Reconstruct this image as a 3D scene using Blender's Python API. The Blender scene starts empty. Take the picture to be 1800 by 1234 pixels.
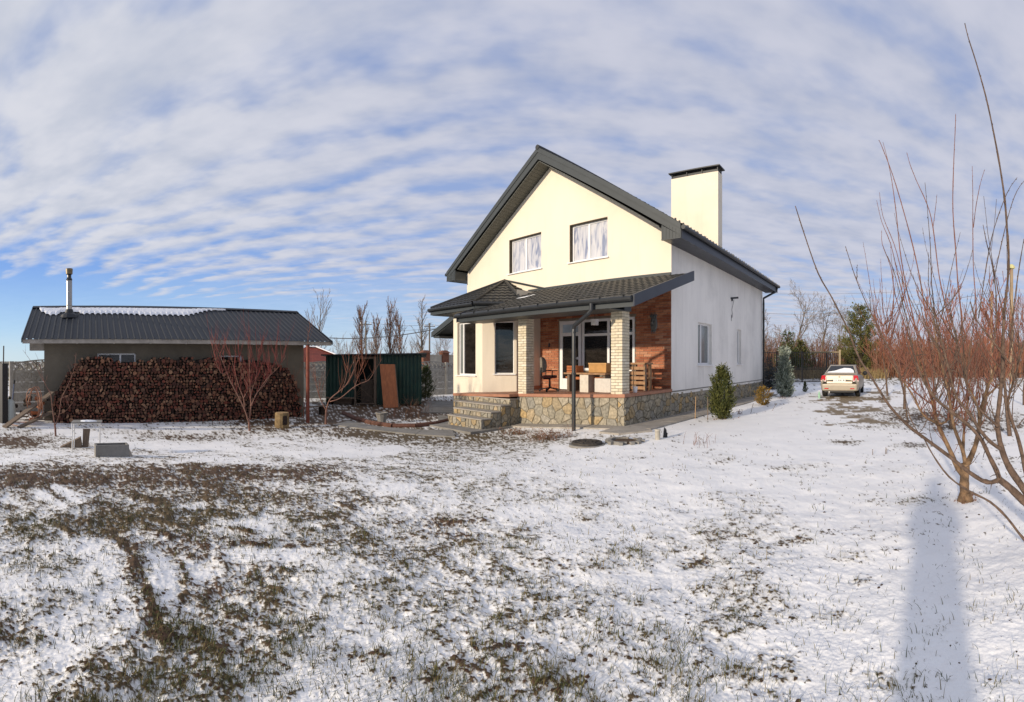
import bpy, bmesh, math, random
import numpy as np
from mathutils import Vector, Matrix
from math import sin, cos, tan, atan2, hypot, pi, radians

S = bpy.context.scene
C = S.collection
R = random.Random(7)

# ------------------------------------------------------------------ camera, sky, sun, exposure
EYE, F, HX, HY = 1.6, 820.0, 900.0, 635.0          # eye height; the photograph is a stitched sweep: a cylinder of radius F pixels
cd = bpy.data.cameras.new('camera')
cam = bpy.data.objects.new('camera', cd)
C.objects.link(cam)
cam.location = (0, 0, EYE)
cam.rotation_euler = (pi / 2, 0, 0)
cd.type = 'PANO'
cd.panorama_type = 'CENTRAL_CYLINDRICAL'
cd.central_cylindrical_range_u_min = -HX / F
cd.central_cylindrical_range_u_max = (1800 - HX) / F
cd.central_cylindrical_range_v_min = -(1234 - HY) / F
cd.central_cylindrical_range_v_max = HY / F
cd.central_cylindrical_radius = 1.0
cd.clip_start = 0.05
cd.clip_end = 9000
S.camera = cam

SUN_AZ, SUN_EL = radians(51.9), radians(14.3)       # heading the light travels, clockwise from +Y; height of the sun
sd = bpy.data.lights.new('sun', 'SUN')
sd.energy = 3.0
sd.angle = radians(1.8)
sd.color = (1.0, 0.85, 0.66)
so = bpy.data.objects.new('sun', sd)
C.objects.link(so)
so.rotation_euler = Vector((sin(SUN_AZ) * cos(SUN_EL), cos(SUN_AZ) * cos(SUN_EL), -sin(SUN_EL))).to_track_quat('-Z', 'Y').to_euler()
so.location = (-30, -30, 20)

S.view_settings.view_transform = 'Standard'
S.view_settings.look = 'None'
S.view_settings.exposure = 0.5
S.view_settings.gamma = 1.0
S.view_settings.use_curve_mapping = False


def build_world():
    w = bpy.data.worlds.new('World')
    S.world = w
    w.use_nodes = True
    nt = w.node_tree
    N, L = nt.nodes, nt.links
    N.clear()
    out = N.new('ShaderNodeOutputWorld')
    bg = N.new('ShaderNodeBackground')
    bg.inputs['Strength'].default_value = 0.1
    L.new(bg.outputs[0], out.inputs[0])
    sky = N.new('ShaderNodeTexSky')
    sky.sky_type = 'NISHITA'
    sky.sun_disc = False
    sky.sun_elevation = SUN_EL
    sky.sun_rotation = SUN_AZ + pi
    sky.air_density = 1.0
    sky.dust_density = 0.4
    sky.ozone_density = 1.4

    def math_(op, a, b=None, c=None):
        n = N.new('ShaderNodeMath')
        n.operation = op
        for i, v in enumerate((a, b, c)):
            if v is None:
                continue
            if isinstance(v, (int, float)):
                n.inputs[i].default_value = v
            else:
                L.new(v, n.inputs[i])
        return n.outputs[0]

    def ramp(v, lo, hi):
        n = N.new('ShaderNodeMapRange')
        n.interpolation_type = 'SMOOTHSTEP'
        L.new(v, n.inputs[0])
        n.inputs[1].default_value = lo
        n.inputs[2].default_value = hi
        return n.outputs[0]

    def noise(vec, scale, detail, rough, loc=(0, 0, 0), sc=(1, 1, 1), rot=0):
        m = N.new('ShaderNodeMapping')
        L.new(vec, m.inputs[0])
        m.inputs[1].default_value = loc
        m.inputs[2].default_value = (0, 0, rot)
        m.inputs[3].default_value = sc
        n = N.new('ShaderNodeTexNoise')
        L.new(m.outputs[0], n.inputs['Vector'])
        n.inputs['Scale'].default_value = scale
        n.inputs['Detail'].default_value = detail
        n.inputs['Roughness'].default_value = rough
        return n.outputs[0]

    tc = N.new('ShaderNodeTexCoord')
    sep = N.new('ShaderNodeSeparateXYZ')
    L.new(tc.outputs['Generated'], sep.inputs[0])
    dz = math_('MAXIMUM', math_('ADD', sep.outputs[2], 0.025), 0.03)   # a cloud sheet overhead, seen in perspective
    px = math_('DIVIDE', sep.outputs[0], dz)
    py = math_('DIVIDE', sep.outputs[1], dz)
    cmb = N.new('ShaderNodeCombineXYZ')
    L.new(px, cmb.inputs[0])
    L.new(py, cmb.inputs[1])
    P = cmb.outputs[0]
    big = noise(P, 0.30, 3, 0.55, loc=(3.1, 7.7, 0))
    warp = noise(P, 0.55, 3, 0.5, loc=(9.0, 1.0, 4))
    med = noise(P, 3.2, 3, 0.5, loc=(1.0, 5.0, 0), sc=(0.85, 1.1, 1), rot=0.12)
    fine = noise(P, 8.0, 3, 0.55, loc=(4.0, 2.0, 1), sc=(0.7, 1.2, 1), rot=0.1)
    # rolls across the view
    ph = math_('ADD', math_('MULTIPLY', py, 2 * pi / 0.40), math_('MULTIPLY', px, 1.3))
    ph = math_('ADD', ph, math_('MULTIPLY', warp, 17.0))
    ph = math_('ADD', ph, math_('MULTIPLY', med, 5.0))
    roll = math_('MULTIPLY_ADD', math_('SINE', ph), 0.5, 0.5)
    # gaps open towards the left (west), where the sheet ends before the horizon
    az = math_('ARCTAN2', sep.outputs[0], sep.outputs[1])
    left = ramp(math_('MULTIPLY', az, -1.0), -0.15, 1.05)
    el = math_('ARCSINE', sep.outputs[2])
    low = math_('SUBTRACT', 1.0, ramp(el, 0.10, 0.42))
    edge = math_('SUBTRACT', 1.0, ramp(math_('ADD', el, math_('MULTIPLY', math_('SUBTRACT', big, 0.5), 0.25)), 0.09, 0.20))
    rollw = math_('MULTIPLY_ADD', left, 0.18, 0.13)
    gap = math_('MULTIPLY', left, math_('MULTIPLY_ADD', low, 0.40, 0.0))
    clear = math_('MULTIPLY', math_('MULTIPLY', left, edge), 0.9)
    d = math_('MULTIPLY', roll, rollw)
    d = math_('ADD', d, math_('MULTIPLY', med, 0.75))
    d = math_('ADD', d, math_('MULTIPLY', big, 0.70))
    d = math_('ADD', d, math_('MULTIPLY', fine, 0.28))
    d = math_('SUBTRACT', d, math_('ADD', gap, clear))
    cov = ramp(d, 0.34, 1.06)
    cov = math_('MULTIPLY', cov, 0.96)
    cov = math_('MAXIMUM', cov, math_('MULTIPLY_ADD', left, -0.40, 0.50))
    bright = ramp(math_('ADD', math_('MULTIPLY', med, 0.75), math_('MULTIPLY', fine, 0.3)), 0.32, 0.72)
    ccol = N.new('ShaderNodeMix')
    ccol.data_type = 'RGBA'
    L.new(bright, ccol.inputs[0])
    ccol.inputs[6].default_value = (3.45, 3.7, 4.45, 1)
    ccol.inputs[7].default_value = (4.45, 4.55, 5.1, 1)
    lit = N.new('ShaderNodeMix')
    lit.data_type = 'RGBA'
    lit.blend_type = 'MULTIPLY'
    lit.inputs[0].default_value = 1.0
    L.new(ccol.outputs[2], lit.inputs[6])
    gl = N.new('ShaderNodeMix')
    gl.data_type = 'RGBA'
    L.new(left, gl.inputs[0])
    gl.inputs[6].default_value = (0.97, 0.97, 1.0, 1)
    gl.inputs[7].default_value = (1.14, 1.13, 1.09, 1)
    L.new(gl.outputs[2], lit.inputs[7])
    mx = N.new('ShaderNodeMix')
    mx.data_type = 'RGBA'
    L.new(cov, mx.inputs[0])
    grad = N.new('ShaderNodeValToRGB')                # clear air: pale at the horizon, blue above
    ge = grad.color_ramp.elements
    ge[0].position, ge[0].color = 0.0, (0.50, 0.68, 0.80, 1)
    ge[1].position, ge[1].color = 0.5, (0.10, 0.22, 0.56, 1)
    g2 = ge.new(0.07)
    g2.color = (0.33, 0.55, 0.82, 1)
    g3 = ge.new(0.2)
    g3.color = (0.13, 0.31, 0.75, 1)
    L.new(sep.outputs[2], grad.inputs[0])
    gs = N.new('ShaderNodeVectorMath')
    gs.operation = 'SCALE'
    L.new(grad.outputs[0], gs.inputs[0])
    gs.inputs['Scale'].default_value = 8.5
    blue = N.new('ShaderNodeMix')
    blue.data_type = 'RGBA'
    blue.inputs[0].default_value = 0.8
    L.new(sky.outputs[0], blue.inputs[6])
    L.new(gs.outputs[0], blue.inputs[7])
    L.new(blue.outputs[2], mx.inputs[6])
    L.new(lit.outputs[2], mx.inputs[7])
    L.new(mx.outputs[2], bg.inputs['Color'])


build_world()

# ------------------------------------------------------------------ helpers


def smooth(t):
    t = np.clip(t, 0, 1)
    return t * t * (3 - 2 * t)


def gz(x, y):
    """height of the yard: it falls a little towards the house's left end and the wood shed"""
    d = np.hypot(x, y)
    return -0.32 * smooth((3.0 - x) / 4.0) * smooth((d - 6.0) / 6.0) * smooth((y + 6) / 8)


def at(px, d, z=None, py=None):
    """the point at bearing px and distance d; z given, or from the height py"""
    a = (px - HX) / F
    if z is None:
        z = EYE + (HY - py) * d / F
    return Vector((sin(a) * d, cos(a) * d, z))


def on_ground(px, py):
    a = (px - HX) / F
    d = 10.0
    for _ in range(12):
        d = (EYE - float(gz(sin(a) * d, cos(a) * d))) * F / (py - HY)
    return Vector((sin(a) * d, cos(a) * d, float(gz(sin(a) * d, cos(a) * d))))


def ground_at(px, d):
    p = at(px, d, 0)
    p.z = float(gz(p.x, p.y))
    return p


def tag(o, label=None, cat=None, group=None, kind=None):
    if label:
        o['label'] = label
    if cat:
        o['category'] = cat
    if group:
        o['group'] = group
    if kind:
        o['kind'] = kind
    return o


def empty(name, loc=(0, 0, 0), rz=0.0, parent=None):
    o = bpy.data.objects.new(name, None)
    C.objects.link(o)
    o.location = loc
    o.rotation_euler = (0, 0, rz)
    o.empty_display_size = 0.2
    o.parent = parent
    return o


def link(name, me, parent=None, loc=(0, 0, 0), rot=(0, 0, 0)):
    o = bpy.data.objects.new(name, me)
    C.objects.link(o)
    o.parent = parent
    o.location = loc
    o.rotation_euler = rot
    return o


def copy_tree(o, parent=None):
    c = o.copy()
    C.objects.link(c)
    c.parent = parent
    for ch in list(o.children):
        copy_tree(ch, c)
    return c


class MB:
    """collects shapes and links them as ONE mesh object"""

    def __init__(self):
        self.v, self.f, self.m, self.t = [], [], [], []

    def add(self, vs, fs, mi=0, tone=None):
        n = len(self.v)
        self.v.extend([tuple(p) for p in vs])
        for f in fs:
            self.f.append(tuple(i + n for i in f))
            self.m.append(mi)
            self.t.append(0.5 if tone is None else tone)
        return self

    def box(self, a, b, mi=0, tone=None):
        x0, x1 = sorted((a[0], b[0]))
        y0, y1 = sorted((a[1], b[1]))
        z0, z1 = sorted((a[2], b[2]))
        v = [(x0, y0, z0), (x1, y0, z0), (x1, y1, z0), (x0, y1, z0), (x0, y0, z1), (x1, y0, z1), (x1, y1, z1), (x0, y1, z1)]
        return self.add(v, [(3, 2, 1, 0), (4, 5, 6, 7), (0, 1, 5, 4), (1, 2, 6, 5), (2, 3, 7, 6), (3, 0, 4, 7)], mi, tone)

    def hexa(self, low, high, mi=0, tone=None):
        """prism between two matching polygons"""
        n = len(low)
        fs = [tuple(range(n - 1, -1, -1)), tuple(range(n, 2 * n))]
        fs += [(i, (i + 1) % n, n + (i + 1) % n, n + i) for i in range(n)]
        return self.add(list(low) + list(high), fs, mi, tone)

    def bar(self, p, q, w, h, mi=0, up=(0, 0, 1), tone=None):
        p, q = Vector(p), Vector(q)
        d = (q - p).normalized()
        s = d.cross(Vector(up))
        if s.length < 1e-4:
            s = d.cross(Vector((0, 1, 0)))
        s.normalize()
        u = s.cross(d)
        c = [(-w / 2, -h / 2), (w / 2, -h / 2), (w / 2, h / 2), (-w / 2, h / 2)]
        return self.hexa([p + s * a + u * b for a, b in c], [q + s * a + u * b for a, b in c], mi, tone)

    def tube(self, pts, rad, n=6, mi=0, cap=True, tone=None):
        pts = [Vector(p) for p in pts]
        if isinstance(rad, (int, float)):
            rad = [rad] * len(pts)
        base = len(self.v)
        s = None
        for i, p in enumerate(pts):
            d = (pts[min(i + 1, len(pts) - 1)] - pts[max(i - 1, 0)])
            if d.length < 1e-9:
                d = Vector((0, 0, 1))
            d.normalize()
            if s is None:
                s = d.cross(Vector((0.31, 0.17, 0.93)))
                if s.length < 1e-3:
                    s = d.cross(Vector((1, 0, 0)))
            s = (s - d * s.dot(d)).normalized()
            u = d.cross(s)
            for k in range(n):
                a = 2 * pi * k / n
                self.v.append(tuple(p + (s * cos(a) + u * sin(a)) * rad[i]))
        for i in range(len(pts) - 1):
            for k in range(n):
                a, b = base + i * n + k, base + i * n + (k + 1) % n
                self.f.append((a, b, b + n, a + n))
                self.m.append(mi)
                self.t.append(0.5 if tone is None else tone)
        if cap:
            for f in (tuple(base + k for k in range(n - 1, -1, -1)), tuple(base + (len(pts) - 1) * n + k for k in range(n))):
                self.f.append(f)
                self.m.append(mi)
                self.t.append(0.5 if tone is None else tone)
        return self

    def disc(self, c, r, h, n=20, mi=0, r2=None, tone=None):
        c = Vector(c)
        r2 = r if r2 is None else r2
        lo = [c + Vector((cos(2 * pi * k / n) * r, sin(2 * pi * k / n) * r, 0)) for k in range(n)]
        hi = [c + Vector((cos(2 * pi * k / n) * r2, sin(2 * pi * k / n) * r2, h)) for k in range(n)]
        return self.hexa(lo, hi, mi, tone)

    def lathe(self, prof, n=16, mi=0, c=(0, 0, 0)):
        c = Vector(c)
        vs = [c + Vector((r * cos(2 * pi * k / n), r * sin(2 * pi * k / n), z)) for r, z in prof for k in range(n)]
        fs = [(i * n + k, i * n + (k + 1) % n, (i + 1) * n + (k + 1) % n, (i + 1) * n + k) for i in range(len(prof) - 1) for k in range(n)]
        return self.add(vs, fs, mi)

    def mesh(self, name, mats, smooth_=False, tones=False):
        me = bpy.data.meshes.new(name)
        me.from_pydata(self.v, [], self.f)
        if not isinstance(mats, (list, tuple)):
            mats = [mats]
        for m in mats:
            me.materials.append(m)
        if len(mats) > 1:
            me.polygons.foreach_set('material_index', self.m)
        if smooth_:
            me.polygons.foreach_set('use_smooth', [True] * len(self.f))
        if tones:
            a = me.attributes.new('tone', 'FLOAT', 'FACE')
            a.data.foreach_set('value', self.t)
        me.update()
        return me

    def build(self, name, mats, parent=None, smooth_=False, tones=False, loc=(0, 0, 0), rot=(0, 0, 0)):
        return link(name, self.mesh(name, mats, smooth_, tones), parent, loc, rot)


def bevel(o, w=0.01, seg=1):
    m = o.modifiers.new('bevel', 'BEVEL')
    m.width = w
    m.segments = seg
    m.limit_method = 'ANGLE'
    return o


# ---- value noise for the ground
def _hash(ix, iy, s):
    h = (ix.astype(np.int64) * 374761393 + iy.astype(np.int64) * 668265263 + s * 974634777) & 0x7FFFFFFF
    h = ((h ^ (h >> 13)) * 1274126177) & 0x7FFFFFFF
    return ((h ^ (h >> 16)) & 0xFFFF) / 65535.0


def vnoise(x, y, s=0):
    ix, iy = np.floor(x), np.floor(y)
    fx, fy = x - ix, y - iy
    fx, fy = fx * fx * (3 - 2 * fx), fy * fy * (3 - 2 * fy)
    a, b = _hash(ix, iy, s), _hash(ix + 1, iy, s)
    c, d = _hash(ix, iy + 1, s), _hash(ix + 1, iy + 1, s)
    return (a * (1 - fx) + b * fx) * (1 - fy) + (c * (1 - fx) + d * fx) * fy


def fbm(x, y, s=0, o=4, g=0.5):
    r, a, t = 0, 1.0, 0
    ca, sa = cos(0.6), sin(0.6)
    for k in range(o):
        r = r + a * vnoise(x, y, s + k * 17)
        t += a
        a *= g
        x, y = (x * ca - y * sa) * 2.03 + 5.1, (x * sa + y * ca) * 2.03 + 1.7
    return r / t


# ---- materials
def new_mat(name):
    m = bpy.data.materials.new(name)
    m.use_nodes = True
    nt = m.node_tree
    return m, nt, nt.nodes['Principled BSDF']


def mat(name, col, rough=0.7, var=0.15, scale=6.0, bump=0.0, bscale=40.0, metal=0.0, stretch=(1, 1, 1), spec=0.4, col2=None, detail=5, rand=0.0, coords='Object', edges=(0.3, 0.7)):
    """base colour with grain: noise mixes col towards col2 (or a darker tone of col); rand shifts it per object"""
    m, nt, b = new_mat(name)
    N, L = nt.nodes, nt.links
    tc = N.new('ShaderNodeTexCoord')
    mp = N.new('ShaderNodeMapping')
    mp.inputs[3].default_value = stretch
    L.new(tc.outputs[coords], mp.inputs[0])
    n = N.new('ShaderNodeTexNoise')
    n.inputs['Scale'].default_value = scale
    n.inputs['Detail'].default_value = detail
    n.inputs['Roughness'].default_value = 0.6
    L.new(mp.outputs[0], n.inputs['Vector'])
    rp = N.new('ShaderNodeMapRange')
    rp.inputs[1].default_value, rp.inputs[2].default_value = edges
    L.new(n.outputs[0], rp.inputs[0])
    mx = N.new('ShaderNodeMix')
    mx.data_type = 'RGBA'
    L.new(rp.outputs[0], mx.inputs[0])
    if col2 is None:
        col2 = tuple(c * (1 - var) for c in col)
        col = tuple(min(1, c * (1 + var * 0.6)) for c in col)
    mx.inputs[6].default_value = (*col2, 1)
    mx.inputs[7].default_value = (*col, 1)
    src = mx.outputs[2]
    if rand:
        oi = N.new('ShaderNodeObjectInfo')
        hs = N.new('ShaderNodeHueSaturation')
        mr = N.new('ShaderNodeMapRange')
        mr.inputs[3].default_value = 1 - rand
        mr.inputs[4].default_value = 1 + rand
        L.new(oi.outputs['Random'], mr.inputs[0])
        L.new(mr.outputs[0], hs.inputs['Value'])
        L.new(src, hs.inputs['Color'])
        src = hs.outputs[0]
    L.new(src, b.inputs['Base Color'])
    b.inputs['Roughness'].default_value = rough
    b.inputs['Metallic'].default_value = metal
    b.inputs['Specular IOR Level'].default_value = spec
    if bump:
        n2 = N.new('ShaderNodeTexNoise')
        n2.inputs['Scale'].default_value = bscale
        n2.inputs['Detail'].default_value = 4
        L.new(mp.outputs[0], n2.inputs['Vector'])
        bp = N.new('ShaderNodeBump')
        bp.inputs['Strength'].default_value = bump
        bp.inputs['Distance'].default_value = 0.02
        L.new(n2.outputs[0], bp.inputs['Height'])
        L.new(bp.outputs[0], b.inputs['Normal'])
    return m


def palette_mat(name, cols, rough=0.85, source='random', grain=25.0, gamt=0.3, bump=0.3):
    """colour picked from a palette: per object (Object Info) or per face (attribute tone)"""
    m, nt, b = new_mat(name)
    N, L = nt.nodes, nt.links
    if source == 'random':
        oi = N.new('ShaderNodeObjectInfo')
        val = oi.outputs['Random']
    else:
        at_ = N.new('ShaderNodeAttribute')
        at_.attribute_name = 'tone'
        val = at_.outputs['Fac']
    cr = N.new('ShaderNodeValToRGB')
    cr.color_ramp.interpolation = 'LINEAR'
    els = cr.color_ramp.elements
    while len(els) < len(cols):
        els.new(0.5)
    for i, c in enumerate(cols):
        els[i].position = i / (len(cols) - 1)
        els[i].color = (*c, 1)
    L.new(val, cr.inputs[0])
    tc = N.new('ShaderNodeTexCoord')
    n = N.new('ShaderNodeTexNoise')
    n.inputs['Scale'].default_value = grain
    n.inputs['Detail'].default_value = 5
    L.new(tc.outputs['Object'], n.inputs['Vector'])
    mr = N.new('ShaderNodeMapRange')
    mr.inputs[1].default_value, mr.inputs[2].default_value = 0.3, 0.7
    mr.inputs[3].default_value, mr.inputs[4].default_value = 1 - gamt, 1 + gamt
    L.new(n.outputs[0], mr.inputs[0])
    hs = N.new('ShaderNodeHueSaturation')
    L.new(cr.outputs[0], hs.inputs['Color'])
    L.new(mr.outputs[0], hs.inputs['Value'])
    L.new(hs.outputs[0], b.inputs['Base Color'])
    b.inputs['Roughness'].default_value = rough
    b.inputs['Specular IOR Level'].default_value = 0.25
    if bump:
        bp = N.new('ShaderNodeBump')
        bp.inputs['Strength'].default_value = bump
        bp.inputs['Distance'].default_value = 0.01
        L.new(n.outputs[0], bp.inputs['Height'])
        L.new(bp.outputs[0], b.inputs['Normal'])
    return m


M = {}
M['plaster'] = mat('plaster', (0.77, 0.695, 0.57), 0.9, col2=(0.71, 0.64, 0.52), scale=0.9, bump=0.15, bscale=60, detail=8, edges=(0.25, 0.6), stretch=(1, 1, 0.35))
M['plaster_shade_lift'] = mat('plaster_shade_lift', (0.87, 0.84, 0.79), 0.9, col2=(0.74, 0.715, 0.675), scale=1.3, bump=0.2, bscale=60, detail=8, edges=(0.25, 0.62), stretch=(1, 1, 0.3))  # same plaster as the front, whitened to brighten the shaded walls
M['roof'] = mat('roof_tile_metal', (0.020, 0.021, 0.021), 0.5, 0.35, 2.0, bump=0.1, spec=0.5)
M['trim'] = mat('grey_trim', (0.042, 0.049, 0.052), 0.5, 0.12, 3.0, spec=0.4)
def stain(m, col, amt, scale=(5.0, 5.0, .35), lo=.56, hi=.75):
    """rain streaks and blotches laid over a material's base colour"""
    nt = m.node_tree
    N, L = nt.nodes, nt.links
    b = N['Principled BSDF']
    src = b.inputs['Base Color'].links[0].from_socket
    tc = N.new('ShaderNodeTexCoord')
    f = None
    for sc_, l, h in ((scale, lo, hi), ((.55, .55, .7), .5, .75)):
        mp = N.new('ShaderNodeMapping')
        mp.inputs[3].default_value = sc_
        L.new(tc.outputs['Object'], mp.inputs[0])
        n = N.new('ShaderNodeTexNoise')
        n.inputs['Scale'].default_value = 1.0
        n.inputs['Detail'].default_value = 6
        n.inputs['Roughness'].default_value = .65
        L.new(mp.outputs[0], n.inputs['Vector'])
        r = N.new('ShaderNodeMapRange')
        r.inputs[1].default_value, r.inputs[2].default_value = l, h
        r.inputs[4].default_value = amt
        L.new(n.outputs[0], r.inputs[0])
        mx = N.new('ShaderNodeMix')
        mx.data_type = 'RGBA'
        L.new(r.outputs[0], mx.inputs[0])
        L.new(src, mx.inputs[6])
        mx.inputs[7].default_value = (*col, 1)
        src = mx.outputs[2]
    L.new(src, b.inputs['Base Color'])


stain(M['plaster'], (0.52, 0.46, 0.37), .22)
stain(M['plaster_shade_lift'], (0.46, 0.44, 0.41), .34)
M['soffit'] = mat('soffit_board', (0.085, 0.088, 0.078), 0.5, 0.14, 3.0)
M['dark_metal'] = mat('dark_metal', (0.022, 0.024, 0.026), 0.35, 0.2, 5.0, spec=0.5)
M['verge'] = mat('verge_metal', (0.035, 0.04, 0.052), 0.4, 0.15, 3.0)
M['pvc'] = mat('white_pvc', (0.80, 0.80, 0.80), 0.35, 0.04, 3.0)
M['glass'] = mat('dark_glass', (0.022, 0.019, 0.017), 0.03, 0.7, 2.2, spec=0.6, bump=0.10, bscale=2.2, stretch=(1, 1, 2.5))
M['mortar'] = mat('mortar', (0.235, 0.21, 0.165), 0.95, 0.2, 12, bump=0.3)
M['mortar_dark'] = mat('mortar_dark', (0.20, 0.17, 0.13), 0.95, 0.2, 12, bump=0.3)
M['concrete'] = mat('concrete', (0.34, 0.31, 0.27), 0.9, 0.25, 3.0, bump=0.3, detail=8)
M['concrete_grey'] = mat('concrete_grey', (0.235, 0.222, 0.20), 0.9, 0.3, 2.5, bump=0.4, detail=8)
M['terrazzo'] = mat('terracotta_tile', (0.36, 0.17, 0.105), 0.6, 0.2, 5)
M['red_brick'] = palette_mat('red_brick', [(0.25, 0.080, 0.042), (0.35, 0.125, 0.062), (0.44, 0.19, 0.10), (0.31, 0.102, 0.052), (0.47, 0.24, 0.145)], grain=30)
M['red_brick_far'] = palette_mat('red_brick_joined', [(0.25, 0.080, 0.042), (0.35, 0.125, 0.062), (0.44, 0.19, 0.10), (0.31, 0.102, 0.052), (0.47, 0.24, 0.145)], grain=30, source='tone')
M['cream_brick'] = palette_mat('cream_brick', [(0.60, 0.53, 0.38), (0.67, 0.60, 0.46), (0.54, 0.47, 0.34), (0.70, 0.64, 0.51)], grain=30, gamt=0.12)
STONE = [(0.25, 0.225, 0.17), (0.33, 0.29, 0.22), (0.20, 0.19, 0.16), (0.35, 0.295, 0.205), (0.28, 0.26, 0.21), (0.23, 0.205, 0.155), (0.40, 0.285, 0.14), (0.31, 0.285, 0.235), (0.215, 0.205, 0.175)]
M['stone'] = palette_mat('rubble_stone', STONE, grain=14, gamt=0.35, bump=0.5)
M['stone_far'] = palette_mat('rubble_stone_joined', STONE, grain=14, gamt=0.35, bump=0.5, source='tone')
M['snow'] = mat('snow', (0.86, 0.87, 0.89), 0.6, 0.05, 8, bump=0.25, bscale=60)
M['wood'] = mat('pale_wood', (0.42, 0.27, 0.14), 0.75, 0.3, 6, stretch=(1, 1, 6))
M['wood_red'] = mat('orange_board', (0.42, 0.14, 0.05), 0.6, 0.25, 4, stretch=(3, 3, 0.5))
M['wood_old'] = mat('weathered_wood', (0.17, 0.125, 0.09), 0.85, 0.35, 6, stretch=(6, 1, 1))
M['wood_pallet'] = mat('pallet_wood', (0.33, 0.19, 0.10), 0.8, 0.35, 8)
M['black_plastic'] = mat('black_plastic', (0.018, 0.018, 0.02), 0.5, 0.2, 5)
M['bark_red'] = mat('red_bark', (0.185, 0.075, 0.048), 0.7, 0.3, 12, coords='Object')
M['bark_brown'] = mat('brown_bark', (0.125, 0.083, 0.060), 0.9, 0.55, 22, bump=0.8, bscale=60)
M['bark_ochre'] = mat('ochre_bark', (0.20, 0.125, 0.070), 0.9, 0.55, 16, bump=0.9, bscale=45)
M['bark_grey'] = mat('grey_bark', (0.17, 0.145, 0.12), 0.9, 0.3, 6)
M['twig_grey'] = mat('grey_twig', (0.215, 0.175, 0.145), 0.9, 0.25, 2)
M['twig_red'] = mat('red_twig', (0.235, 0.088, 0.052), 0.8, 0.3, 3)
M['twig_brown'] = mat('brown_twig', (0.20, 0.115, 0.075), 0.9, 0.3, 1.0)
M['steel'] = mat('stainless_steel', (0.34, 0.33, 0.31), 0.3, 0.1, 5, metal=1.0)
M['white_paint'] = mat('white_paint', (0.74, 0.73, 0.71), 0.45, 0.12, 8)

# ------------------------------------------------------------------ the ground: one sheet from under the camera to the horizon
# patches of bare soil and litter in the thin snow: (bearing px, height px, half width, half height, amount, tint 0 soil .. 1 olive litter)
PATCH = [(60, 838, 150, 24, .8, .15), (210, 842, 130, 20, .62, .2), (330, 838, 80, 22, .66, .2), (450, 832, 90, 16, .62, .1), (555, 832, 60, 12, .7, .1),
         (30, 775, 45, 12, .95, .1), (330, 768, 90, 5, .55, .1), (270, 800, 60, 8, .35, .5), (320, 900, 110, 22, .62, .9), (250, 880, 160, 30, .42, .3),
         (430, 880, 120, 22, .5, .5), (180, 920, 60, 18, .5, .6), (520, 905, 60, 20, .35, .6), (330, 960, 130, 34, .32, .15), (440, 1000, 70, 28, .30, .3),
         (230, 1015, 22, 36, .4, .05), (255, 1080, 26, 20, .55, .03), (280, 1120, 36, 11, .6, .05), (370, 1030, 26, 20, .45, .05), (350, 1085, 60, 10, .2, .3),
         (15, 1115, 40, 34, .85, .35), (400, 1138, 48, 8, .7, .2), (285, 1175, 28, 12, .5, .8), (500, 1010, 34, 16, .6, .7), (440, 955, 60, 10, .5, .1),
         (180, 1100, 26, 12, .4, .4), (60, 920, 40, 16, .5, .9), (70, 985, 70, 20, .35, .9), (100, 1060, 60, 14, .3, .8), (545, 822, 40, 6, .35, 0),
         (720, 762, 90, 12, .72, .75), (810, 775, 110, 15, .66, .62), (640, 760, 80, 8, .8, .4), (880, 790, 70, 14, .35, .9), (760, 800, 110, 12, .35, .8), (700, 830, 110, 18, .28, .7),
         (600, 745, 60, 8, .5, .4), (480, 752, 70, 8, .6, .2), (560, 790, 120, 10, .0, .2),
         (780, 918, 60, 9, .62, 0), (815, 938, 60, 6, .62, 0), (860, 945, 90, 7, .25, .6), (840, 860, 90, 20, .22, .8), (620, 880, 50, 14, .4, .2),
         (650, 1150, 44, 12, .55, .1), (900, 1140, 55, 10, .5, .25), (820, 1190, 70, 22, .45, .15), (750, 1195, 60, 16, .3, .1), (980, 1205, 30, 12, .55, .1),
         (1010, 990, 40, 8, .4, .1), (1070, 985, 60, 22, .22, .6), (1020, 1060, 120, 40, .16, .8), (940, 1080, 80, 30, .16, .8), (620, 1060, 60, 60, .18, .9), (690, 1010, 100, 40, .14, .9),
         (1225, 986, 26, 9, .6, .3), (1270, 940, 50, 8, .25, .2), (1400, 946, 22, 4, .55, .2), (1320, 1070, 60, 34, .3, .8), (1260, 1120, 50, 40, .22, .7), (1350, 1180, 60, 40, .28, .6),
         (1460, 1080, 40, 10, .25, .3), (1560, 1195, 60, 20, .3, .6), (1500, 980, 40, 10, .2, .7), (1510, 1020, 22, 6, .4, .4), (1590, 880, 60, 12, .12, .9),
         (1490, 778, 22, 3, .6, .5), (1605, 783, 26, 3.5, .65, .3), (1600, 735, 50, 10, .45, .3), (1700, 742, 110, 12, .55, .25), (1650, 728, 90, 6, .5, .2),
         (660, 720, 110, 12, .85, .15), (600, 733, 60, 9, .7, .2), (740, 732, 60, 9, .75, .2), (690, 706, 130, 6, .7, .2), (560, 725, 50, 8, .7, .1), (770, 715, 40, 10, .5, .3), (480, 742, 130, 5, .6, .1), (700, 740, 60, 5, .4, .2), (960, 770, 50, 7, .5, .5), (900, 762, 26, 5, .5, .5), (1050, 768, 90, 4, .25, .3)]
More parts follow.
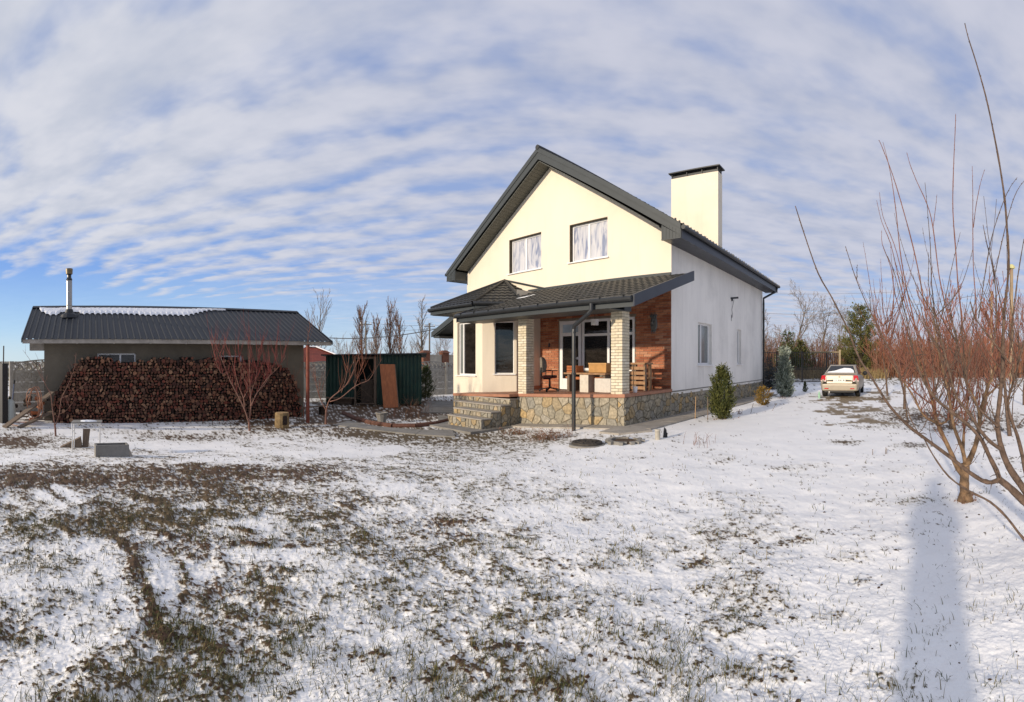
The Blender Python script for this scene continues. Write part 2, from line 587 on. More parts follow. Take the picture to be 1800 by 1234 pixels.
# lines of soil and lines of snow left by wheels and hoeing: (points, half width, amount)
LINES = [([(100, 935), (160, 975), (185, 1030)], 9, .5), ([(195, 930), (240, 985), (262, 1050)], 11, .55), ([(262, 1050), (280, 1110), (310, 1128)], 11, .5),
         ([(300, 950), (330, 1010), (320, 1050)], 9, .4), ([(450, 1000), (470, 1030), (500, 1045)], 7, .5), ([(0, 885), (60, 905), (120, 935)], 7, .4),
         ([(240, 870), (330, 900), (440, 935)], 9, .4), ([(420, 958), (560, 962)], 5, .35), ([(90, 860), (110, 885)], 6, .4), ([(350, 1138), (440, 1140)], 6, .4),
         ([(850, 1150), (920, 1132)], 5, .5), ([(1206, 996), (1240, 978)], 6, .6),
         ([(60, 862), (110, 890)], 7, -1.1), ([(98, 856), (142, 880)], 8, -1.1), ([(0, 868), (40, 880), (75, 905)], 8, -.8), ([(150, 960), (200, 1030), (235, 1090)], 13, -.6),
         ([(30, 900), (100, 930), (160, 985)], 10, -.5), ([(260, 950), (290, 1000), (300, 1060), (330, 1110)], 10, -.6), ([(230, 930), (300, 955), (330, 985)], 7, -.5),
         ([(380, 970), (560, 972)], 6, -.7), ([(300, 890), (390, 880)], 6, -.7), ([(330, 905), (420, 925), (560, 925)], 8, -.6), ([(400, 985), (560, 985)], 6, -.5),
         ([(0, 812), (80, 800), (220, 806), (560, 808)], 9, -.7), ([(280, 790), (560, 800), (700, 790)], 8, -.6), ([(360, 1010), (340, 1060)], 8, -.5)]
# paving that shows through along the drive
PAVE = [(1490, 702, 46, 7, 1.0), (1500, 722, 60, 12, .62), (1520, 738, 46, 9, .6), (1545, 700, 30, 16, .6), (1470, 745, 22, 3, .4), (1560, 690, 40, 8, .5)]


def line_dist(px, py, pts):
    best = np.full(px.shape, 1e9)
    for (x0, y0), (x1, y1) in zip(pts[:-1], pts[1:]):
        dx, dy = x1 - x0, y1 - y0
        t = np.clip(((px - x0) * dx + (py - y0) * dy) / (dx * dx + dy * dy), 0, 1)
        best = np.minimum(best, np.hypot((px - x0 - t * dx), (py - y0 - t * dy) * 1.6))
    return best


def cover(x, y):
    """0 snow .. 1 bare, tint, paving, and small relief, for arrays of ground points"""
    d = np.hypot(x, y) + 1e-6
    px = HX + F * np.arctan2(x, y)
    py = HY + F * (EYE - gz(x, y)) / d
    m = np.zeros_like(x)
    tint = np.full_like(x, 0.55)
    wsum = np.full_like(x, 0.25)
    tint *= 0.25
    infr = (px > -300) & (px < 2100)
    for cx, cy, rx, ry, a, t in PATCH:
        q = ((px - cx) / rx) ** 2 + ((py - cy) / ry) ** 2
        g = np.exp(-q * 0.8) * infr
        m = np.maximum(m, a * g) if a < .5 else m + a * g * (1 - np.clip(m, 0, 1) * 0.6)
        tint += t * g * a
        wsum += g * a
    tint /= wsum
    wob = (fbm(x * 3, y * 3, 5, 3) - 0.5) * 14
    for pts, w, a in LINES:
        dl = line_dist(px + wob, py + wob, pts)
        m = m + (1.5 * a if a > 0 else 1.9 * a) * np.exp(-(dl / w) ** 2) * infr
    pave = np.zeros_like(x)
    for cx, cy, rx, ry, a in PAVE:
        pave = np.maximum(pave, a * np.exp(-(((px - cx) / rx) ** 2 + ((py - cy) / ry) ** 2) * 0.8) * infr)
    # open lawn: speckle, thicker towards the camera and the left
    lawn = 0.06 + (0.21 - .05 * smooth((py - 1020) / 150)) * smooth((1500 - px) / 900) * smooth((py - 800) / 220) + 0.10 * smooth((800 - px) / 500)
    lawn = lawn + 0.22 * (fbm(x * 0.55, y * 0.55, 40, 3) - 0.5)
    lawn = lawn * (0.25 + 1.15 * smooth((fbm(x * 1.25, y * 1.25, 210, 3) - .38) / .22))
    lawn = np.where(py < 800, lawn * 0.7, lawn)
    # beyond the fence: thin grass and snow in turn
    far = smooth((d - 26) / 12)
    strip = smooth((fbm(x * .06, d * .35, 60, 3) - .45) / .1)
    m = np.maximum(m, 0) + lawn
    m = m * (1 - far) + far * (0.25 + 0.7 * smooth((d - 44) / 8) + 0.2 * strip)
    tint = tint * (1 - far) + far * 0.95
    clod = fbm(x * 7, y * 7, 3, 4, .6)
    grain = fbm(x * 26, y * 26, 11, 3, .6)
    fine = fbm(x * 75, y * 75, 23, 2, .6)
    wc = 0.50 * np.clip(d / 7, .28, 1)
    n = (wc * (clod - .5) + 0.46 * (grain - .5) + 0.34 * (fine - .5)) / (0.075 + .09 * wc)
    p = np.clip(0.012 + (0.95 - .20 * smooth((py - 880) / 120)) * np.clip(m, 0, 1.05) ** 1.12, 0.004, 0.80)
    T = -np.log(p / (1 - p)) / 1.7
    bare = smooth((n - T) / 0.45 + 0.5)
    thin = smooth((n - T) / 2.2 + 1.0) * smooth((p - .02) / .12)
    pv = smooth((pave * 0.75 + (fbm(x * 2.2, y * 2.2 , 77, 4, .6) - .5) * 1.5 - .30) / .15) * smooth(pave / .15)
    amp = np.clip(m, 0, 1)
    z = (clod - 0.5) * (0.016 + 0.075 * amp) + (grain - 0.5) * (0.008 + 0.035 * amp) + (fine - .5) * (0.004 + .008 * amp)
    z = z + (fbm(x * 1.7, y * 1.7, 91, 3) - .5) * 0.06
    z = z * (1 - pave * .8) * (1 - far) * (0.35 + 0.65 * smooth((11 - d) / 8))
    return bare, tint, pv, z, thin


def build_ground():
    pys = list(np.arange(660.5, 1250, 1.45)) + list(np.geomspace(1253, 2700, 120))
    ds = [6000, 2500, 1200, 600, 350, 220, 150, 110, 90, 75, 65, 58]
    g0 = 1.62
    ds += [g0 * F / (p - HY) for p in pys]
    ds = np.array(sorted(set([round(float(d), 5) for d in ds]), reverse=True))
    azs = np.concatenate([np.linspace(-pi, -2.1, 14)[:-1], np.linspace(-2.1, -1.4, 80)[:-1], np.arange(-1.4, 1.4, 2.15 / F), np.linspace(1.4, 2.1, 80), np.linspace(2.1, pi, 14)[1:]])
    A, D = np.meshgrid(azs, ds)
    X, Y = (np.sin(A) * D).ravel(), (np.cos(A) * D).ravel()
    bare, tint, pv, dz, thin = cover(X, Y)
    Z = gz(X, Y) + np.where(np.hypot(X, Y) < 40, dz, 0)
    far = np.hypot(X, Y) > 60
    Z = np.where(far, -0.1, Z)
    nv = len(X)
    nr, nc = len(ds), len(azs)
    me = bpy.data.meshes.new('ground')
    me.vertices.add(nv + 1)
    co = np.empty((nv + 1, 3), np.float32)
    co[:nv, 0], co[:nv, 1], co[:nv, 2] = X, Y, Z
    co[nv] = (0, 0, 0)
    me.vertices.foreach_set('co', co.ravel())
    i, j = np.meshgrid(np.arange(nr - 1), np.arange(nc - 1), indexing='ij')
    q = np.stack([i * nc + j, (i + 1) * nc + j, (i + 1) * nc + j + 1, i * nc + j + 1], -1).reshape(-1, 4)
    last = (nr - 1) * nc + np.arange(nc - 1)
    tri = np.stack([last, np.full(nc - 1, nv), last + 1], -1)
    loops = np.concatenate([q.ravel(), tri.ravel()]).astype(np.int32)
    nq, ntri = len(q), len(tri)
    me.loops.add(len(loops))
    me.loops.foreach_set('vertex_index', loops)
    me.polygons.add(nq + ntri)
    me.polygons.foreach_set('loop_start', np.concatenate([np.arange(nq) * 4, nq * 4 + np.arange(ntri) * 3]).astype(np.int32))
    me.polygons.foreach_set('use_smooth', np.ones(nq + ntri, bool))
    for nm, arr in (('bare', bare), ('tint', tint), ('pave', pv), ('thin', thin)):
        a = me.attributes.new(nm, 'FLOAT', 'POINT')
        a.data.foreach_set('value', np.append(arr, 0).astype(np.float32))
    me.update()
    me.validate()
    # material: snow, soil, litter, paving by cover
    m, nt, b = new_mat('snowy_ground')
    N, L = nt.nodes, nt.links

    def attr(nm):
        n = N.new('ShaderNodeAttribute')
        n.attribute_name = nm
        return n.outputs['Fac']

    def mixc(f, c1, c2):
        n = N.new('ShaderNodeMix')
        n.data_type = 'RGBA'
        if isinstance(f, float):
            n.inputs[0].default_value = f
        else:
            L.new(f, n.inputs[0])
        for k, c in ((6, c1), (7, c2)):
            if isinstance(c, tuple):
                n.inputs[k].default_value = (*c, 1)
            else:
                L.new(c, n.inputs[k])
        return n.outputs[2]

    def nz(scale, detail=4, lo=.3, hi=.7):
        tc = N.new('ShaderNodeTexCoord')
        n = N.new('ShaderNodeTexNoise')
        n.inputs['Scale'].default_value = scale
        n.inputs['Detail'].default_value = detail
        L.new(tc.outputs['Object'], n.inputs['Vector'])
        r = N.new('ShaderNodeMapRange')
        r.inputs[1].default_value, r.inputs[2].default_value = lo, hi
        L.new(n.outputs[0], r.inputs[0])
        return r.outputs[0]

    soil = mixc(nz(30, 6), (0.034, 0.018, 0.012), (0.145, 0.078, 0.050))
    litter = mixc(nz(45, 6), (0.042, 0.040, 0.017), (0.170, 0.130, 0.062))
    bareC = mixc(attr('tint'), soil, litter)
    pav = mixc(nz(9, 6), (0.155, 0.115, 0.070), (0.30, 0.235, 0.15))
    sn = mixc(nz(2.0), (0.84, 0.835, 0.825), (0.91, 0.90, 0.885))
    sn = mixc(attr('thin'), sn, mixc(nz(60), (0.50, 0.48, 0.43), (0.70, 0.685, 0.65)))
    c1 = mixc(attr('bare'), sn, bareC)
    c2 = mixc(attr('pave'), c1, pav)
    L.new(c2, b.inputs['Base Color'])
    b.inputs['Roughness'].default_value = 0.75
    b.inputs['Specular IOR Level'].default_value = 0.25
    tc = N.new('ShaderNodeTexCoord')
    n = N.new('ShaderNodeTexNoise')
    n.inputs['Scale'].default_value = 55
    n.inputs['Detail'].default_value = 4
    L.new(tc.outputs['Object'], n.inputs['Vector'])
    bp = N.new('ShaderNodeBump')
    bp.inputs['Strength'].default_value = 0.3
    bp.inputs['Distance'].default_value = 0.012
    L.new(n.outputs[0], bp.inputs['Height'])
    L.new(bp.outputs[0], b.inputs['Normal'])
    me.materials.append(m)
    tag(link('ground', me), kind='structure')


build_ground()


def build_grass():
    """blades that stick out of the snow; one mesh, nobody could count them"""
    rs = np.random.RandomState(3)
    n = 420000
    py = 690 + 640 * rs.rand(n) ** 0.8
    px = -60 + 1920 * rs.rand(n)
    a = (px - HX) / F
    d = (EYE + .1) * F / (py - HY)
    x, y = np.sin(a) * d, np.cos(a) * d
    bare, tint, pv, dz, _t = cover(x, y)
    dens = 0.06 + (0.55 - .25 * smooth((py - 1000) / 200)) * bare * (0.35 + 0.65 * tint) + (0.30 - .17 * smooth((py - 1000) / 150)) * smooth((fbm(x * 1.3, y * 1.3, 130, 4) - .48) / .2) * smooth((py - 840) / 200)
    dens *= 0.35 + 0.65 * smooth((1560 - px) / 700)
    dens *= np.where(py < 800, 0.4, 1.0) * (pv < .4)
    dens *= 0.3 + 1.2 * smooth((fbm(x * 6, y * 6, 140, 3) - .42) / .2)
    keep = rs.rand(n) < dens * 0.62
    x, y, d, tint, bare, dz = x[keep], y[keep], d[keep], tint[keep], bare[keep], dz[keep]
    z = gz(x, y) + dz
    # keep blades out from under buildings
    n = len(x)
    L = (0.018 + 0.060 * rs.rand(n) ** 2) * (0.8 + 0.35 * rs.rand(n))
    th = rs.rand(n) * 2 * pi
    lean = 0.35 + 1.15 * rs.rand(n)
    wd = np.clip(0.0011 + 0.00042 * d, 0.0015, 0.006) * (0.7 + 0.6 * rs.rand(n))
    ax, ay = np.cos(th), np.sin(th)
    sx, sy = -ay * wd, ax * wd
    hx = L * np.sin(lean)
    hz = L * np.cos(lean * .8)
    V = np.empty((n, 5, 3), np.float32)
    V[:, 0] = np.stack([x - sx, y - sy, z - .006], -1)
    V[:, 1] = np.stack([x + sx, y + sy, z - .006], -1)
    V[:, 2] = np.stack([x + sx * .7 + ax * hx * .4, y + sy * .7 + ay * hx * .4, z + hz * .6], -1)
    V[:, 3] = np.stack([x - sx * .7 + ax * hx * .4, y - sy * .7 + ay * hx * .4, z + hz * .6], -1)
    V[:, 4] = np.stack([x + ax * hx, y + ay * hx, z + hz], -1)
    k = np.arange(n) * 5
    loops = np.stack([k, k + 1, k + 2, k + 3, k + 3, k + 2, k + 4], -1).ravel().astype(np.int32)
    me = bpy.data.meshes.new('grass')
    me.vertices.add(n * 5)
    me.vertices.foreach_set('co', V.ravel())
    me.loops.add(len(loops))
    me.loops.foreach_set('vertex_index', loops)
    me.polygons.add(2 * n)
    st = np.stack([np.arange(n) * 7, np.arange(n) * 7 + 4], -1).ravel()
    me.polygons.foreach_set('loop_start', st.astype(np.int32))
    t = np.clip(rs.rand(n) * .75 + .25 * (fbm(x * 2, y * 2, 150, 2)), 0, 1)
    at_ = me.attributes.new('tone', 'FLOAT', 'FACE')
    at_.data.foreach_set('value', np.repeat(t, 2).astype(np.float32))
    me.update()
    me.materials.append(palette_mat('grass_blade', [(0.040, 0.050, 0.018), (0.070, 0.082, 0.028), (0.11, 0.105, 0.040), (0.20, 0.16, 0.075), (0.095, 0.066, 0.034)], source='tone', bump=0, gamt=0.2))
    tag(link('grass', me), kind='stuff')


build_grass()


def build_clods():
    """lumps of soil and litter standing out of the snow near the camera"""
    rs = np.random.RandomState(8)
    n = 90000
    py = 800 + 520 * rs.rand(n)
    px = -40 + 1880 * rs.rand(n)
    a = (px - HX) / F
    d = EYE * F / (py - HY)
    x, y = np.sin(a) * d, np.cos(a) * d
    bare, tint, pv, dz, _t = cover(x, y)
    keep = rs.rand(n) < (bare > .6) * 0.40 + .004
    x, y, d, tint, dz = x[keep], y[keep], d[keep], tint[keep], dz[keep]
    n = len(x)
    z = gz(x, y) + dz
    r = (0.004 + 0.013 * rs.rand(n) ** 3) * (0.8 + .06 * d)
    base = np.array([(1, 0, 0), (.3, .95, 0), (-.8, .6, 0), (-.8, -.6, 0), (.3, -.95, 0), (.1, .05, .6)])
    V = base[None] * (0.7 + .6 * rs.rand(n, 6, 1)) * r[:, None, None]
    th = rs.rand(n) * 6.28
    X = V[..., 0] * np.cos(th)[:, None] - V[..., 1] * np.sin(th)[:, None]
    Y = V[..., 0] * np.sin(th)[:, None] + V[..., 1] * np.cos(th)[:, None]
    V = np.stack([X + x[:, None], Y + y[:, None], V[..., 2] + z[:, None] - .002], -1).astype(np.float32)
    k = (np.arange(n) * 6)[:, None, None]
    f = (np.array([(0, 1, 5), (1, 2, 5), (2, 3, 5), (3, 4, 5), (4, 0, 5)])[None] + k).reshape(-1)
    me = bpy.data.meshes.new('soil_clods')
    me.vertices.add(n * 6)
    me.vertices.foreach_set('co', V.ravel())
    me.loops.add(len(f))
    me.loops.foreach_set('vertex_index', f.astype(np.int32))
    me.polygons.add(n * 5)
    me.polygons.foreach_set('loop_start', (np.arange(n * 5) * 3).astype(np.int32))
    t = np.clip(.25 * rs.rand(n) + .7 * tint, 0, 1)
    at_ = me.attributes.new('tone', 'FLOAT', 'FACE')
    at_.data.foreach_set('value', np.repeat(t, 5).astype(np.float32))
    me.update()
    me.materials.append(palette_mat('soil_clod', [(0.035, 0.018, 0.012), (0.085, 0.042, 0.026), (0.06, 0.045, 0.022), (0.11, 0.08, 0.04)], source='tone', bump=.4))
    tag(link('soil_clods', me), kind='stuff')


build_clods()

# ------------------------------------------------------------------ the house.  Local axes: x to the right along the front, y into the depth, z up;
# origin at the front right corner of the main walls
HO = Vector((4.52, 12.71, 0.0))
HR = -radians(46.5)
HW = 9.3                                             # width of the gable front (x from -9.3 to 0)
HL = 9.65
house = tag(empty('house', HO, HR), 'cream rendered two storey house with dark tiled gable roof and brick porch', 'house')


def hworld(x, y, z=0.0):
    return HO + Vector((x * cos(HR) - y * sin(HR), x * sin(HR) + y * cos(HR), z))


def hground(x, y):
    w = hworld(x, y)
    return float(gz(w.x, w.y))


def floor_z(x):                                      # the porch floor falls slightly towards the steps
    return 0.80 + 0.040 * x


def clip_poly(poly, a, b, c):
    """keep a*x + b*y <= c"""
    out = []
    for i in range(len(poly)):
        p, q = poly[i], poly[(i + 1) % len(poly)]
        dp, dq = a * p[0] + b * p[1] - c, a * q[0] + b * q[1] - c
        if dp <= 0:
            out.append(p)
        if dp * dq < 0:
            t = dp / (dp - dq)
            out.append((p[0] + (q[0] - p[0]) * t, p[1] + (q[1] - p[1]) * t))
    return out


def wall_mesh(mb, outline, holes, place, depth=0.4, reveal=0.12):
    """outer face of a wall: convex outline (a, z) with rectangular openings, and the openings' reveals; place(a, inward, z)"""
    az = sorted(set([p[0] for p in outline] + [h[0] for h in holes] + [h[1] for h in holes]))
    zs = sorted(set([p[1] for p in outline] + [h[2] for h in holes] + [h[3] for h in holes]))
    area = 0.5 * sum(outline[i][0] * outline[(i + 1) % len(outline)][1] - outline[(i + 1) % len(outline)][0] * outline[i][1] for i in range(len(outline)))
    for i in range(len(az) - 1):
        for j in range(len(zs) - 1):
            cx, cz = (az[i] + az[i + 1]) / 2, (zs[j] + zs[j + 1]) / 2
            if any(h[0] < cx < h[1] and h[2] < cz < h[3] for h in holes):
                continue
            poly = [(az[i], zs[j]), (az[i + 1], zs[j]), (az[i + 1], zs[j + 1]), (az[i], zs[j + 1])]
            for k in range(len(outline)):
                p, q = outline[k], outline[(k + 1) % len(outline)]
                ex, ez = q[0] - p[0], q[1] - p[1]
                s = 1 if area > 0 else -1
                poly = clip_poly(poly, ez * s, -ex * s, (ez * p[0] - ex * p[1]) * s)
                if len(poly) < 3:
                    break
            if len(poly) >= 3:
                mb.add([place(a, 0, z) for a, z in poly], [tuple(range(len(poly)))])
    for a0, a1, z0, z1 in holes:
        r = [(a0, z0), (a1, z0), (a1, z1), (a0, z1)]
        for k in range(4):
            p, q = r[k], r[(k + 1) % 4]
            mb.add([place(p[0], 0, p[1]), place(q[0], 0, q[1]), place(q[0], reveal, q[1]), place(p[0], reveal, p[1])], [(0, 1, 2, 3)])
    return mb


def window(parent, a0, a1, z0, z1, place, cols, glass, sill=True, rows=(), name='window', fw=0.065, rev=0.12, sash=0.0):
    """white frame with panes; place(a, inward, z).  frame, sill and each pane are meshes of their own"""
    mb = MB()

    def bx(b, x0, x1, i0, i1, y0, y1):
        lo = [place(x0, i0, y0), place(x1, i0, y0), place(x1, i1, y0), place(x0, i1, y0)]
        hi = [place(x0, i0, y1), place(x1, i0, y1), place(x1, i1, y1), place(x0, i1, y1)]
        b.hexa(lo, hi)
    i0, i1 = rev - .03, rev + .04
    bx(mb, a0, a0 + fw, i0, i1, z0, z1)
    bx(mb, a1 - fw, a1, i0, i1, z0, z1)
    bx(mb, a0 + fw, a1 - fw, i0, i1, z0, z0 + fw)
    bx(mb, a0 + fw, a1 - fw, i0, i1, z1 - fw, z1)
    edges = [a0 + fw] + [a0 + (a1 - a0) * c for c in cols] + [a1 - fw]
    for c in edges[1:-1]:
        bx(mb, c - fw * .55, c + fw * .55, i0 - .004, i1, z0 + fw, z1 - fw)
    zr = [z0 + fw] + list(rows) + [z1 - fw]
    for r_ in zr[1:-1]:
        bx(mb, a0 + fw, a1 - fw, i0 + .003, i1, r_ - fw * .5, r_ + fw * .5)
    win = mb.build(name, M['pvc'], parent)
    for i in range(len(edges) - 1):
        for j in range(len(zr) - 1):
            g = MB()
            x0, x1 = edges[i] - .004, edges[i + 1] + .004
            y0, y1 = zr[j] - .004, zr[j + 1] + .004
            bx(g, x0, x1, rev, rev + .012, y0, y1)
            gm = glass[(i + j * (len(edges) - 1)) % len(glass)] if isinstance(glass, list) else glass
            g.build('pane', gm, win)
    if sill:
        s = MB()
        bx(s, a0 - .06, a1 + .06, -.07, rev - .03, z0 - .035, z0 - .003)
        s.build('sill', M['pvc'] if sill is True else sill, win)
    return win


def film_mat():
    """white film behind the upper panes, with cloud reflections painted in as bluish streaks"""
    m, nt, b = new_mat('cloud_reflection_film')
    N, L = nt.nodes, nt.links
    tc = N.new('ShaderNodeTexCoord')
    mp = N.new('ShaderNodeMapping')
    mp.inputs[3].default_value = (3.2, 3.2, 0.75)
    L.new(tc.outputs['Object'], mp.inputs[0])
    n = N.new('ShaderNodeTexNoise')
    n.inputs['Scale'].default_value = 1.7
    n.inputs['Detail'].default_value = 6
    n.inputs['Distortion'].default_value = 1.3
    L.new(mp.outputs[0], n.inputs['Vector'])
    r = N.new('ShaderNodeValToRGB')
    e = r.color_ramp.elements
    e[0].position, e[0].color = 0.36, (0.22, 0.25, 0.35, 1)
    e[1].position, e[1].color = 0.60, (0.56, 0.56, 0.58, 1)
    x = e.new(0.47)
    x.color = (0.46, 0.47, 0.52, 1)
    L.new(n.outputs[0], r.inputs[0])
    L.new(r.outputs[0], b.inputs['Base Color'])
    b.inputs['Roughness'].default_value = 0.12
    return m


M['film'] = film_mat()
M['pale_glass'] = mat('pale_reflecting_glass', (0.20, 0.22, 0.22), 0.05, 0.35, 1.5, stretch=(1, 1, .4), spec=0.7)
M['sky_reflection'] = mat('painted_sky_reflection', (0.42, 0.52, 0.62), 0.15, 0.25, 3.0)  # the sky's reflection in the door transom, painted as pane colour


def fplace(y):
    return lambda a, i, z: (a, y + i, z)


def tile_sheet(eave0, eave1, top0, top1, lift=0.012, wave=0.2, amp=0.022, step=0.35, n_per=6):
    """profiled tile sheet over the quad eave0, eave1, top1, top0 (top0 == top1 for a hip): rolls run up the slope, with a lip at each course"""
    e0, e1, t0, t1 = [Vector(p) for p in (eave0, eave1, top0, top1)]
    ax = (e1 - e0).normalized()
    up = ((t0 + t1) / 2 - (e0 + e1) / 2)
    up = (up - ax * up.dot(ax))
    H = up.length
    up.normalize()
    nrm = ax.cross(up)
    if nrm.z < 0:
        nrm = -nrm
    nr = max(1, int(round(H / step)))
    n = max(8, int((e1 - e0).length / wave * n_per))
    vs, fs = [], []
    rows = []
    for r in range(nr):
        rows += [(r / nr, 0.028), ((r + 1) / nr - 1e-4, 0.0)]
    for t, lip in rows:
        a, b = e0.lerp(t0, t), e1.lerp(t1, t)
        for k in range(n + 1):
            p = a.lerp(b, k / n)
            s = (p - e0).dot(ax)
            w = amp * (0.5 + 0.5 * sin(2 * pi * s / wave)) ** 0.8
            vs.append(p + nrm * (lift + w + lip))
    for i in range(len(rows) - 1):
        for k in range(n):
            fs.append((i * (n + 1) + k, i * (n + 1) + k + 1, (i + 1) * (n + 1) + k + 1, (i + 1) * (n + 1) + k))
    return vs, fs


# ---- main walls
EAVE = 5.0
RIDGE_X = -HW / 2
PITCH = 0.635


def roof_z(x):                                       # underside of the main roof
    return 5.27 + 0.655 * (HW / 2 - abs(x - RIDGE_X))


up_wins = [(-6.72, -5.07, 4.88, 6.16), (-3.78, -2.24, 4.88, 6.14)]
porch_open = (-4.24, -1.21, 0.60, 2.97)
mb = MB()
wall_mesh(mb, [(-HW, -0.5), (0, -0.5), (0, roof_z(0)), (RIDGE_X, roof_z(RIDGE_X)), (-HW, roof_z(0))], up_wins + [porch_open], fplace(0.0), reveal=.2)
wl = mb.build('wall', M['plaster'], house)
for i, (a0, a1, z0, z1) in enumerate(up_wins):
    window(house, a0, a1, z0, z1, fplace(0.0), [0.47], M['film'], rev=.17, fw=.07)

M['raw_shaded_reveal'] = mat('raw_shaded_reveal', (0.11, 0.09, 0.06), .95, .3, 12, bump=.4)
for a0, a1, z0, z1 in up_wins:                       # left and top strips: raw reveal with its shade painted into the colour
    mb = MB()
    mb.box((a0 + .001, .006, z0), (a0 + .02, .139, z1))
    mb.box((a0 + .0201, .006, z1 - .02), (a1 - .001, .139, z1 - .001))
    mb.build('reveal', M['raw_shaded_reveal'], house)

side_wins = [(1.92, 3.11, 1.48, 2.88), (5.88, 6.38, 1.48, 2.90)]


def splace(a, i, z):
    return (-i, a, z)


mb = MB()
wall_mesh(mb, [(0.0, 0.62), (HL, 0.62), (HL, 5.0), (0.0, 5.0)], side_wins, splace, reveal=.2)
mb.build('wall', M['plaster_shade_lift'], house)
window(house, 1.92, 3.11, 1.48, 2.88, splace, [0.40], M['pale_glass'], rev=.14)
window(house, 5.88, 6.38, 1.48, 2.90, splace, [], M['pale_glass'], rev=.14)
mb = MB()                                            # the two walls that face away
mb.add([(-HW, 0, -.5), (-HW, HL, -.5), (-HW, HL, 5.0), (-HW, 0, 5.0)], [(0, 3, 2, 1)])
mb.add([(-HW, HL, -.5), (0, HL, -.5), (0, HL, 5.0), (RIDGE_X, HL, roof_z(RIDGE_X) - .02), (-HW, HL, 5.0)], [(4, 3, 2, 1, 0)])
mb.build('wall', M['plaster_shade_lift'], house)

# ---- main roof
OV, OVV = 0.60, 0.62                                 # overhang past the side walls and past the gable
ex0, ex1 = -HW - OV, OV
y0, y1 = -OVV, HL + OVV
zE = 5.30
zR = zE + (RIDGE_X - ex0) * 0.655
roof = empty('roof', (0, 0, 0), 0, house)
for e, s in ((ex1, 1), (ex0, -1)):
    a, b = ((e, y0, zE), (e, y1, zE)) if s > 0 else ((e, y1, zE), (e, y0, zE))
    ta, tb = ((RIDGE_X, y0, zR), (RIDGE_X, y1, zR)) if s > 0 else ((RIDGE_X, y1, zR), (RIDGE_X, y0, zR))
    mb = MB()
    vs, fs = tile_sheet(a, b, ta, tb)
    mb.add(vs, fs)
    mb.build('tile_sheet', M['roof'], roof)
mb = MB()
mb.tube([(RIDGE_X, y0 - .04, zR + .05), (RIDGE_X, y1 + .04, zR + .05)], .085, 8)
mb.build('ridge_cap', M['roof'], roof)
# barge boards on the front gable: a deep board with a folded edge strip proud of it
BD = 0.29
for e in (ex1, ex0):
    mb = MB()
    s = 1 if e == ex1 else -1
    lo = [(e, y0, zE - .02), (RIDGE_X, y0, zR - .02), (RIDGE_X, y0, zR - .02 - BD * 1.12), (e, y0, zE - .02 - BD * .9)]
    hi = [(x, y + .05, z) for x, y, z in lo]
    mb.hexa(lo, hi)
    lo = [(e, y0 - .022, zE + .05), (RIDGE_X, y0 - .022, zR + .06), (RIDGE_X, y0 - .022, zR - .11), (e, y0 - .022, zE - .10)]
    hi = [(x, y + .02, z) for x, y, z in lo]
    mb.hexa(lo, hi)
    mb.build('barge_board', M['trim'], roof)
# soffit under the gable overhang: one joined part of narrow boards on each slope
mb = MB()
for e in (ex1, ex0):
    s = 1 if e == ex1 else -1
    Ls = abs(RIDGE_X - e)
    n = int(Ls / .115)
    for k in range(n):
        x0, x1 = e + (RIDGE_X - e) * (k / n), e + (RIDGE_X - e) * ((k + .93) / n)
        za, zb = zE - .41 + (zR - zE) * (k / n), zE - .41 + (zR - zE) * ((k + .93) / n)
        if abs(x0 - RIDGE_X) > HW / 2 - .02:
            continue
        lo = [(x0, y0 + .05, za), (x1, y0 + .05, zb), (x1, .0, zb), (x0, .0, za)]
        mb.hexa(lo, [(p[0], p[1], p[2] + .03) for p in lo])
tag(mb.build('soffit', M['soffit'], roof), kind='stuff')
# eaves: flat soffit of boards, fascia, boxed ends and gutter
for s, e, wx in ((1, ex1, 0.0), (-1, ex0, -HW)):
    mb = MB()
    n = int((y1 - y0 - .1) / .16)
    for k in range(n):
        ya, yb = y0 + .05 + (y1 - y0 - .1) * k / n, y0 + .05 + (y1 - y0 - .1) * (k + .94) / n
        mb.box((wx + s * .003, ya, 4.97), (e - s * .02, yb, 5.0 + (0.006 if k % 2 else 0)))
    tag(mb.build('soffit', M['verge'] if s > 0 else M['soffit'], roof), kind='stuff')
    mb = MB()
    mb.box((e - s * .02, y0 + .05, 4.96), (e + s * .012, y1 - .05, 5.285))
    mb.build('fascia', M['verge'] if s > 0 else M['trim'], roof)
    mb = MB()                                        # boxed end with upright strips
    za = 5.29
    zi = zE + OV * .655 - .34
    lo = [(wx + s * .004, y0 + .002, 4.965), (e - s * .0, y0 + .002, 4.965), (e, y0 + .002, za - .27), (wx + s * .004, y0 + .002, zi + .02)]
    mb.hexa(lo, [(x, y + .045, z) for x, y, z in lo])
    for k in range(6):
        x = wx + s * (.04 + k * .1)
        mb.box((x, y0 - .008, 4.98), (x + s * .012, y0 + .002, 5.0 + .25 - k * .045 + .16))
    mb.box((wx + s * .004, y0 - .012, 4.95), (e, y0 + .05, 4.975))
    mb.box((wx + s * .004, y0 + .046, 4.972), (wx + s * .03, -.002, 5.30))
    mb.build('eave_box', M['trim'], roof)
    mb = MB()
    pts = [(e + s * .075, y0 + .0, 5.25), (e + s * .075, y1, 5.25)]
    mb.tube(pts, .068, 10)
    for k in range(18):
        yk = y0 + .2 + k * (y1 - y0 - .4) / 17
        mb.box((e + s * .0, yk, 5.24), (e + s * .148, yk + .015, 5.325))
    mb.build('gutter', M['dark_metal'], roof, smooth_=False)
mb = MB()
mb.tube([(ex1 + .06, y1 - .25, 5.2), (ex1 - .02, y1 - .3, 4.98), (.09, HL - .12, 4.62), (.09, HL - .12, 4.4), (.09, HL - .12, .12)], .05, 10)
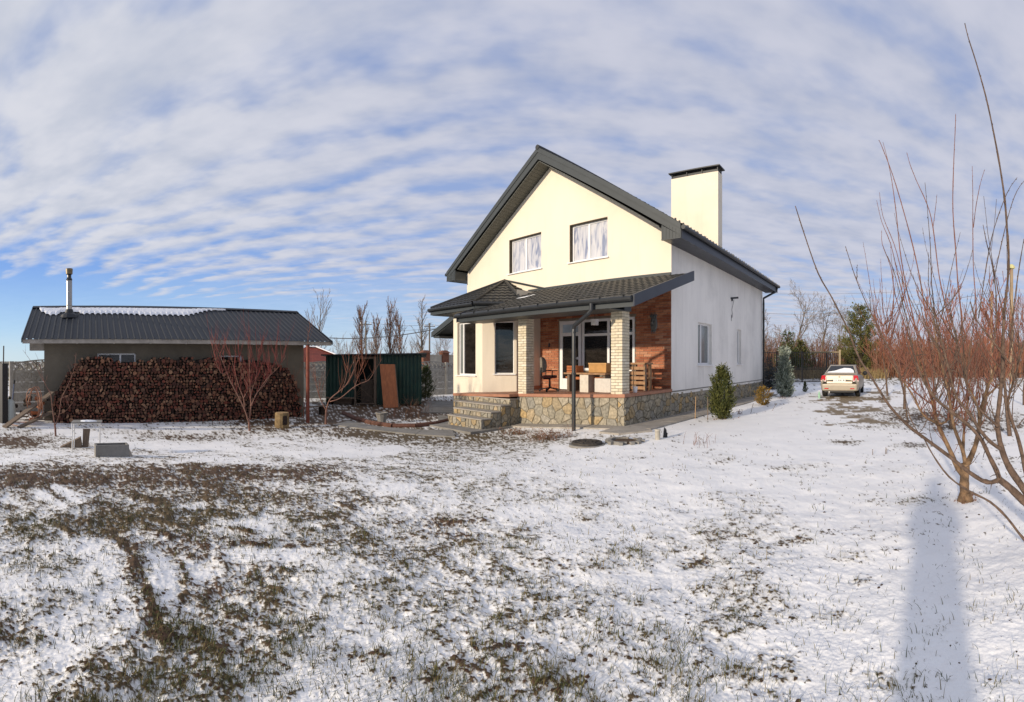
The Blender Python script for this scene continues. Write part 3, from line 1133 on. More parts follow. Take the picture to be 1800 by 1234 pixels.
mb.build('downpipe', M['dark_metal'], house)
# fixings proud of the tiles along the eave (snow guards)
mb = MB()
for k in range(40):
    yk = y0 + .25 + k * .26
    mb.box((ex1 - .32, yk, zE + .32 * .655 + .03), (ex1 - .28, yk + .05, zE + .30 * .655 + .11))
tag(mb.build('snow_guard', M['roof'], roof), kind='stuff')

# ---- chimney
chim = empty('chimney', (0, 0, 0), 0, house)
cx0, cx1, cy0, cy1, cz = -2.98, -0.82, 5.85, 6.32, 9.42
mb = MB()
mb.box((cx0, cy0, 5.6), (cx1, cy1, cz))
mb.build('stack', M['plaster'], chim)
mb = MB()
mb.box((cx0 - .09, cy0 - .09, cz + .20), (cx1 + .09, cy1 + .09, cz + .245))
mb.box((cx0 + .05, cy0 + .05, cz + .001), (cx1 - .05, cy1 - .05, cz + .12))
for k in range(4):
    x = cx0 + .01 + k * (cx1 - cx0 - .06) / 3
    for y in (cy0 + .01, cy1 - .05):
        mb.box((x, y, cz), (x + .035, y + .04, cz + .2))
mb.build('cap', M['dark_metal'], chim)

# ---- stone facing: irregular cells, each stone its own object with recessed joints
stone_count = [0]


def voronoi(w, h, cell, rng, jitter=.5, sx=1.0):
    nx, ny = max(1, round(w / cell / sx)), max(1, round(h / cell))
    seeds = [((i + .5 + rng.uniform(-jitter, jitter) + (.5 if j % 2 else 0) * .7) * w / nx, (j + .5 + rng.uniform(-jitter, jitter)) * h / ny) for i in range(-1, nx + 1) for j in range(ny)]
    cells = []
    for k, (px, py) in enumerate(seeds):
        poly = [(0, 0), (w, 0), (w, h), (0, h)]
        for q, (qx, qy) in enumerate(seeds):
            if q == k or abs(qx - px) > cell * sx * 3.2 or abs(qy - py) > cell * 3.2:
                continue
            a, b = qx - px, qy - py
            poly = clip_poly(poly, a, b, (qx * qx + qy * qy - px * px - py * py) / 2)
            if len(poly) < 3:
                break
        if len(poly) >= 3:
            cells.append(poly)
    return cells


def shrink(poly, g):
    n = len(poly)
    out = poly
    ar = 0.5 * sum(poly[i][0] * poly[(i + 1) % n][1] - poly[(i + 1) % n][0] * poly[i][1] for i in range(n))
    s = 1 if ar > 0 else -1
    for k in range(n):
        p, q = poly[k], poly[(k + 1) % n]
        ex, ez = q[0] - p[0], q[1] - p[1]
        ln = hypot(ex, ez)
        if ln < 1e-5:
            continue
        out = clip_poly(out, ez * s, -ex * s, (ez * p[0] - ex * p[1]) * s - g * ln)
        if len(out) < 3:
            return []
    return out


def stones(parent, w, h, place, cell, rng, joined=False, sx=1.0, gap=.011, proud=.03):
    """place(a, outward, z) for a in 0..w, z in 0..h"""
    acc = MB()
    for poly in voronoi(w, h, cell, rng, sx=sx):
        p0 = shrink(poly, gap)
        if len(p0) < 3:
            continue
        pr = proud * rng.uniform(.6, 1.15)
        p1 = shrink(p0, .014)
        if len(p1) != len(p0):
            cx, cy = sum(p[0] for p in p0) / len(p0), sum(p[1] for p in p0) / len(p0)
            p1 = [(cx + (x - cx) * .86, cy + (y - cy) * .86) for x, y in p0]
        mb = acc if joined else MB()
        t = rng.random()
        n = len(p0)
        tl = [rng.uniform(-.004, .004) for _ in range(n)]
        lo = [place(a, -.01, z) for a, z in p0]
        mid = [place(a, pr * .7, z) for a, z in p0]
        hi = [place(a, pr + tl[i], z) for i, (a, z) in enumerate(p1)]
        mb.add(lo + mid + hi, [(i, (i + 1) % n, n + (i + 1) % n, n + i) for i in range(n)] + [(n + i, n + (i + 1) % n, 2 * n + (i + 1) % n, 2 * n + i) for i in range(n)] + [tuple(range(2 * n, 3 * n))], tone=t)
        if not joined:
            mb.build('stone', M['stone'], parent)
            stone_count[0] += 1
    if joined:
        tag(acc.build('stonework', M['stone_far'], parent, tones=True), kind='stuff')


PF = -2.52                                           # porch front
rs = random.Random(21)
# plinth of the porch: a core of mortar, stones on the front and on the right side
plinth = MB()
fx0 = -3.72
lo = [(fx0, PF, -.6), (-.0, PF, -.6), (0, 0.0, -.6), (0, .01, -.6), (fx0, .01, -.6)]


def core(mb, x0, x1, y0_, y1_, z0, dz=-.075, mi=0):
    lo = [(x0, y0_, z0), (x1, y0_, z0), (x1, y1_, z0), (x0, y1_, z0)]
    hi = [(x, y, floor_z(x) + dz) for x, y, z in lo]
    mb.hexa(lo, hi, mi)


core(plinth, -3.72, -.035, PF + .035, -.002, -.6, dz=-.08)
core(plinth, -7.52, -3.721, -1.98, -.002, -.6, dz=-.09)
pl = plinth.build('plinth', M['mortar'], house)


def plinth_front(a, o, z):
    x = fx0 + a
    zz = hground(x, PF) - .06
    top = floor_z(x) - .082
    return (x, PF + .035 - o, zz + (top - zz) * z)


def ps(cellw, fn, w, cell, rng, joined=False, sx=1.0, proud=.03):
    stones(pl, w, 1.0 * cellw, lambda a, o, z: fn(a, o, z / cellw), cell, rng, joined, sx, proud=proud)


ps(0.82, plinth_front, 3.52, .27, rs)
ps(0.82, lambda a, o, z: (-.035 + o if False else -.2 + a, PF + .035 - o, (hground(-.1, PF) - .06) + (floor_z(0) - .082 - hground(-.1, PF) + .06) * z), .2, .22, rs)
ps(0.82, lambda a, o, z: (-.035 + o, PF + .04 + a, (hground(0, PF) - .05) + (floor_z(0) - .082 - hground(0, PF) + .05) * z), 2.46, .21, rs)

# plinth of the main side wall
mb = MB()
mb.box((-.3, .0, -.4), (-.03, HL, .70))
sp = mb.build('plinth', M['mortar_dark'], house)
stones(sp, 3.2, .74, lambda a, o, z: (-.03 + o, a + .0, z - .05), .20, rs, False)
stones(sp, HL - 3.2, .74, lambda a, o, z: (-.03 + o, 3.2 + a, z - .05), .20, rs, True)
mb = MB()
mb.box((-.25, .0, .70), (.012, HL, .735))
mb.build('ledge', M['concrete_grey'], house)

# floor slab of the porch with its overhanging edge
mb = MB()


def slab(mb, pts, dz0, dz1, mi=0):
    mb.hexa([(x, y, floor_z(x) + dz0) for x, y in pts], [(x, y, floor_z(x) + dz1) for x, y in pts], mi)


slab(mb, [(-4.05, PF - .03), (.03, PF - .03), (.03, -.003), (-5.09, -.003), (-5.09, -1.19)], -.08, 0.0)
slab(mb, [(-6.34, -2.9), (-3.62, -2.9), (-3.62, PF - .031), (-4.06, PF - .031), (-5.2, -1.10), (-5.92, -1.97), (-6.34, -1.97)], -.08, -.004)
mb.build('porch_floor', M['terrazzo'], house)

# ---- steps
steps = empty('steps', (0, 0, 0), 0, house)
SX = -3.62
left_ends = [-5.18, -5.36, -5.85, -6.34]
gb = -.36
tops = [0.02, 0.19, 0.355, 0.52]
fronts = [-3.94, -3.59, -3.23, -2.88]
backs = [-3.59, -3.23, -2.88, -1.99]
stepcore = MB()
for k in range(4):
    stepcore.box((left_ends[k] + .03, fronts[k] + .03, gb), (SX - .03, (backs[k] + .05 if k < 3 else -1.985), tops[k] - .03))
stepcore.build('step_core', M['mortar'], steps)
sc = steps
for k in range(4):
    mb = MB()
    mb.box((left_ends[k] - .01, fronts[k] - .012, tops[k] - .03), (SX + .012, min(backs[k], PF) + .028, tops[k]))
    mb.build('tread', M['concrete'], steps)
    zb = gb if k == 0 else tops[k - 1]
    if k == 3:
        continue
    stones(sc, SX - left_ends[k], tops[k] - .03 - zb, lambda a, o, z, k=k, zb=zb: (left_ends[k] + a, fronts[k] + .03 - o, zb + z), .17, rs, False, sx=.9, proud=.03)
stones(sc, SX + 6.34, floor_z(-5) - .085 - tops[2], lambda a, o, z: (-6.34 + a, fronts[3] + .03 - o, tops[2] + z), .17, rs, False, sx=.9, proud=.03)
# stepped side: columns of stone below each tread
for k in range(4):
    stones(sc, min(backs[k], PF + .03) - fronts[k], tops[k] - .03 - gb, lambda a, o, z, k=k: (SX - .03 + o, fronts[k] + .03 + a, gb + z), .2, rs, False)
# plinth front of the bay seen left of the steps
stones(pl, 1.22, .86, lambda a, o, z: (-7.54 + a, -1.98 - o, -.42 + z), .2, rs, False)
mb = MB()
mb.hexa([(-5.9, -4.45, -.5), (-3.45, -4.45, -.5), (-3.45, PF - .1, -.5), (-5.9, PF - .1, -.5)], [(-5.9, -4.45, -.285), (-3.45, -4.45, -.255), (-3.45, PF - .1, -.235), (-5.9, PF - .1, -.27)])
mb.build('footing', M['concrete_grey'], house)

# ---- bay room: front face, chamfer with a window each, side wall on the porch
bay = empty('bay_room', (0, 0, 0), 0, house)
B0, B1, B2 = (-7.54, -2.0), (-5.90, -2.0), (-5.09, -1.19)
mb = MB()
wall_mesh(mb, [(-7.54, .40), (-5.90, .40), (-5.90, 3.4), (-7.54, 3.4)], [(-7.30, -6.26, 1.11, 2.97)], fplace(-2.0), reveal=.18)
cd_ = Vector((B2[0] - B1[0], B2[1] - B1[1], 0)).normalized()
cn = Vector((cd_.y, -cd_.x, 0))                      # outward
cl = hypot(B2[0] - B1[0], B2[1] - B1[1])


def cplace(a, i, z):
    p = Vector((B1[0], B1[1], 0)) + cd_ * a - cn * i
    return (p.x, p.y, z)


wall_mesh(mb, [(0, .40), (cl, .40), (cl, 3.4), (0, 3.4)], [(.41, 1.06, 1.18, 2.93)], cplace, reveal=.14)
mb.add([(-5.09, -1.19, .4), (-5.09, 0, .4), (-5.09, 0, 4.0), (-5.09, -1.19, 4.0)], [(0, 1, 2, 3)])
mb.add([(-7.54, -2.0, -.5), (-7.54, 0, -.5), (-7.54, 0, 3.4), (-7.54, -2.0, 3.4)], [(3, 2, 1, 0)])
mb.build('bay_wall', M['plaster'], bay)
window(house, -7.30, -6.26, 1.11, 2.97, fplace(-2.0), [0.24], [M['pale_glass'], M['glass']], rev=.13, fw=.05)
window(house, .41, 1.06, 1.18, 2.93, cplace, [], M['glass'], rev=.1, fw=.03)
mb = MB()
mb.box((-5.085, -1.0, .63), (-5.06, -.02, .75))
mb.build('skirting', M['terrazzo'], bay)
# hipped roof over the bay
EZ = 3.50
A_, B_, Cc, D_, E_ = (-8.2, 0, EZ), (-8.2, -2.55, EZ), (-5.65, -2.55, EZ), (-4.55, -1.45, EZ), (-4.55, 0, EZ)
AP = (-6.95, -.01, 4.62)
broof = empty('bay_roof', (0, 0, 0), 0, house)
for p, q in ((A_, B_), (B_, Cc), (Cc, D_), (D_, E_)):
    mb = MB()
    vs, fs = tile_sheet(p, q, AP, AP, n_per=7)
    mb.add(vs, fs)
    mb.build('tile_sheet', M['roof'], broof)
for q in (B_, Cc, D_):
    mb = MB()
    mb.tube([(q[0], q[1], q[2] + .05), (AP[0], AP[1], AP[2] + .05)], .06, 6)
    mb.build('hip_cap', M['roof'], broof)
mb = MB()
mb.tube([(-8.2, -.05, 4.02), (AP[0], -.05, AP[2] + .06), (-4.6, -.05, 4.06)], .035, 5)
mb.build('flashing', M['trim'], broof)
mb = MB()
lo = [(x, y, 3.27) for x, y in ((-8.15, -.01), (-8.15, -2.5), (-5.67, -2.5), (-4.6, -1.43), (-4.6, -.01))]
mb.hexa(lo, [(x, y, 3.30) for x, y, z in lo])
mb.build('soffit', M['soffit'], broof)
for p, q in ((A_, B_), (B_, Cc), (Cc, D_)):
    mb = MB()
    mb.bar((p[0], p[1], 3.385), (q[0], q[1], 3.385), .03, .20)
    mb.build('fascia', M['trim'], broof)
    mb = MB()
    d_ = (Vector(q) - Vector(p)).normalized()
    n_ = Vector((d_.y, -d_.x, 0))
    if n_.dot(Vector((p[0] + 6.4, p[1] + .5, 0))) < 0:
        n_ = -n_
    off = n_ * .085
    mb.tube([Vector((p[0], p[1], 3.47)) + off - d_ * .02, Vector((q[0], q[1], 3.45)) + off + d_ * .02], .062, 8)
    mb.build('gutter', M['dark_metal'], broof)
# little roof over the side door, further left
mb = MB()
lo = [(-10.35, -1.0, 2.80), (-8.35, -1.0, 3.62), (-8.35, -1.0, 3.42), (-10.35, -1.0, 2.60)]
mb.hexa(lo, [(x, y + 1.9, z) for x, y, z in lo])
lo = [(-10.42, -1.06, 2.83), (-8.3, -1.06, 3.70), (-8.3, -1.06, 3.46), (-10.42, -1.06, 2.62)]
mb.hexa(lo, [(x, y + .05, z) for x, y, z in lo])
mb.box((-10.3, -1.0, 2.58), (-9.9, .9, 2.66))
mb.build('canopy', M['trim'], house)

# ---- porch roof
PE, PX0, PX1 = -3.2, -5.67, .68                      # eave line, left and right ends
zPE, zPT = 3.02, 4.07
proof = empty('porch_roof', (0, 0, 0), 0, house)
mb = MB()
vs, fs = tile_sheet((PX0, PE, zPE), (PX1, PE, zPE), (PX0, -.02, zPT), (PX1, -.02, zPT), n_per=7, amp=.026)
mb.add(vs, fs)
mb.build('tile_sheet', M['roof'], proof)
mb = MB()
lo = [(PX0 + .02, PE + .03, zPE - .06), (PX1 - .02, PE + .03, zPE - .06), (PX1 - .02, -.004, zPT - .06), (PX0 + .02, -.004, zPT - .06)]
mb.hexa(lo, [(x, y, z + .05) for x, y, z in lo])
mb.build('roof_deck', M['soffit'], proof)
mb = MB()
mb.bar((PX0, -.03, zPT + .05), (PX1 - .68, -.03, zPT + .05), .05, .10)
mb.build('flashing', M['trim'], proof)
for s, x in ((1, PX1), (-1, PX0)):
    mb = MB()
    lo = [(x, PE - .03, zPE - .20), (x, PE - .03, zPE + .07), (x, -.0, zPT + .085), (x, .0, zPT - .19)]
    mb.hexa(lo, [(p[0] + s * .045, p[1], p[2]) for p in lo])
    mb.build('verge_board', M['verge'], proof)
mb = MB()
mb.box((PX0 + .02, PE + .0, zPE - .20), (PX1 - .002, PE + .03, zPE - .015))
mb.build('fascia', M['trim'], proof)
mb = MB()
mb.tube([(PX0 - .03, PE - .075, zPE - .01), (PX1 + .0, PE - .075, zPE - .02)], .066, 10)
for k in range(10):
    x = PX0 + .3 + k * .65
    mb.box((x, PE - .145, zPE - .03), (x + .012, PE, zPE + .058))
mb.build('gutter', M['dark_metal'], proof)
mb = MB()
mb.box((PX0 + .1, PF - .02, 2.83), (.02, PF + .30, 2.99))
mb.build('beam', M['trim'], proof)
mb = MB()                                            # flat lining between beam and eave
mb.box((PX0 + .04, PE + .03, 2.815), (.03, PF - .021, 2.835))
mb.build('soffit', M['trim'], proof)
mb = MB()
dp = [(-.42, PE - .08, 2.95), (-.42, PE - .085, 2.80), (-.50, PE - .09, 2.72), (-.98, PE - .02, 2.46), (-1.02, PE - .0, 2.38), (-1.02, PE - .0, -.10), (-1.04, PE - .12, -.16)]
mb.tube(dp, .052, 10)
for z in (2.3, 1.3, .35):
    mb.tube([(-1.02, PE, z - .02), (-1.02, PE, z + .02)], .060, 10)
mb.build('downpipe', M['dark_metal'], proof, smooth_=False)
# dab of snow left in the valley
mb = MB()
mb.add([(-4.75, -1.55, 3.62), (-4.45, -1.55, 3.62), (-4.2, -1.2, 3.74), (-4.4, -1.1, 3.77), (-4.8, -1.4, 3.67)], [(0, 1, 2, 3, 4)])
tag(mb.build('snow_patch', M['snow'], proof), kind='stuff')

# ---- brick wall at the back of the porch
bw = MB()
bw.box((-5.088, -.022, .5), (-4.24, -.004, 3.86))
bw.box((-4.24, -.022, 2.97), (-1.21, -.004, 3.86))
bw.box((-1.21, -.022, .5), (-.002, -.004, 3.86))
bwall = bw.build('brick_wall', M['mortar_dark'], house)
BL, BH, J = .25, .065, .011
bme = MB().box((0, 0, 0), (BL, .03, BH)).mesh('brick', M['red_brick'])
bhalf = MB().box((0, 0, 0), (.12, .03, BH)).mesh('brick_half', M['red_brick'])
bricks, rest = [], MB()
rb = random.Random(5)
z = .60
row = 0
while z + BH < 3.84:
    x = -5.08 + (0 if row % 2 else -.13)
    while x < 0:
        a, b = max(x, -5.082), min(x + BL, -.004)
        spans = [(a, b)]
        if z + BH > .6 and z < 2.97:
            spans = [(a, min(b, -4.245)), (max(a, -1.205), b)]
        for p, q in spans:
            if q - p > .05 and z > floor_z(p) - .05:
                bricks.append((p, q, z))
        x += BL + J
    z += BH + J
    row += 1
whole = [b for b in bricks if abs(b[1] - b[0] - BL) < .01]
whole.sort(key=lambda b: -b[0])
pick = set(id(b) for b in whole[:60])
for b in bricks:
    pr = rb.uniform(-.003, .003)
    if id(b) in pick:
        link('brick', bme, bwall, (b[0], -.034 + pr, b[2]))
    else:
        rest.box((b[0], -.034 + pr, b[2]), (b[1], -.012, b[2] + BH), tone=rb.random())
tag(rest.build('brickwork', M['red_brick_far'], bwall, tones=True), kind='stuff')
# door with a transom, and the tall glazing beside it
door = window(house, -4.22, -3.30, .66, 2.95, fplace(-.03), [], [M['glass'], M['sky_reflection']], sill=False, rows=(2.50,), name='door', fw=.12, rev=.07)
mb = MB()
mb.box((-3.44, -.05, 1.66), (-3.41, .04, 1.74))
mb.bar((-3.425, -.05, 1.70), (-3.57, -.05, 1.70), .02, .02)
mb.build('handle', M['pvc'], door)
mb = MB()
mb.box((-4.10, .015, .78), (-3.42, .05, 1.02))
mb.build('bottom_panel', M['pvc'], door)
window(house, -3.26, -1.25, 1.30, 2.95, fplace(-.03), [.52], M['glass'], sill=False, rows=(2.45,), fw=.08, rev=.07)
mb = MB()
mb.box((-3.26, .04, .62), (-1.25, .10, 1.29))
mb.build('window_parapet', M['mortar_dark'], house)

# ---- two columns of cream brick; each brick is a sub-part
cbw = MB().box((0, 0, 0), (.205, .113, .062)).mesh('brick', M['cream_brick'])
cbd = MB().box((0, 0, 0), (.113, .205, .062)).mesh('brick', M['cream_brick'])


def column(x, y, z0, z1):
    s = .33
    mb = MB()
    mb.box((x + .012, y + .012, z0), (x + s - .012, y + s - .012, z1))
    col = mb.build('column', M['mortar_dark'], house)
    z = z0
    k = 0
    while z + .062 <= z1 + .03:
        if k % 2:
            spots = [(cbw, 0, 0), (cbd, .217, 0), (cbd, 0, .125), (cbw, .125, .217)]
        else:
            spots = [(cbd, 0, 0), (cbw, .125, 0), (cbd, .217, .125), (cbw, 0, .217)]
        for me, a, b in spots:
            link('brick', me, col, (x + a + rb.uniform(-.002, .002), y + b + rb.uniform(-.002, .002), z))
        z += .0735
        k += 1
    return col


column(-.42, PF + .05, floor_z(-.3) - .0, 2.86)
column(-3.70, PF + .05, floor_z(-3.5) - .09, 2.86)

# camera bracket with dangling wires on the side wall
dev = tag(empty('wall_bracket', hworld(0.0, 5.2, 4.02), HR), 'small dark bracket with dangling wires high on the side wall', 'bracket')
mb = MB()
mb.bar((0, -.12, .03), (.22, .14, .08), .05, .07)
mb.box((.001, -.04, -.06), (.05, .04, .06))
mb.build('arm', M['dark_metal'], dev)
mb = MB()
mb.tube([(.1, 0, 0), (.05, .02, -.2), (.02, -.03, -.4), (.02, .05, -.6), (.015, .0, -.72), (.02, -.06, -.6), (.015, -.08, -.85)], .008, 5)
mb.build('wire', M['dark_metal'], dev)

# ---- paved strips and slabs round the house
mb = MB()


def strip(mb, pts, t=.07, lift=.012):
    w = [hworld(x, y) for x, y in pts]
    lo = [(p.x, p.y, float(gz(p.x, p.y)) - .15) for p in w]
    hi = [(p.x, p.y, float(gz(p.x, p.y)) + lift) for p in w]
    mb.hexa(lo, hi)


for k in range(9):
    y = PF - .1 + k * 1.36
    strip(mb, [(-.02, y), (.78, y + .02), (.78, y + 1.34), (-.02, y + 1.35)], lift=.035)
for k in range(4):
    strip(mb, [(-3.6 + k * .95, PF - .42), (-2.67 + k * .95, PF - .40), (-2.67 + k * .95, PF + .02), (-3.6 + k * .95, PF + .02)], lift=.04)
strip(mb, [(-.1, PF - .9), (.5, PF - 1.0), (.95, PF - .3), (.6, PF - .12), (-.1, PF - .1)], lift=.045)
tag(mb.build('path', M['concrete']), kind='structure')

# ------------------------------------------------------------------ the long wood shed on the left.  Local: x along its front, y into the depth
SHR = radians(51.9)
SD = 15.0
SG = -0.32
SO = Vector((-sin(SHR) * SD, cos(SHR) * SD, 0))
shed = tag(empty('wood_shed', SO, SHR), 'long low grey shed with dark ribbed metal roof behind the firewood stack', 'shed')


def sworld(x, y, z=0.0):
    return SO + Vector((x * cos(SHR) - y * sin(SHR), x * sin(SHR) + y * cos(SHR), z))


M['grey_render'] = mat('grey_render', (0.15, 0.13, 0.098), 0.95, 0.22, 1.5, bump=0.3, detail=8)
M['shed_roof'] = mat('ribbed_roof_metal', (0.016, 0.019, 0.024), 0.55, 0.2, 2.0, spec=0.5)
M['old_white'] = mat('old_white_wood', (0.34, 0.31, 0.27), 0.8, 0.3, 4)
sx0, sx1 = -1.46, 7.42


def shplace(a, i, z):
    return (a, i, z)


mb = MB()
wall_mesh(mb, [(sx0, -.6), (sx1, -.6), (sx1, 2.28), (sx0, 2.28)], [(.25, 1.5, 1.2, 1.86), (4.35, 5.1, 1.2, 1.80)], shplace, reveal=.15)
for x in (sx0, sx1):
    mb.add([(x, 0, -.6), (x, 5.0, -.6), (x, 5.0, 2.28), (x, 2.5, 3.5), (x, 0, 2.28)], [(0, 1, 2, 3, 4)])
mb.add([(sx0, 5.0, -.6), (sx1, 5.0, -.6), (sx1, 5.0, 2.28), (sx0, 5.0, 2.28)], [(0, 3, 2, 1)])
mb.build('wall', M['grey_render'], shed)
window(shed, .25, 1.5, 1.2, 1.86, shplace, [.6], M['glass'], sill=False, fw=.05)
window(shed, 4.35, 5.1, 1.2, 1.80, shplace, [.5], M['glass'], sill=False, fw=.05)
# ribbed roof sheets
ry0, ry1, rz0, rz1 = -.45, 2.5, 2.29, 3.63
rx0, rx1 = -2.13, 8.35
sr = empty('roof', (0, 0, 0), 0, shed)
slope = (rz1 - rz0) / (ry1 - ry0)


def ribbed(mb, x0, x1, ya, za, yb, zb, pitch=.20, h=.028):
    prof = []
    x = x0
    while x < x1 - .001:
        for dx, z in ((0, 0), (.125, 0), (.145, h), (.18, h)):
            if x + dx < x1:
                prof.append((x + dx, z))
        x += pitch
    prof.append((x1, 0))
    n = len(prof)
    sg = 1 if yb > ya else -1
    nl = hypot(yb - ya, zb - za)
    ny, nz_ = -(zb - za) / nl * sg, abs(yb - ya) / nl
    vs = [(px_, ya + ny * w, za + nz_ * w) for px_, w in prof] + [(px_, yb + ny * w, zb + nz_ * w) for px_, w in prof]
    mb.add(vs, [(i, i + 1, n + i + 1, n + i) for i in range(n - 1)])
    vs = [(px_, ya, za - .012) for px_, w in prof]
    return mb


mb = MB()
ribbed(mb, rx0, rx1, ry0, rz0, ry1, rz1)
mb.build('roof_sheet', M['shed_roof'], sr)
mb = MB()
ribbed(mb, rx0, rx1, 5.45, rz0, ry1, rz1)
mb.build('roof_sheet', M['shed_roof'], sr)
mb = MB()
mb.hexa([(rx0, ry1 - .16, rz1 - .03), (rx1, ry1 - .16, rz1 - .03), (rx1, ry1, rz1 + .045), (rx0, ry1, rz1 + .045)], [(rx0, ry1 - .16, rz1 - .015), (rx1, ry1 - .16, rz1 - .015), (rx1, ry1, rz1 + .06), (rx0, ry1, rz1 + .06)])
mb.hexa([(rx0, ry1 + .16, rz1 - .03), (rx1, ry1 + .16, rz1 - .03), (rx1, ry1 + .001, rz1 + .045), (rx0, ry1 + .001, rz1 + .045)], [(rx0, ry1 + .16, rz1 - .015), (rx1, ry1 + .16, rz1 - .015), (rx1, ry1 + .001, rz1 + .06), (rx0, ry1 + .001, rz1 + .06)])
mb.build('ridge_cap', M['shed_roof'], sr)
mb = MB()
mb.box((rx0 + .02, ry0 + .03, rz0 - .13), (rx1 - .02, ry0 + .06, rz0 + .008))
mb.box((rx0 + .05, ry0 + .06, rz0 - .05), (rx1 - .05, .3, rz0 - .035))
mb.build('fascia', M['old_white'], sr)
for x in [rx0 + .6 + k * 1.15 for k in range(9)]:
    mb = MB()
    mb.bar((x, ry0 + .02, rz0 - .10), (x, .1, rz0 - .03), .05, .09)
    mb.build('rafter', M['old_white'], sr)
for x in (rx0, rx1):
    mb = MB()
    for ya, yb, za, zb in ((ry0, ry1, rz0, rz1), (5.45, ry1, rz0, rz1)):
        lo = [(x - .015, ya, za - .10), (x + .015, ya, za - .10), (x + .015, ya, za + .03), (x - .015, ya, za + .03)]
        hi = [(x - .015, yb, zb - .10), (x + .015, yb, zb - .10), (x + .015, yb, zb + .03), (x - .015, yb, zb + .03)]
        mb.hexa(lo, hi)
    mb.build('verge_board', M['dark_metal'], sr)
mb = MB()
mb.box((-1.95, .1, 1.95), (-1.46, .5, 2.2))
mb.build('eave_box', M['old_white'], sr)
# snow left under the ridge, following the ribs
def roof_snow():
    mb = MB()
    xs = np.arange(-1.85, 5.2, .04)
    rng = np.random.RandomState(4)
    edge = []
    for x in xs:
        t0 = .70 + .08 * float(fbm(np.array([x * 1.3]), np.array([0.3]), 9, 3)[0]) - .04 * (1 if (x + 2.13) % .2 > .12 else 0)
        if x > 3.6:
            t0 += (x - 3.6) * .20
        if -1.05 < x < -.35:
            t0 = max(t0, .80)
        if x < -1.5:
            t0 += (-1.5 - x) * .5
        t0 = min(t0, .93)
        edge.append(t0)
    nl = hypot(ry1 - ry0, rz1 - rz0)
    ny, nz_ = -(rz1 - rz0) / nl, (ry1 - ry0) / nl
    vs, fs = [], []
    K = 6
    for i, x in enumerate(xs):
        for k in range(K):
            t = edge[i] + (.955 - edge[i]) * k / (K - 1)
            w = .004 + (.045 if 0 < k < K - 1 else 0.0) + .012 * float(rng.rand())
            vs.append((x, ry0 + (ry1 - ry0) * t + ny * (w + .02), rz0 + (rz1 - rz0) * t + nz_ * (w + .02)))
    for i in range(len(xs) - 1):
        for k in range(K - 1):
            fs.append((i * K + k, (i + 1) * K + k, (i + 1) * K + k + 1, i * K + k + 1))
    mb.add(vs, fs)
    tag(mb.build('roof_snow', M['snow'], sr, smooth_=True), kind='stuff')


roof_snow()
# stove pipe through the roof
sp_ = empty('stove_pipe', (-.72, 1.62, 0), 0, shed)
zf = rz0 + (1.62 - ry0) * slope
mb = MB()
mb.lathe([(.36, -.10), (.30, .02), (.16, .10), (.13, .22)], 14, c=(0, 0, zf - .0))
mb.build('flashing', M['shed_roof'], sp_)
mb = MB()
mb.lathe([(.105, zf), (.105, zf + 1.22), (.10, zf + 1.24)], 16)
mb.tube([(0, 0, zf + .35), (0, 0, zf + .37)], .112, 16)
mb.build('pipe', M['steel'], sp_, smooth_=True)
mb = MB()
mb.lathe([(.10, zf + 1.24), (.115, zf + 1.28), (.075, zf + 1.36), (.075, zf + 1.44), (.11, zf + 1.48), (.0, zf + 1.5)], 14)
mb.build('collar', M['dark_metal'], sp_)
mb = MB()
mb.lathe([(.0, zf + 1.475), (.12, zf + 1.475), (.13, zf + 1.66), (.12, zf + 1.67), (.0, zf + 1.68)], 16)
mb.build('cowl', mat('tarnished_steel', (0.20, 0.16, 0.10), 0.35, 0.3, 8, metal=.8), sp_)

# ---- firewood: 300 largest-showing logs are objects, the rest one joined part
LOGC = [(0.045, 0.022, 0.016), (0.15, 0.058, 0.036), (0.075, 0.035, 0.024), (0.25, 0.12, 0.068), (0.03, 0.018, 0.015), (0.19, 0.055, 0.034), (0.06, 0.03, 0.022), (0.30, 0.17, 0.10), (0.10, 0.045, 0.032)]


def log_mat(name, source):
    m = palette_mat(name, LOGC, source=source, grain=38, gamt=.45, bump=.6)
    return m


M['log_end'] = log_mat('log_end', 'random')
M['log_end_far'] = log_mat('log_end_joined', 'tone')
M['log_bark'] = mat('log_bark', (0.038, 0.025, 0.018), 0.95, 0.4, 20, bump=.6)


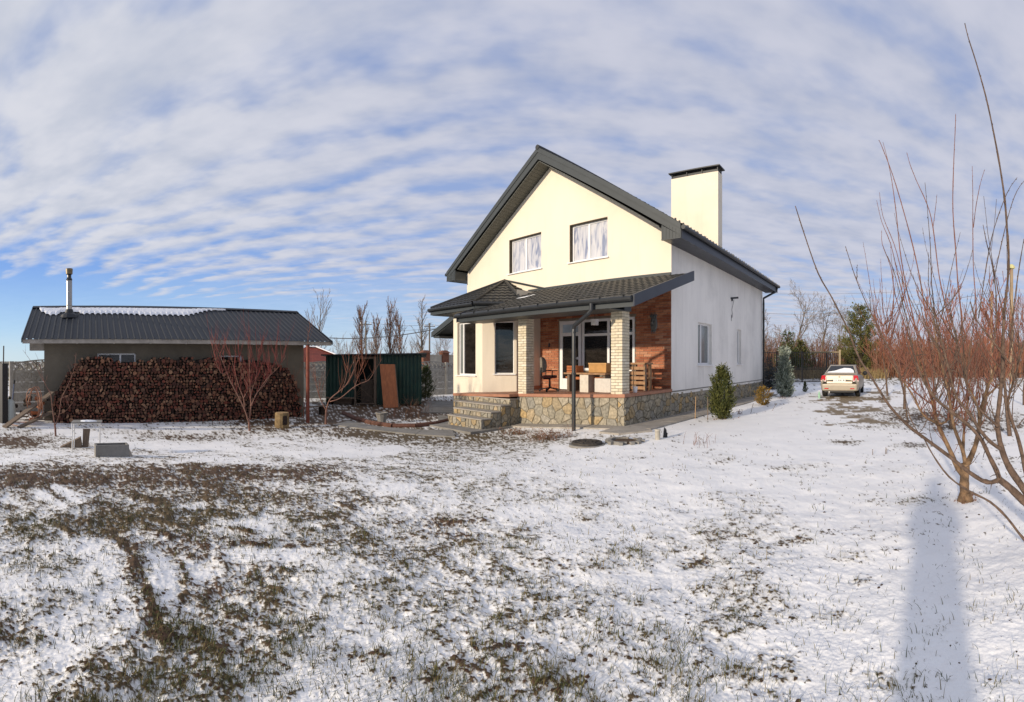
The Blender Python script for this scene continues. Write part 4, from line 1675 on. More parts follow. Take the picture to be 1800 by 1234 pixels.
def log_shape(mb, c, r, ln, rng, tone=None, n=9):
    """a round or split billet lying into the stack, its cut end towards the yard"""
    split = rng.random() < .35
    a0 = rng.uniform(0, 2 * pi)
    pts = []
    if split:
        ext = rng.uniform(1.5, 3.4)
        m = 6
        pts = [(cos(a0 + ext * k / m) * r * 1.2, sin(a0 + ext * k / m) * r * 1.2) for k in range(m + 1)] + [(rng.uniform(-.15, .15) * r, rng.uniform(-.15, .15) * r)]
        cx, cz = sum(p[0] for p in pts) / len(pts), sum(p[1] for p in pts) / len(pts)
        pts = [(p[0] - cx, p[1] - cz) for p in pts]
    else:
        pts = [(cos(2 * pi * k / n) * r * rng.uniform(.9, 1.08), sin(2 * pi * k / n) * r * rng.uniform(.9, 1.08)) for k in range(n)]
    k = len(pts)
    tilt = (rng.uniform(-.05, .05), rng.uniform(-.04, .04))
    f = [(c[0] + x, c[1] + tilt[0] * x, c[2] + z) for x, z in pts]
    fr = [(c[0] + x * .95, c[1] - .006 + tilt[0] * x, c[2] + z * .95) for x, z in pts]
    b = [(c[0] + x + tilt[1], c[1] + ln, c[2] + z) for x, z in pts]
    mb.add(fr + f + b, [(i, (i + 1) % k, k + (i + 1) % k, k + i) for i in range(k)] + [(k + i, k + (i + 1) % k, 2 * k + (i + 1) % k, 2 * k + i) for i in range(k)], 1, tone)
    mb.add(fr, [tuple(range(k - 1, -1, -1))], 0, tone)


def pile_top(x):
    pts = [(-1.25, -.25), (-1.1, .55), (-.85, 1.05), (-.45, 1.58), (-.05, 1.80), (.45, 1.76), (1.0, 1.60), (1.5, 1.58), (2.0, 1.72), (2.6, 1.74), (3.4, 1.68), (4.2, 1.70), (5.2, 1.66), (6.0, 1.58), (6.5, 1.36), (6.9, .80), (7.1, -.3)]
    for (x0, z0), (x1, z1) in zip(pts[:-1], pts[1:]):
        if x0 <= x <= x1:
            return z0 + (z1 - z0) * (x - x0) / (x1 - x0)
    return -1


rl = random.Random(11)
logs = []
z = SG + .03
row = 0
while z < 1.95:
    x = -1.2 + rl.uniform(0, .1)
    while x < 7.0:
        r = rl.choice((.034, .040, .044, .05, .055, .064)) * rl.uniform(.92, 1.08)
        x += r
        if z + r * .6 < pile_top(x) + rl.uniform(-.06, .05):
            logs.append((x, z + rl.uniform(-.018, .018), r))
        x += r + .008
    z += .090
    row += 1
logs.sort(key=lambda l: -l[2])
wp = tag(empty('firewood_stack', sworld(0, -.55), SHR), 'dark mass of smaller split firewood filling the big stack against the shed', 'firewood')
rest = MB()
variants = []
for k, (x, z, r) in enumerate(logs):
    y = rl.uniform(-.05, .06)
    if k < 300:
        mb = MB()
        log_shape(mb, (0, 0, 0), r * 1.04, .45, rl)
        o = mb.build('firewood_log', [M['log_end'], M['log_bark']], None, loc=sworld(x, -.57 + y, z), rot=(0, 0, SHR))
        tag(o, 'one of the thicker cut logs in the long firewood stack against the grey shed', 'log', 'thick logs of the firewood stack')
    else:
        log_shape(rest, (x, y, z), r * 1.05, .45, rl, tone=rl.random(), n=8)
tag(rest.build('small_logs', [M['log_end_far'], M['log_bark']], wp, tones=True), kind='stuff')
mb = MB()
pts = [(-1.15, SG - .2)] + [(x, pile_top(x) - .08) for x in np.linspace(-1.1, 6.95, 30)] + [(7.0, SG - .2)]
mb.hexa([(x, .12, z) for x, z in pts], [(x, .40, z) for x, z in pts])
mb.build('inner_logs', M['log_bark'], wp)
# red post at the shed's right end, and its drain
pp = on_ground(542, 738)
post = tag(empty('red_post', ground_at(541, 14.6)), 'rust red round post standing at the right end of the wood shed', 'post')
mb = MB()
mb.tube([(0, 0, -.1), (0, 0, 2.42)], .058, 10)
mb.build('shaft', mat('rust_red_paint', (0.20, 0.050, 0.028), 0.6, 0.3, 8), post)
mb = MB()
mb.disc((0, 0, 2.42), .075, .03, 10)
mb.build('cap', M['dark_metal'], post)

# ------------------------------------------------------------------ fences, sheds and houses behind the yard
M['green_metal'] = mat('green_metal', (0.008, 0.040, 0.030), 0.5, 0.3, 2.0)
M['fence_concrete'] = mat('fence_concrete', (0.34, 0.32, 0.285), 0.95, 0.3, 3.0, bump=.8, bscale=14, detail=8)
M['iron'] = mat('dark_iron', (0.030, 0.024, 0.022), 0.6, 0.3, 8)
M['rust_iron'] = mat('rusty_iron', (0.12, 0.085, 0.055), 0.8, 0.4, 8)
M['panel_white'] = mat('white_panel', (0.50, 0.46, 0.38), 0.9, 0.15, 3)
M['pillar_brick'] = mat('pillar_brick', (0.20, 0.085, 0.05), 0.9, 0.3, 5)


def lattice_panel(w, h, rng):
    """top panel of a cast concrete fence: an arched outline with leaf shaped openings"""
    mb = MB()
    n = 16
    top = [(w * k / n, h * (.72 + .28 * sin(pi * k / n))) for k in range(n + 1)]
    for k in range(n):
        x0, x1 = w * k / n, w * (k + 1) / n
        z0, z1 = top[k][1], top[k + 1][1]
        mb.hexa([(x0, -.025, z0 - .05), (x1, -.025, z1 - .05), (x1, .025, z1 - .05), (x0, .025, z0 - .05)], [(x0, -.025, z0), (x1, -.025, z1), (x1, .025, z1), (x0, .025, z0)])
    mb.box((0, -.025, 0), (w, .025, .06))
    for k in range(16):                              # scrolls and leaves between the rails
        cx = w * (k + .5) / 16
        hh = h * (.72 + .28 * sin(pi * (k + .5) / 16)) - .05
        a = .5 if k % 2 else -.5
        pts = [(cx + sin(a + t * 4) * .09, 0, .06 + (hh - .06) * t) for t in np.linspace(0, 1, 6)]
        mb.tube(pts, [.03, .045, .06, .055, .04, .03], 5)
        mb.disc((cx + .07 * (1 if k % 2 else -1), 0, hh * .5), .001, .001, 6)
    return mb


def concrete_fence(p0, p1, h, npan, label, rows=4):
    p0, p1 = Vector(p0), Vector(p1)
    d = p1 - p0
    rz = atan2(d.y, d.x)
    L_ = hypot(d.x, d.y)
    root = tag(empty('concrete_fence', p0, rz), label, 'fence')
    w = L_ / npan
    rng = random.Random(3)
    hb = h * .76 / (rows)
    for k in range(npan + 1):
        mb = MB()
        zz = d.z * k / npan
        mb.box((k * w - .07, -.07, zz - .4), (k * w + .07, .07, zz + h * .93))
        mb.box((k * w - .08, -.08, zz + h * .93), (k * w + .08, .08, zz + h * .96))
        mb.build('post', M['fence_concrete'], root)
    me = MB().box((0, -.03, 0), (w - .15, .03, hb - .012)).mesh('panel', M['fence_concrete'])
    # cast face: a bed of low stones
    mbp = MB().box((0, -.025, 0), (w - .15, .025, hb - .012))
    for poly in voronoi(w - .15, hb - .012, hb * .55, rng):
        q = shrink(poly, .012)
        if len(q) > 2:
            n = len(q)
            q1 = shrink(q, .02)
            if len(q1) == n:
                mbp.hexa([(x, -.024, z) for x, z in q][::-1], [(x, -.042, z) for x, z in q1][::-1])
    me2 = mbp.mesh('panel', M['fence_concrete'])
    lat = lattice_panel(w - .15, h * .24, rng).mesh('lattice', M['fence_concrete'])
    for k in range(npan):
        zz = d.z * (k + .5) / npan
        for r_ in range(rows):
            link('panel', me2, root, (k * w + .075, 0, zz + r_ * hb))
        link('lattice', lat, root, (k * w + .075, 0, zz + rows * hb))
    return root


# left, beyond the shed; and behind the green shed
a, b = ground_at(20, 17.6), ground_at(150, 18.4)
concrete_fence((a.x, a.y, -.32), (b.x, b.y, -.32), 2.0, 1, 'grey cast concrete fence with leaf pattern top left of the wood shed')
a, b = ground_at(535, 24.2), ground_at(838, 28.0)
concrete_fence((a.x, a.y, -.32), (b.x, b.y, -.32), 1.93, 5, 'grey cast concrete fence with arched tops behind the green shed')

# green metal shed with an open frame
ga, gb_ = ground_at(573, 20.6), ground_at(741, 20.2)
gr = atan2(gb_.y - ga.y, gb_.x - ga.x)
gl = hypot(gb_.x - ga.x, gb_.y - ga.y)
gs = tag(empty('green_shed', (ga.x, ga.y, -.32), gr), 'low dark green corrugated metal shed with an open timber doorway', 'shed')


def corrugated(x0, x1, z0, z1, pitch=.16, dep=.02):
    n = int((x1 - x0) / pitch * 4)
    vs = []
    for k in range(n + 1):
        x = x0 + (x1 - x0) * k / n
        o = (-dep, -dep, 0, 0)[k % 4]
        vs += [(x, o, z0), (x, o, z1)]
    mb = MB()
    mb.add(vs, [(2 * k, 2 * k + 2, 2 * k + 3, 2 * k + 1) for k in range(n)])
    return mb


corrugated(0, 1.25, .35, 2.16).build('wall_sheet', M['green_metal'], gs)
corrugated(2.25, gl, .05, 2.20).build('wall_sheet', M['green_metal'], gs)
mb = MB()
mb.box((0, .03, -.1), (.04, 2.6, 2.15))
mb.box((gl - .04, .0, -.1), (gl, 2.6, 2.2))
mb.box((0, 2.56, -.1), (gl, 2.6, 2.15))
mb.build('wall', M['green_metal'], gs)
mb = MB()
mb.hexa([(-.18, -.25, 2.17), (gl + .22, -.25, 2.23), (gl + .22, 2.8, 2.10), (-.18, 2.8, 2.06)], [(-.18, -.25, 2.22), (gl + .22, -.25, 2.28), (gl + .22, 2.8, 2.15), (-.18, 2.8, 2.11)])
mb.build('roof', M['dark_metal'], gs)
mb = MB()
mb.box((2.12, -.08, -.1), (2.24, .02, 2.12))
mb.box((1.27, -.06, 2.02), (2.2, 0, 2.12))
mb.box((1.27, -.06, -.1), (1.34, 0, 2.1))
mb.box((.0, -.05, .28), (1.3, .0, .35))
mb.box((1.3, -.06, .05), (2.2, -.01, .10))
mb.build('door_frame', M['wood_old'], gs)
mb = MB()
for k in range(5):
    mb.bar((1.36, -.02, .3 + k * .06), (2.1, -.02, .15 + k * .34), .015, .03)
mb.bar((1.36, -.03, .9), (2.12, -.03, .25), .02, .03)
tag(mb.build('lattice_rods', M['rust_iron'], gs), kind='stuff')
mb = MB()
mb.box((.3, .3, -.05), (1.1, 1.2, .8))
mb.box((1.45, .8, -.05), (2.0, 1.6, 1.1))
mb.build('stored_crate', M['wood_old'], gs)

# orange panel leaning on the green shed
bp_ = on_ground(687, 717)
lean = tag(empty('orange_board', (bp_.x, bp_.y, bp_.z), gr), 'tall orange brown board leaning against the green shed', 'board')
mb = MB()
mb.hexa([(-.30, 0, 0), (.31, 0, .02), (.31, .04, .02), (-.30, .04, 0)], [(-.50, .52, 1.80), (.13, .52, 1.79), (.13, .56, 1.79), (-.50, .56, 1.80)])
mb.build('panel', M['wood_red'], lean)
mb = MB()
mb.hexa([(.311, -.005, .02), (.34, -.005, .02), (.34, .05, .02), (.311, .05, .02)], [(.131, .515, 1.79), (.16, .515, 1.79), (.16, .57, 1.79), (.131, .57, 1.79)])
mb.build('edge_strip', M['wood_old'], lean)

# low house with a red roof behind the wood shed; a wall with brick pillars further off
rr = tag(empty('red_roofed_outbuilding', at(566, 33, -.3), radians(24)), 'small outbuilding with snow edged red roof behind the red post', 'outbuilding')
mb = MB()
mb.box((-2.6, 0, 0), (1.6, 3, 1.9))
mb.build('wall', M['panel_white'], rr)
mb = MB()
mb.add([(-3.2, -.5, 1.85), (2.2, -.5, 1.85), (1.9, 3.4, 1.85), (-3.2, 3.4, 1.85), (-1.2, 1.4, 2.95), (-.2, 1.4, 2.95)], [(0, 1, 5, 4), (1, 2, 5), (2, 3, 4, 5), (3, 0, 4)])
mb.build('roof', mat('red_roof', (0.17, 0.035, 0.022), 0.6, 0.3, 3), rr)
mb = MB()
mb.bar((-.4, 1.35, 2.99), (2.25, -.52, 1.90), .26, .06)
mb.bar((-1.3, 1.35, 2.99), (-.1, 1.35, 2.99), .26, .06)
tag(mb.build('roof_snow', M['snow'], rr), kind='stuff')
nwA, nwB = at(735, 46, -.3), at(850, 50, -.3)
nw = tag(empty('neighbour_wall', nwA, atan2(nwB.y - nwA.y, nwB.x - nwA.x)), 'distant pale wall between dark brick pillars beyond the concrete fence', 'wall')
wl_ = (nwB - nwA).length
for k in range(4):
    mb = MB()
    x = .8 + k * wl_ / 3.6
    mb.box((x - .35, -.35, 0), (x + .35, .35, 2.75))
    mb.hexa([(x - .5, -.5, 2.75), (x + .5, -.5, 2.75), (x + .5, .5, 2.75), (x - .5, .5, 2.75)], [(x - .2, -.2, 3.0), (x + .2, -.2, 3.0), (x + .2, .2, 3.0), (x - .2, .2, 3.0)])
    mb.build('pillar', M['pillar_brick'], nw)
    mb = MB()
    mb.box((x + .36, -.1, 0), (x + wl_ / 3.6 - .36, .1, 2.45))
    mb.box((x + .36, -.16, 2.45), (x + wl_ / 3.6 - .36, .16, 2.56))
    mb.build('panel', M['panel_white'], nw)

# iron picket fence behind the house, with a lighter gate post beside the car
fa, fb = at(1300, 33, 0), at(1476, 34.5, 0)
fr_ = atan2(fb.y - fa.y, fb.x - fa.x)
fl = hypot(fb.x - fa.x, fb.y - fa.y)
fe = tag(empty('iron_fence', (fa.x, fa.y, 0), fr_), 'dark iron picket fence running behind the house towards the car', 'fence')
pk = MB().box((-.017, -.017, .08), (.017, .017, 2.28)).mesh('picket', M['iron'])
pks = MB().box((-.015, -.015, .08), (.015, .015, 1.18)).mesh('short_picket', M['iron'])
n = int(fl / .155)
for k in range(n):
    x = k * .155
    link('picket', pk, fe, (x, 0, 0))
    link('short_picket', pks, fe, (x + .0775, 0, 0))
for z in (.12, 1.02, 2.22):
    mb = MB().box((0, -.02, z - .02), (fl, .02, z + .02))
    mb.build('rail', M['iron'], fe)
for k in range(4):
    x = fl * (k + .45) / 4
    MB().box((x - .045, -.045, 0), (x + .045, .045, 2.32)).build('post', M['iron'], fe)
mb = MB()
mb.box((fl - .06, -.06, 0), (fl + .06, .06, 2.45))
mb.build('gate_post', mat('pale_post', (0.32, 0.25, 0.15), .9, .3, 5), fe)
mb = MB()
mb.box((fl - 2.2, -.05, 2.24), (fl, -.022, 2.31))
mb.build('gate_rail', mat('pale_rail', (0.32, 0.25, 0.15), .9, .3, 5), fe)
mb = MB()
mb.box((-3, -.25, -.2), (fl + .2, .1, .07))
mb.build('base', M['snow'], fe)

# ------------------------------------------------------------------ poles and wires
M['pole'] = mat('grey_pole', (0.16, 0.14, 0.12), 0.9, 0.3, 4)
M['pole_pale'] = mat('pale_wood_pole', (0.30, 0.225, 0.145), 0.9, 0.3, 3, stretch=(3, 3, .4))
M['wire'] = mat('wire', (0.09, 0.09, 0.095), 0.6, 0.1, 2)


def pole(px, d, ztop, label, r=.12, m='pole', arm=True, group=None):
    p = at(px, d, -.3)
    t = tag(empty('utility_pole', p, radians(20)), label, 'pole', group)
    MB().tube([(0, 0, 0), (0, 0, ztop + .3)], [r, r * .75], 8).build('shaft', M[m], t)
    if arm:
        mb = MB()
        mb.bar((-.7, 0, ztop - .1), (.7, 0, ztop - .1), .1, .1)
        mb.build('cross_arm', M[m], t)
        for x in (-.6, 0, .6):
            MB().tube([(x, 0, ztop - .05), (x, 0, ztop + .15)], .04, 6).build('insulator', M['pvc'], t)
    return t


pole(643, 55, 6.35, 'grey utility pole standing left of the tall poplars')
pole(755, 58, 6.35, 'thin grey utility pole between the rightmost poplar and the house')
pole(1778, 33, 8.1, 'tall pale wooden pole behind the bare trees with a small lamp on top', .17, 'pole_pale', False)
pole(1743, 36, 7.0, 'shorter pale wooden pole just left of the tall one', .13, 'pole_pale', False)


def wire(p, q, sag, label, r=.016):
    p, q = Vector(p), Vector(q)
    pts = [p.lerp(q, t) - Vector((0, 0, sag * 4 * t * (1 - t))) for t in np.linspace(0, 1, 15)]
    tag(MB().tube(pts, r, 4).build('overhead_wire', M['wire']), label, 'wire')


def z_at(py, d):
    return EYE + (HY - py) * d / F


wire(at(643, 55, 6.3), at(755, 58, 6.2), .35, 'upper overhead wire between the two grey utility poles')
wire(at(755, 58, 6.2), at(830, 62, 6.3), .2, 'overhead wire from the thin grey pole to the house corner')
wire(at(580, 24, z_at(594, 24)), at(830, 22, z_at(562, 22)), .32, 'thick pale cable from the wood shed roof to the house', .022)
wire(at(640, 55, 5.4), at(830, 50, z_at(566, 50)), .5, 'lower thin wire behind the poplars', .016)
wire(at(1320, 60, z_at(548, 60)), at(1743, 36, 6.9), 1.0, 'overhead wire behind the house sagging to the pale pole')
wire(at(1330, 60, z_at(516, 60)), at(1600, 60, z_at(512, 60)), .3, 'faint high wire above the spruce', .014)
lamp = tag(empty('pole_lamp', at(1778, 33, 8.1)), 'small yellowish lamp head on the tall pale pole', 'lamp')
MB().lathe([(.0, .0), (.22, .05), (.26, .18), (.12, .34), (0, .36)], 12).build('shade', mat('yellow_shade', (0.55, 0.52, 0.25), .5, .2, 4), lamp)
MB().bar((-.3, 0, .02), (.02, 0, .02), .06, .06).build('bracket', M['iron'], lamp)

# ------------------------------------------------------------------ trees and shrubs


def rot_to(d, ang, az):
    """tilt unit vector d by ang towards azimuth az round itself"""
    s = d.cross(Vector((0.3, 0.5, 0.81)))
    if s.length < 1e-3:
        s = d.cross(Vector((1, 0, 0)))
    s.normalize()
    u = d.cross(s)
    return (d * cos(ang) + (s * cos(az) + u * sin(az)) * sin(ang)).normalized()


def grow(main, fine, p, d, ln, r, lvl, rng, o):
    """one limb and what grows from it; thick wood goes to main, twigs to fine"""
    n = o['seg'][min(lvl, len(o['seg']) - 1)]
    pts, rad = [p.copy()], [r]
    dd = d.copy()
    for k in range(n):
        dd = rot_to(dd, rng.uniform(0, o['wob']), rng.uniform(0, 6.28))
        dd = (dd + Vector((0, 0, o['up'] * (1 + .5 * lvl)))).normalized()
        pts.append(pts[-1] + dd * ln / n)
        rad.append(max(r * (1 - (k + 1) / n * o['taper']), o['rmin']))
    tgt = main if lvl <= o['mainlvl'] else fine
    tgt.tube(pts, rad, 5 if lvl == 0 else 3, cap=False, tone=rng.random())
    if lvl >= o['levels']:
        return
    nb = o['nb'][min(lvl, len(o['nb']) - 1)]
    for k in range(nb):
        t = o['t0'][min(lvl, len(o['t0']) - 1)] + (1 - o['t0'][min(lvl, len(o['t0']) - 1)]) * (k + rng.random()) / nb
        f = t * n
        i = min(int(f), n - 1)
        q = pts[i].lerp(pts[i + 1], f - i)
        ax = (pts[i + 1] - pts[i]).normalized()
        ang = rng.uniform(*o['ang'])
        nd = rot_to(ax, ang, rng.uniform(0, 6.28))
        sh = o['ratio'] * rng.uniform(.7, 1.2) * (1 - o['cone'] * t if lvl == 0 else 1 - .3 * t)
        grow(main, fine, q, nd, ln * sh, max(rad[i] * o['rr'], o['rmin']), lvl + 1, rng, o)


BASE = dict(seg=(8, 5, 4, 3), wob=.12, up=.02, taper=.85, rmin=.006, mainlvl=1, levels=3, nb=(14, 6, 4), t0=(.25, .2, .2), ang=(.5, .9), ratio=.45, cone=.4, rr=.5)


def bare_tree(px, d, h, r, label, seed, mats=('bark_grey', 'twig_grey'), name='bare_tree', cat='tree', group=None, base=None, z0=None, **kw):
    o = dict(BASE)
    o.update(kw)
    rng = random.Random(seed)
    p = base or at(px, d, -.25 if z0 is None else z0)
    t = tag(empty(name, p), label, cat, group)
    a, b = MB(), MB()
    for q, dd, hh, rr_ in o.get('stems', [((0, 0, 0), (0, 0, 1), 1, 1)]):
        grow(a, b, Vector(q), Vector(dd).normalized(), h * hh, r * rr_, 0, rng, o)
    a.build('trunk', M[mats[0]], t)
    b.build('crown', M[mats[1]], t)
    return t


POP = dict(ang=(.24, .48), up=.05, nb=(36, 10, 3), ratio=.42, cone=.35, t0=(.10, .15, .2), rmin=.027, wob=.07, levels=2, mainlvl=0, rr=.45)
bare_tree(636, 78, 9.2, .20, 'slim bare poplar standing behind the left utility pole', 1, ('twig_brown', 'twig_brown'), 'poplar', **POP)
bare_tree(662, 86, 8.3, .14, 'narrow small poplar left of the broad pair of poplars', 2, ('twig_brown', 'twig_brown'), 'poplar', **POP)
bare_tree(685, 80, 9.9, .24, 'broadest bare brown poplar above the middle of the green shed', 3, ('twig_brown', 'twig_brown'), 'poplar', **dict(POP, ang=(.26, .5), ratio=.40))
bare_tree(704, 84, 8.3, .14, 'slim poplar close on the right of the broad poplar', 4, ('twig_brown', 'twig_brown'), 'poplar', **POP)
bare_tree(741, 66, 10.6, .22, 'tall grey bare tree with one straight leader left of the house eave', 5, ('bark_grey', 'twig_grey'), 'bare_tree', **dict(POP, ang=(.45, .75), ratio=.32, cone=.75, nb=(44, 7, 3), t0=(.12, .15, .2), rmin=.016))
bare_tree(560, 42, 7.0, .13, 'pale grey bare tree rising behind the right end of the shed roof', 6, ('bark_grey', 'twig_grey'), 'bare_tree', **dict(POP, ang=(.3, .6), ratio=.36, nb=(26, 8, 4), rmin=.011))
bare_tree(542, 48, 6.2, .11, 'small bare tree just left of the pale grey tree by the shed roof', 61, ('bark_grey', 'twig_grey'), 'bare_tree', **dict(POP, ang=(.3, .6), ratio=.36, nb=(22, 7, 4), rmin=.011))
for i, (px, d, h, lb) in enumerate([(600, 60, 4.0, 'low bare bush over the red roof'), (615, 52, 3.6, 'brown bare bush left of the slim poplar'), (724, 70, 4.0, 'low bare tree between poplar and tall grey tree'), (782, 64, 4.6, 'low bare tree under the bay roof eave'), (770, 75, 4.2, 'small bare bush right of the thin pole'), (650, 60, 4.2, 'low bare bush beside the left utility pole')]):
    bare_tree(px, d, h, .07, lb, 70 + i, ('twig_grey', 'twig_grey'), 'bare_bush', 'bush', **dict(POP, ang=(.35, .8), ratio=.55, nb=(16, 8, 4), rmin=.013, t0=(.05, .1, .1)))
# beyond the iron fence
SP = dict(ang=(.5, 1.0), ratio=.48, cone=.35, nb=(11, 7, 6, 4), t0=(.38, .2, .2), rmin=.013, wob=.22, levels=3, mainlvl=1, up=.03)
bare_tree(1385, 56, 9.6, .22, 'grey bare tree with round crown behind the small spruce', 11, ('bark_grey', 'twig_grey'), **SP)
bare_tree(1436, 58, 8.6, .2, 'crooked bare tree leaning right above the iron fence', 12, ('bark_grey', 'twig_grey'), stems=[((0, 0, 0), (.25, 0, 1), 1, 1)], **SP)
bare_tree(1350, 54, 6.5, .12, 'thin bare tree close behind the house corner', 13, ('bark_grey', 'twig_grey'), **SP)
bare_tree(1480, 62, 8.2, .14, 'pale bare tree left of the pine', 14, ('twig_grey', 'twig_grey'), **SP)
bare_tree(1410, 64, 6.0, .12, 'low bare tree between the two grey trees', 15, ('twig_grey', 'twig_grey'), **SP)
for i, px in enumerate((1548, 1570, 1592, 1640, 1665, 1705, 1752, 1790, 1820)):
    bare_tree(px, 55 + (i * 7) % 16, 5.6 + (i * 5 % 4) * .7, .07, 'thin purplish sapling beyond the red thicket', 30 + i, ('twig_grey', 'twig_grey'), 'sapling', 'sapling', 'saplings beyond the red thicket', **dict(SP, nb=(16, 6, 4), ratio=.32, rmin=.011, t0=(.2, .2, .2), levels=2))


def thicket(name, a0, a1, d0, d1, hmin, hmax, n, m, seed, r=.012, bend=.35, twigs=3, label=None):
    """a mass of stems nobody could count"""
    rng = random.Random(seed)
    mb = MB()
    for _ in range(n):
        px, d = rng.uniform(a0, a1), rng.uniform(d0, d1)
        p = at(px, d, -.05)
        h = rng.uniform(hmin, hmax)
        dx, dy = rng.uniform(-bend, bend) * h, rng.uniform(-bend, bend) * h * .5
        pts = [p, p + Vector((dx * .3, dy * .3, h * .5)), p + Vector((dx * .8, dy * .8, h))]
        t = rng.random()
        mb.tube(pts, [r * 1.5, r, r * .5], 3, cap=False, tone=t)
        for _ in range(twigs):
            f = rng.uniform(.15, .95)
            q = p + Vector((dx * f * .8, dy * f * .8, h * f))
            e = q + Vector((rng.uniform(-1, 1), rng.uniform(-1, 1), rng.uniform(.3, 1.2))) * h * .22
            mb.tube([q, e], [r * .7, r * .4], 3, cap=False, tone=t)
    return tag(mb.build(name, m, None, tones=True), kind='stuff')


M['brush'] = palette_mat('brushwood', [(0.13, 0.07, 0.045), (0.20, 0.11, 0.065), (0.165, 0.06, 0.04), (0.24, 0.16, 0.10), (0.10, 0.07, 0.05)], source='tone', bump=0, gamt=.15)
M['red_brush'] = palette_mat('red_brushwood', [(0.22, 0.085, 0.048), (0.28, 0.12, 0.068), (0.19, 0.095, 0.062), (0.27, 0.15, 0.09), (0.15, 0.085, 0.06)], source='tone', bump=0, gamt=.15)
M['dry_grass'] = palette_mat('dry_grass', [(0.26, 0.19, 0.085), (0.34, 0.25, 0.12), (0.20, 0.14, 0.065)], source='tone', bump=0, gamt=.15)
thicket('brushwood', 1290, 1900, 52, 74, 2.5, 5.2, 2300, M['brush'], 1, r=.026, twigs=4)
thicket('brushwood', 1535, 1900, 44, 52, 2.2, 4.2, 1000, M['red_brush'], 2, r=.02, twigs=5)
thicket('dry_grass', 1300, 1560, 42, 50, .5, 1.1, 2600, M['dry_grass'], 3, r=.02, twigs=0)
thicket('far_brushwood', 480, 850, 85, 110, 1.5, 3.5, 500, M['brush'], 5, r=.04, twigs=4)


# conifers: sprays of small needle faces
def needles(name, cols):
    return palette_mat(name, cols, source='tone', bump=0, gamt=.2, rough=.8)


M['thuja'] = needles('thuja_green', [(0.030, 0.042, 0.012), (0.065, 0.075, 0.020), (0.105, 0.105, 0.028), (0.045, 0.055, 0.016)])
M['blue_spruce'] = needles('blue_grey_needles', [(0.13, 0.165, 0.13), (0.26, 0.30, 0.25), (0.38, 0.42, 0.36), (0.17, 0.20, 0.14)])
M['dark_spruce'] = needles('dark_blue_needles', [(0.020, 0.030, 0.034), (0.040, 0.055, 0.062), (0.060, 0.075, 0.080)])
M['gold_shrub'] = needles('gold_needles', [(0.14, 0.075, 0.015), (0.26, 0.16, 0.035), (0.20, 0.12, 0.03), (0.11, 0.09, 0.025)])
M['pine'] = needles('pine_needles', [(0.045, 0.058, 0.018), (0.095, 0.100, 0.030), (0.150, 0.138, 0.045), (0.07, 0.075, 0.024)])
M['spruce'] = needles('spruce_needles', [(0.030, 0.050, 0.018), (0.060, 0.078, 0.026), (0.10, 0.105, 0.036)])


def spray(mb, p, d, ln, w, rng, tone, n=7):
    """a feathery shoot: a fan of thin leaf faces round an axis"""
    for _ in range(n):
        f = rng.random()
        q = p + d * ln * f
        nd = rot_to(d, rng.uniform(.3, 1.0), rng.uniform(0, 6.28))
        e = q + nd * ln * rng.uniform(.25, .5)
        s = nd.cross(Vector((rng.uniform(-1, 1), rng.uniform(-1, 1), rng.uniform(-1, 1)))).normalized() * w
        m = q.lerp(e, .5)
        mb.add([q, m + s, e, m - s], [(0, 1, 2, 3)], tone=min(1, max(0, tone + rng.uniform(-.15, .15))))


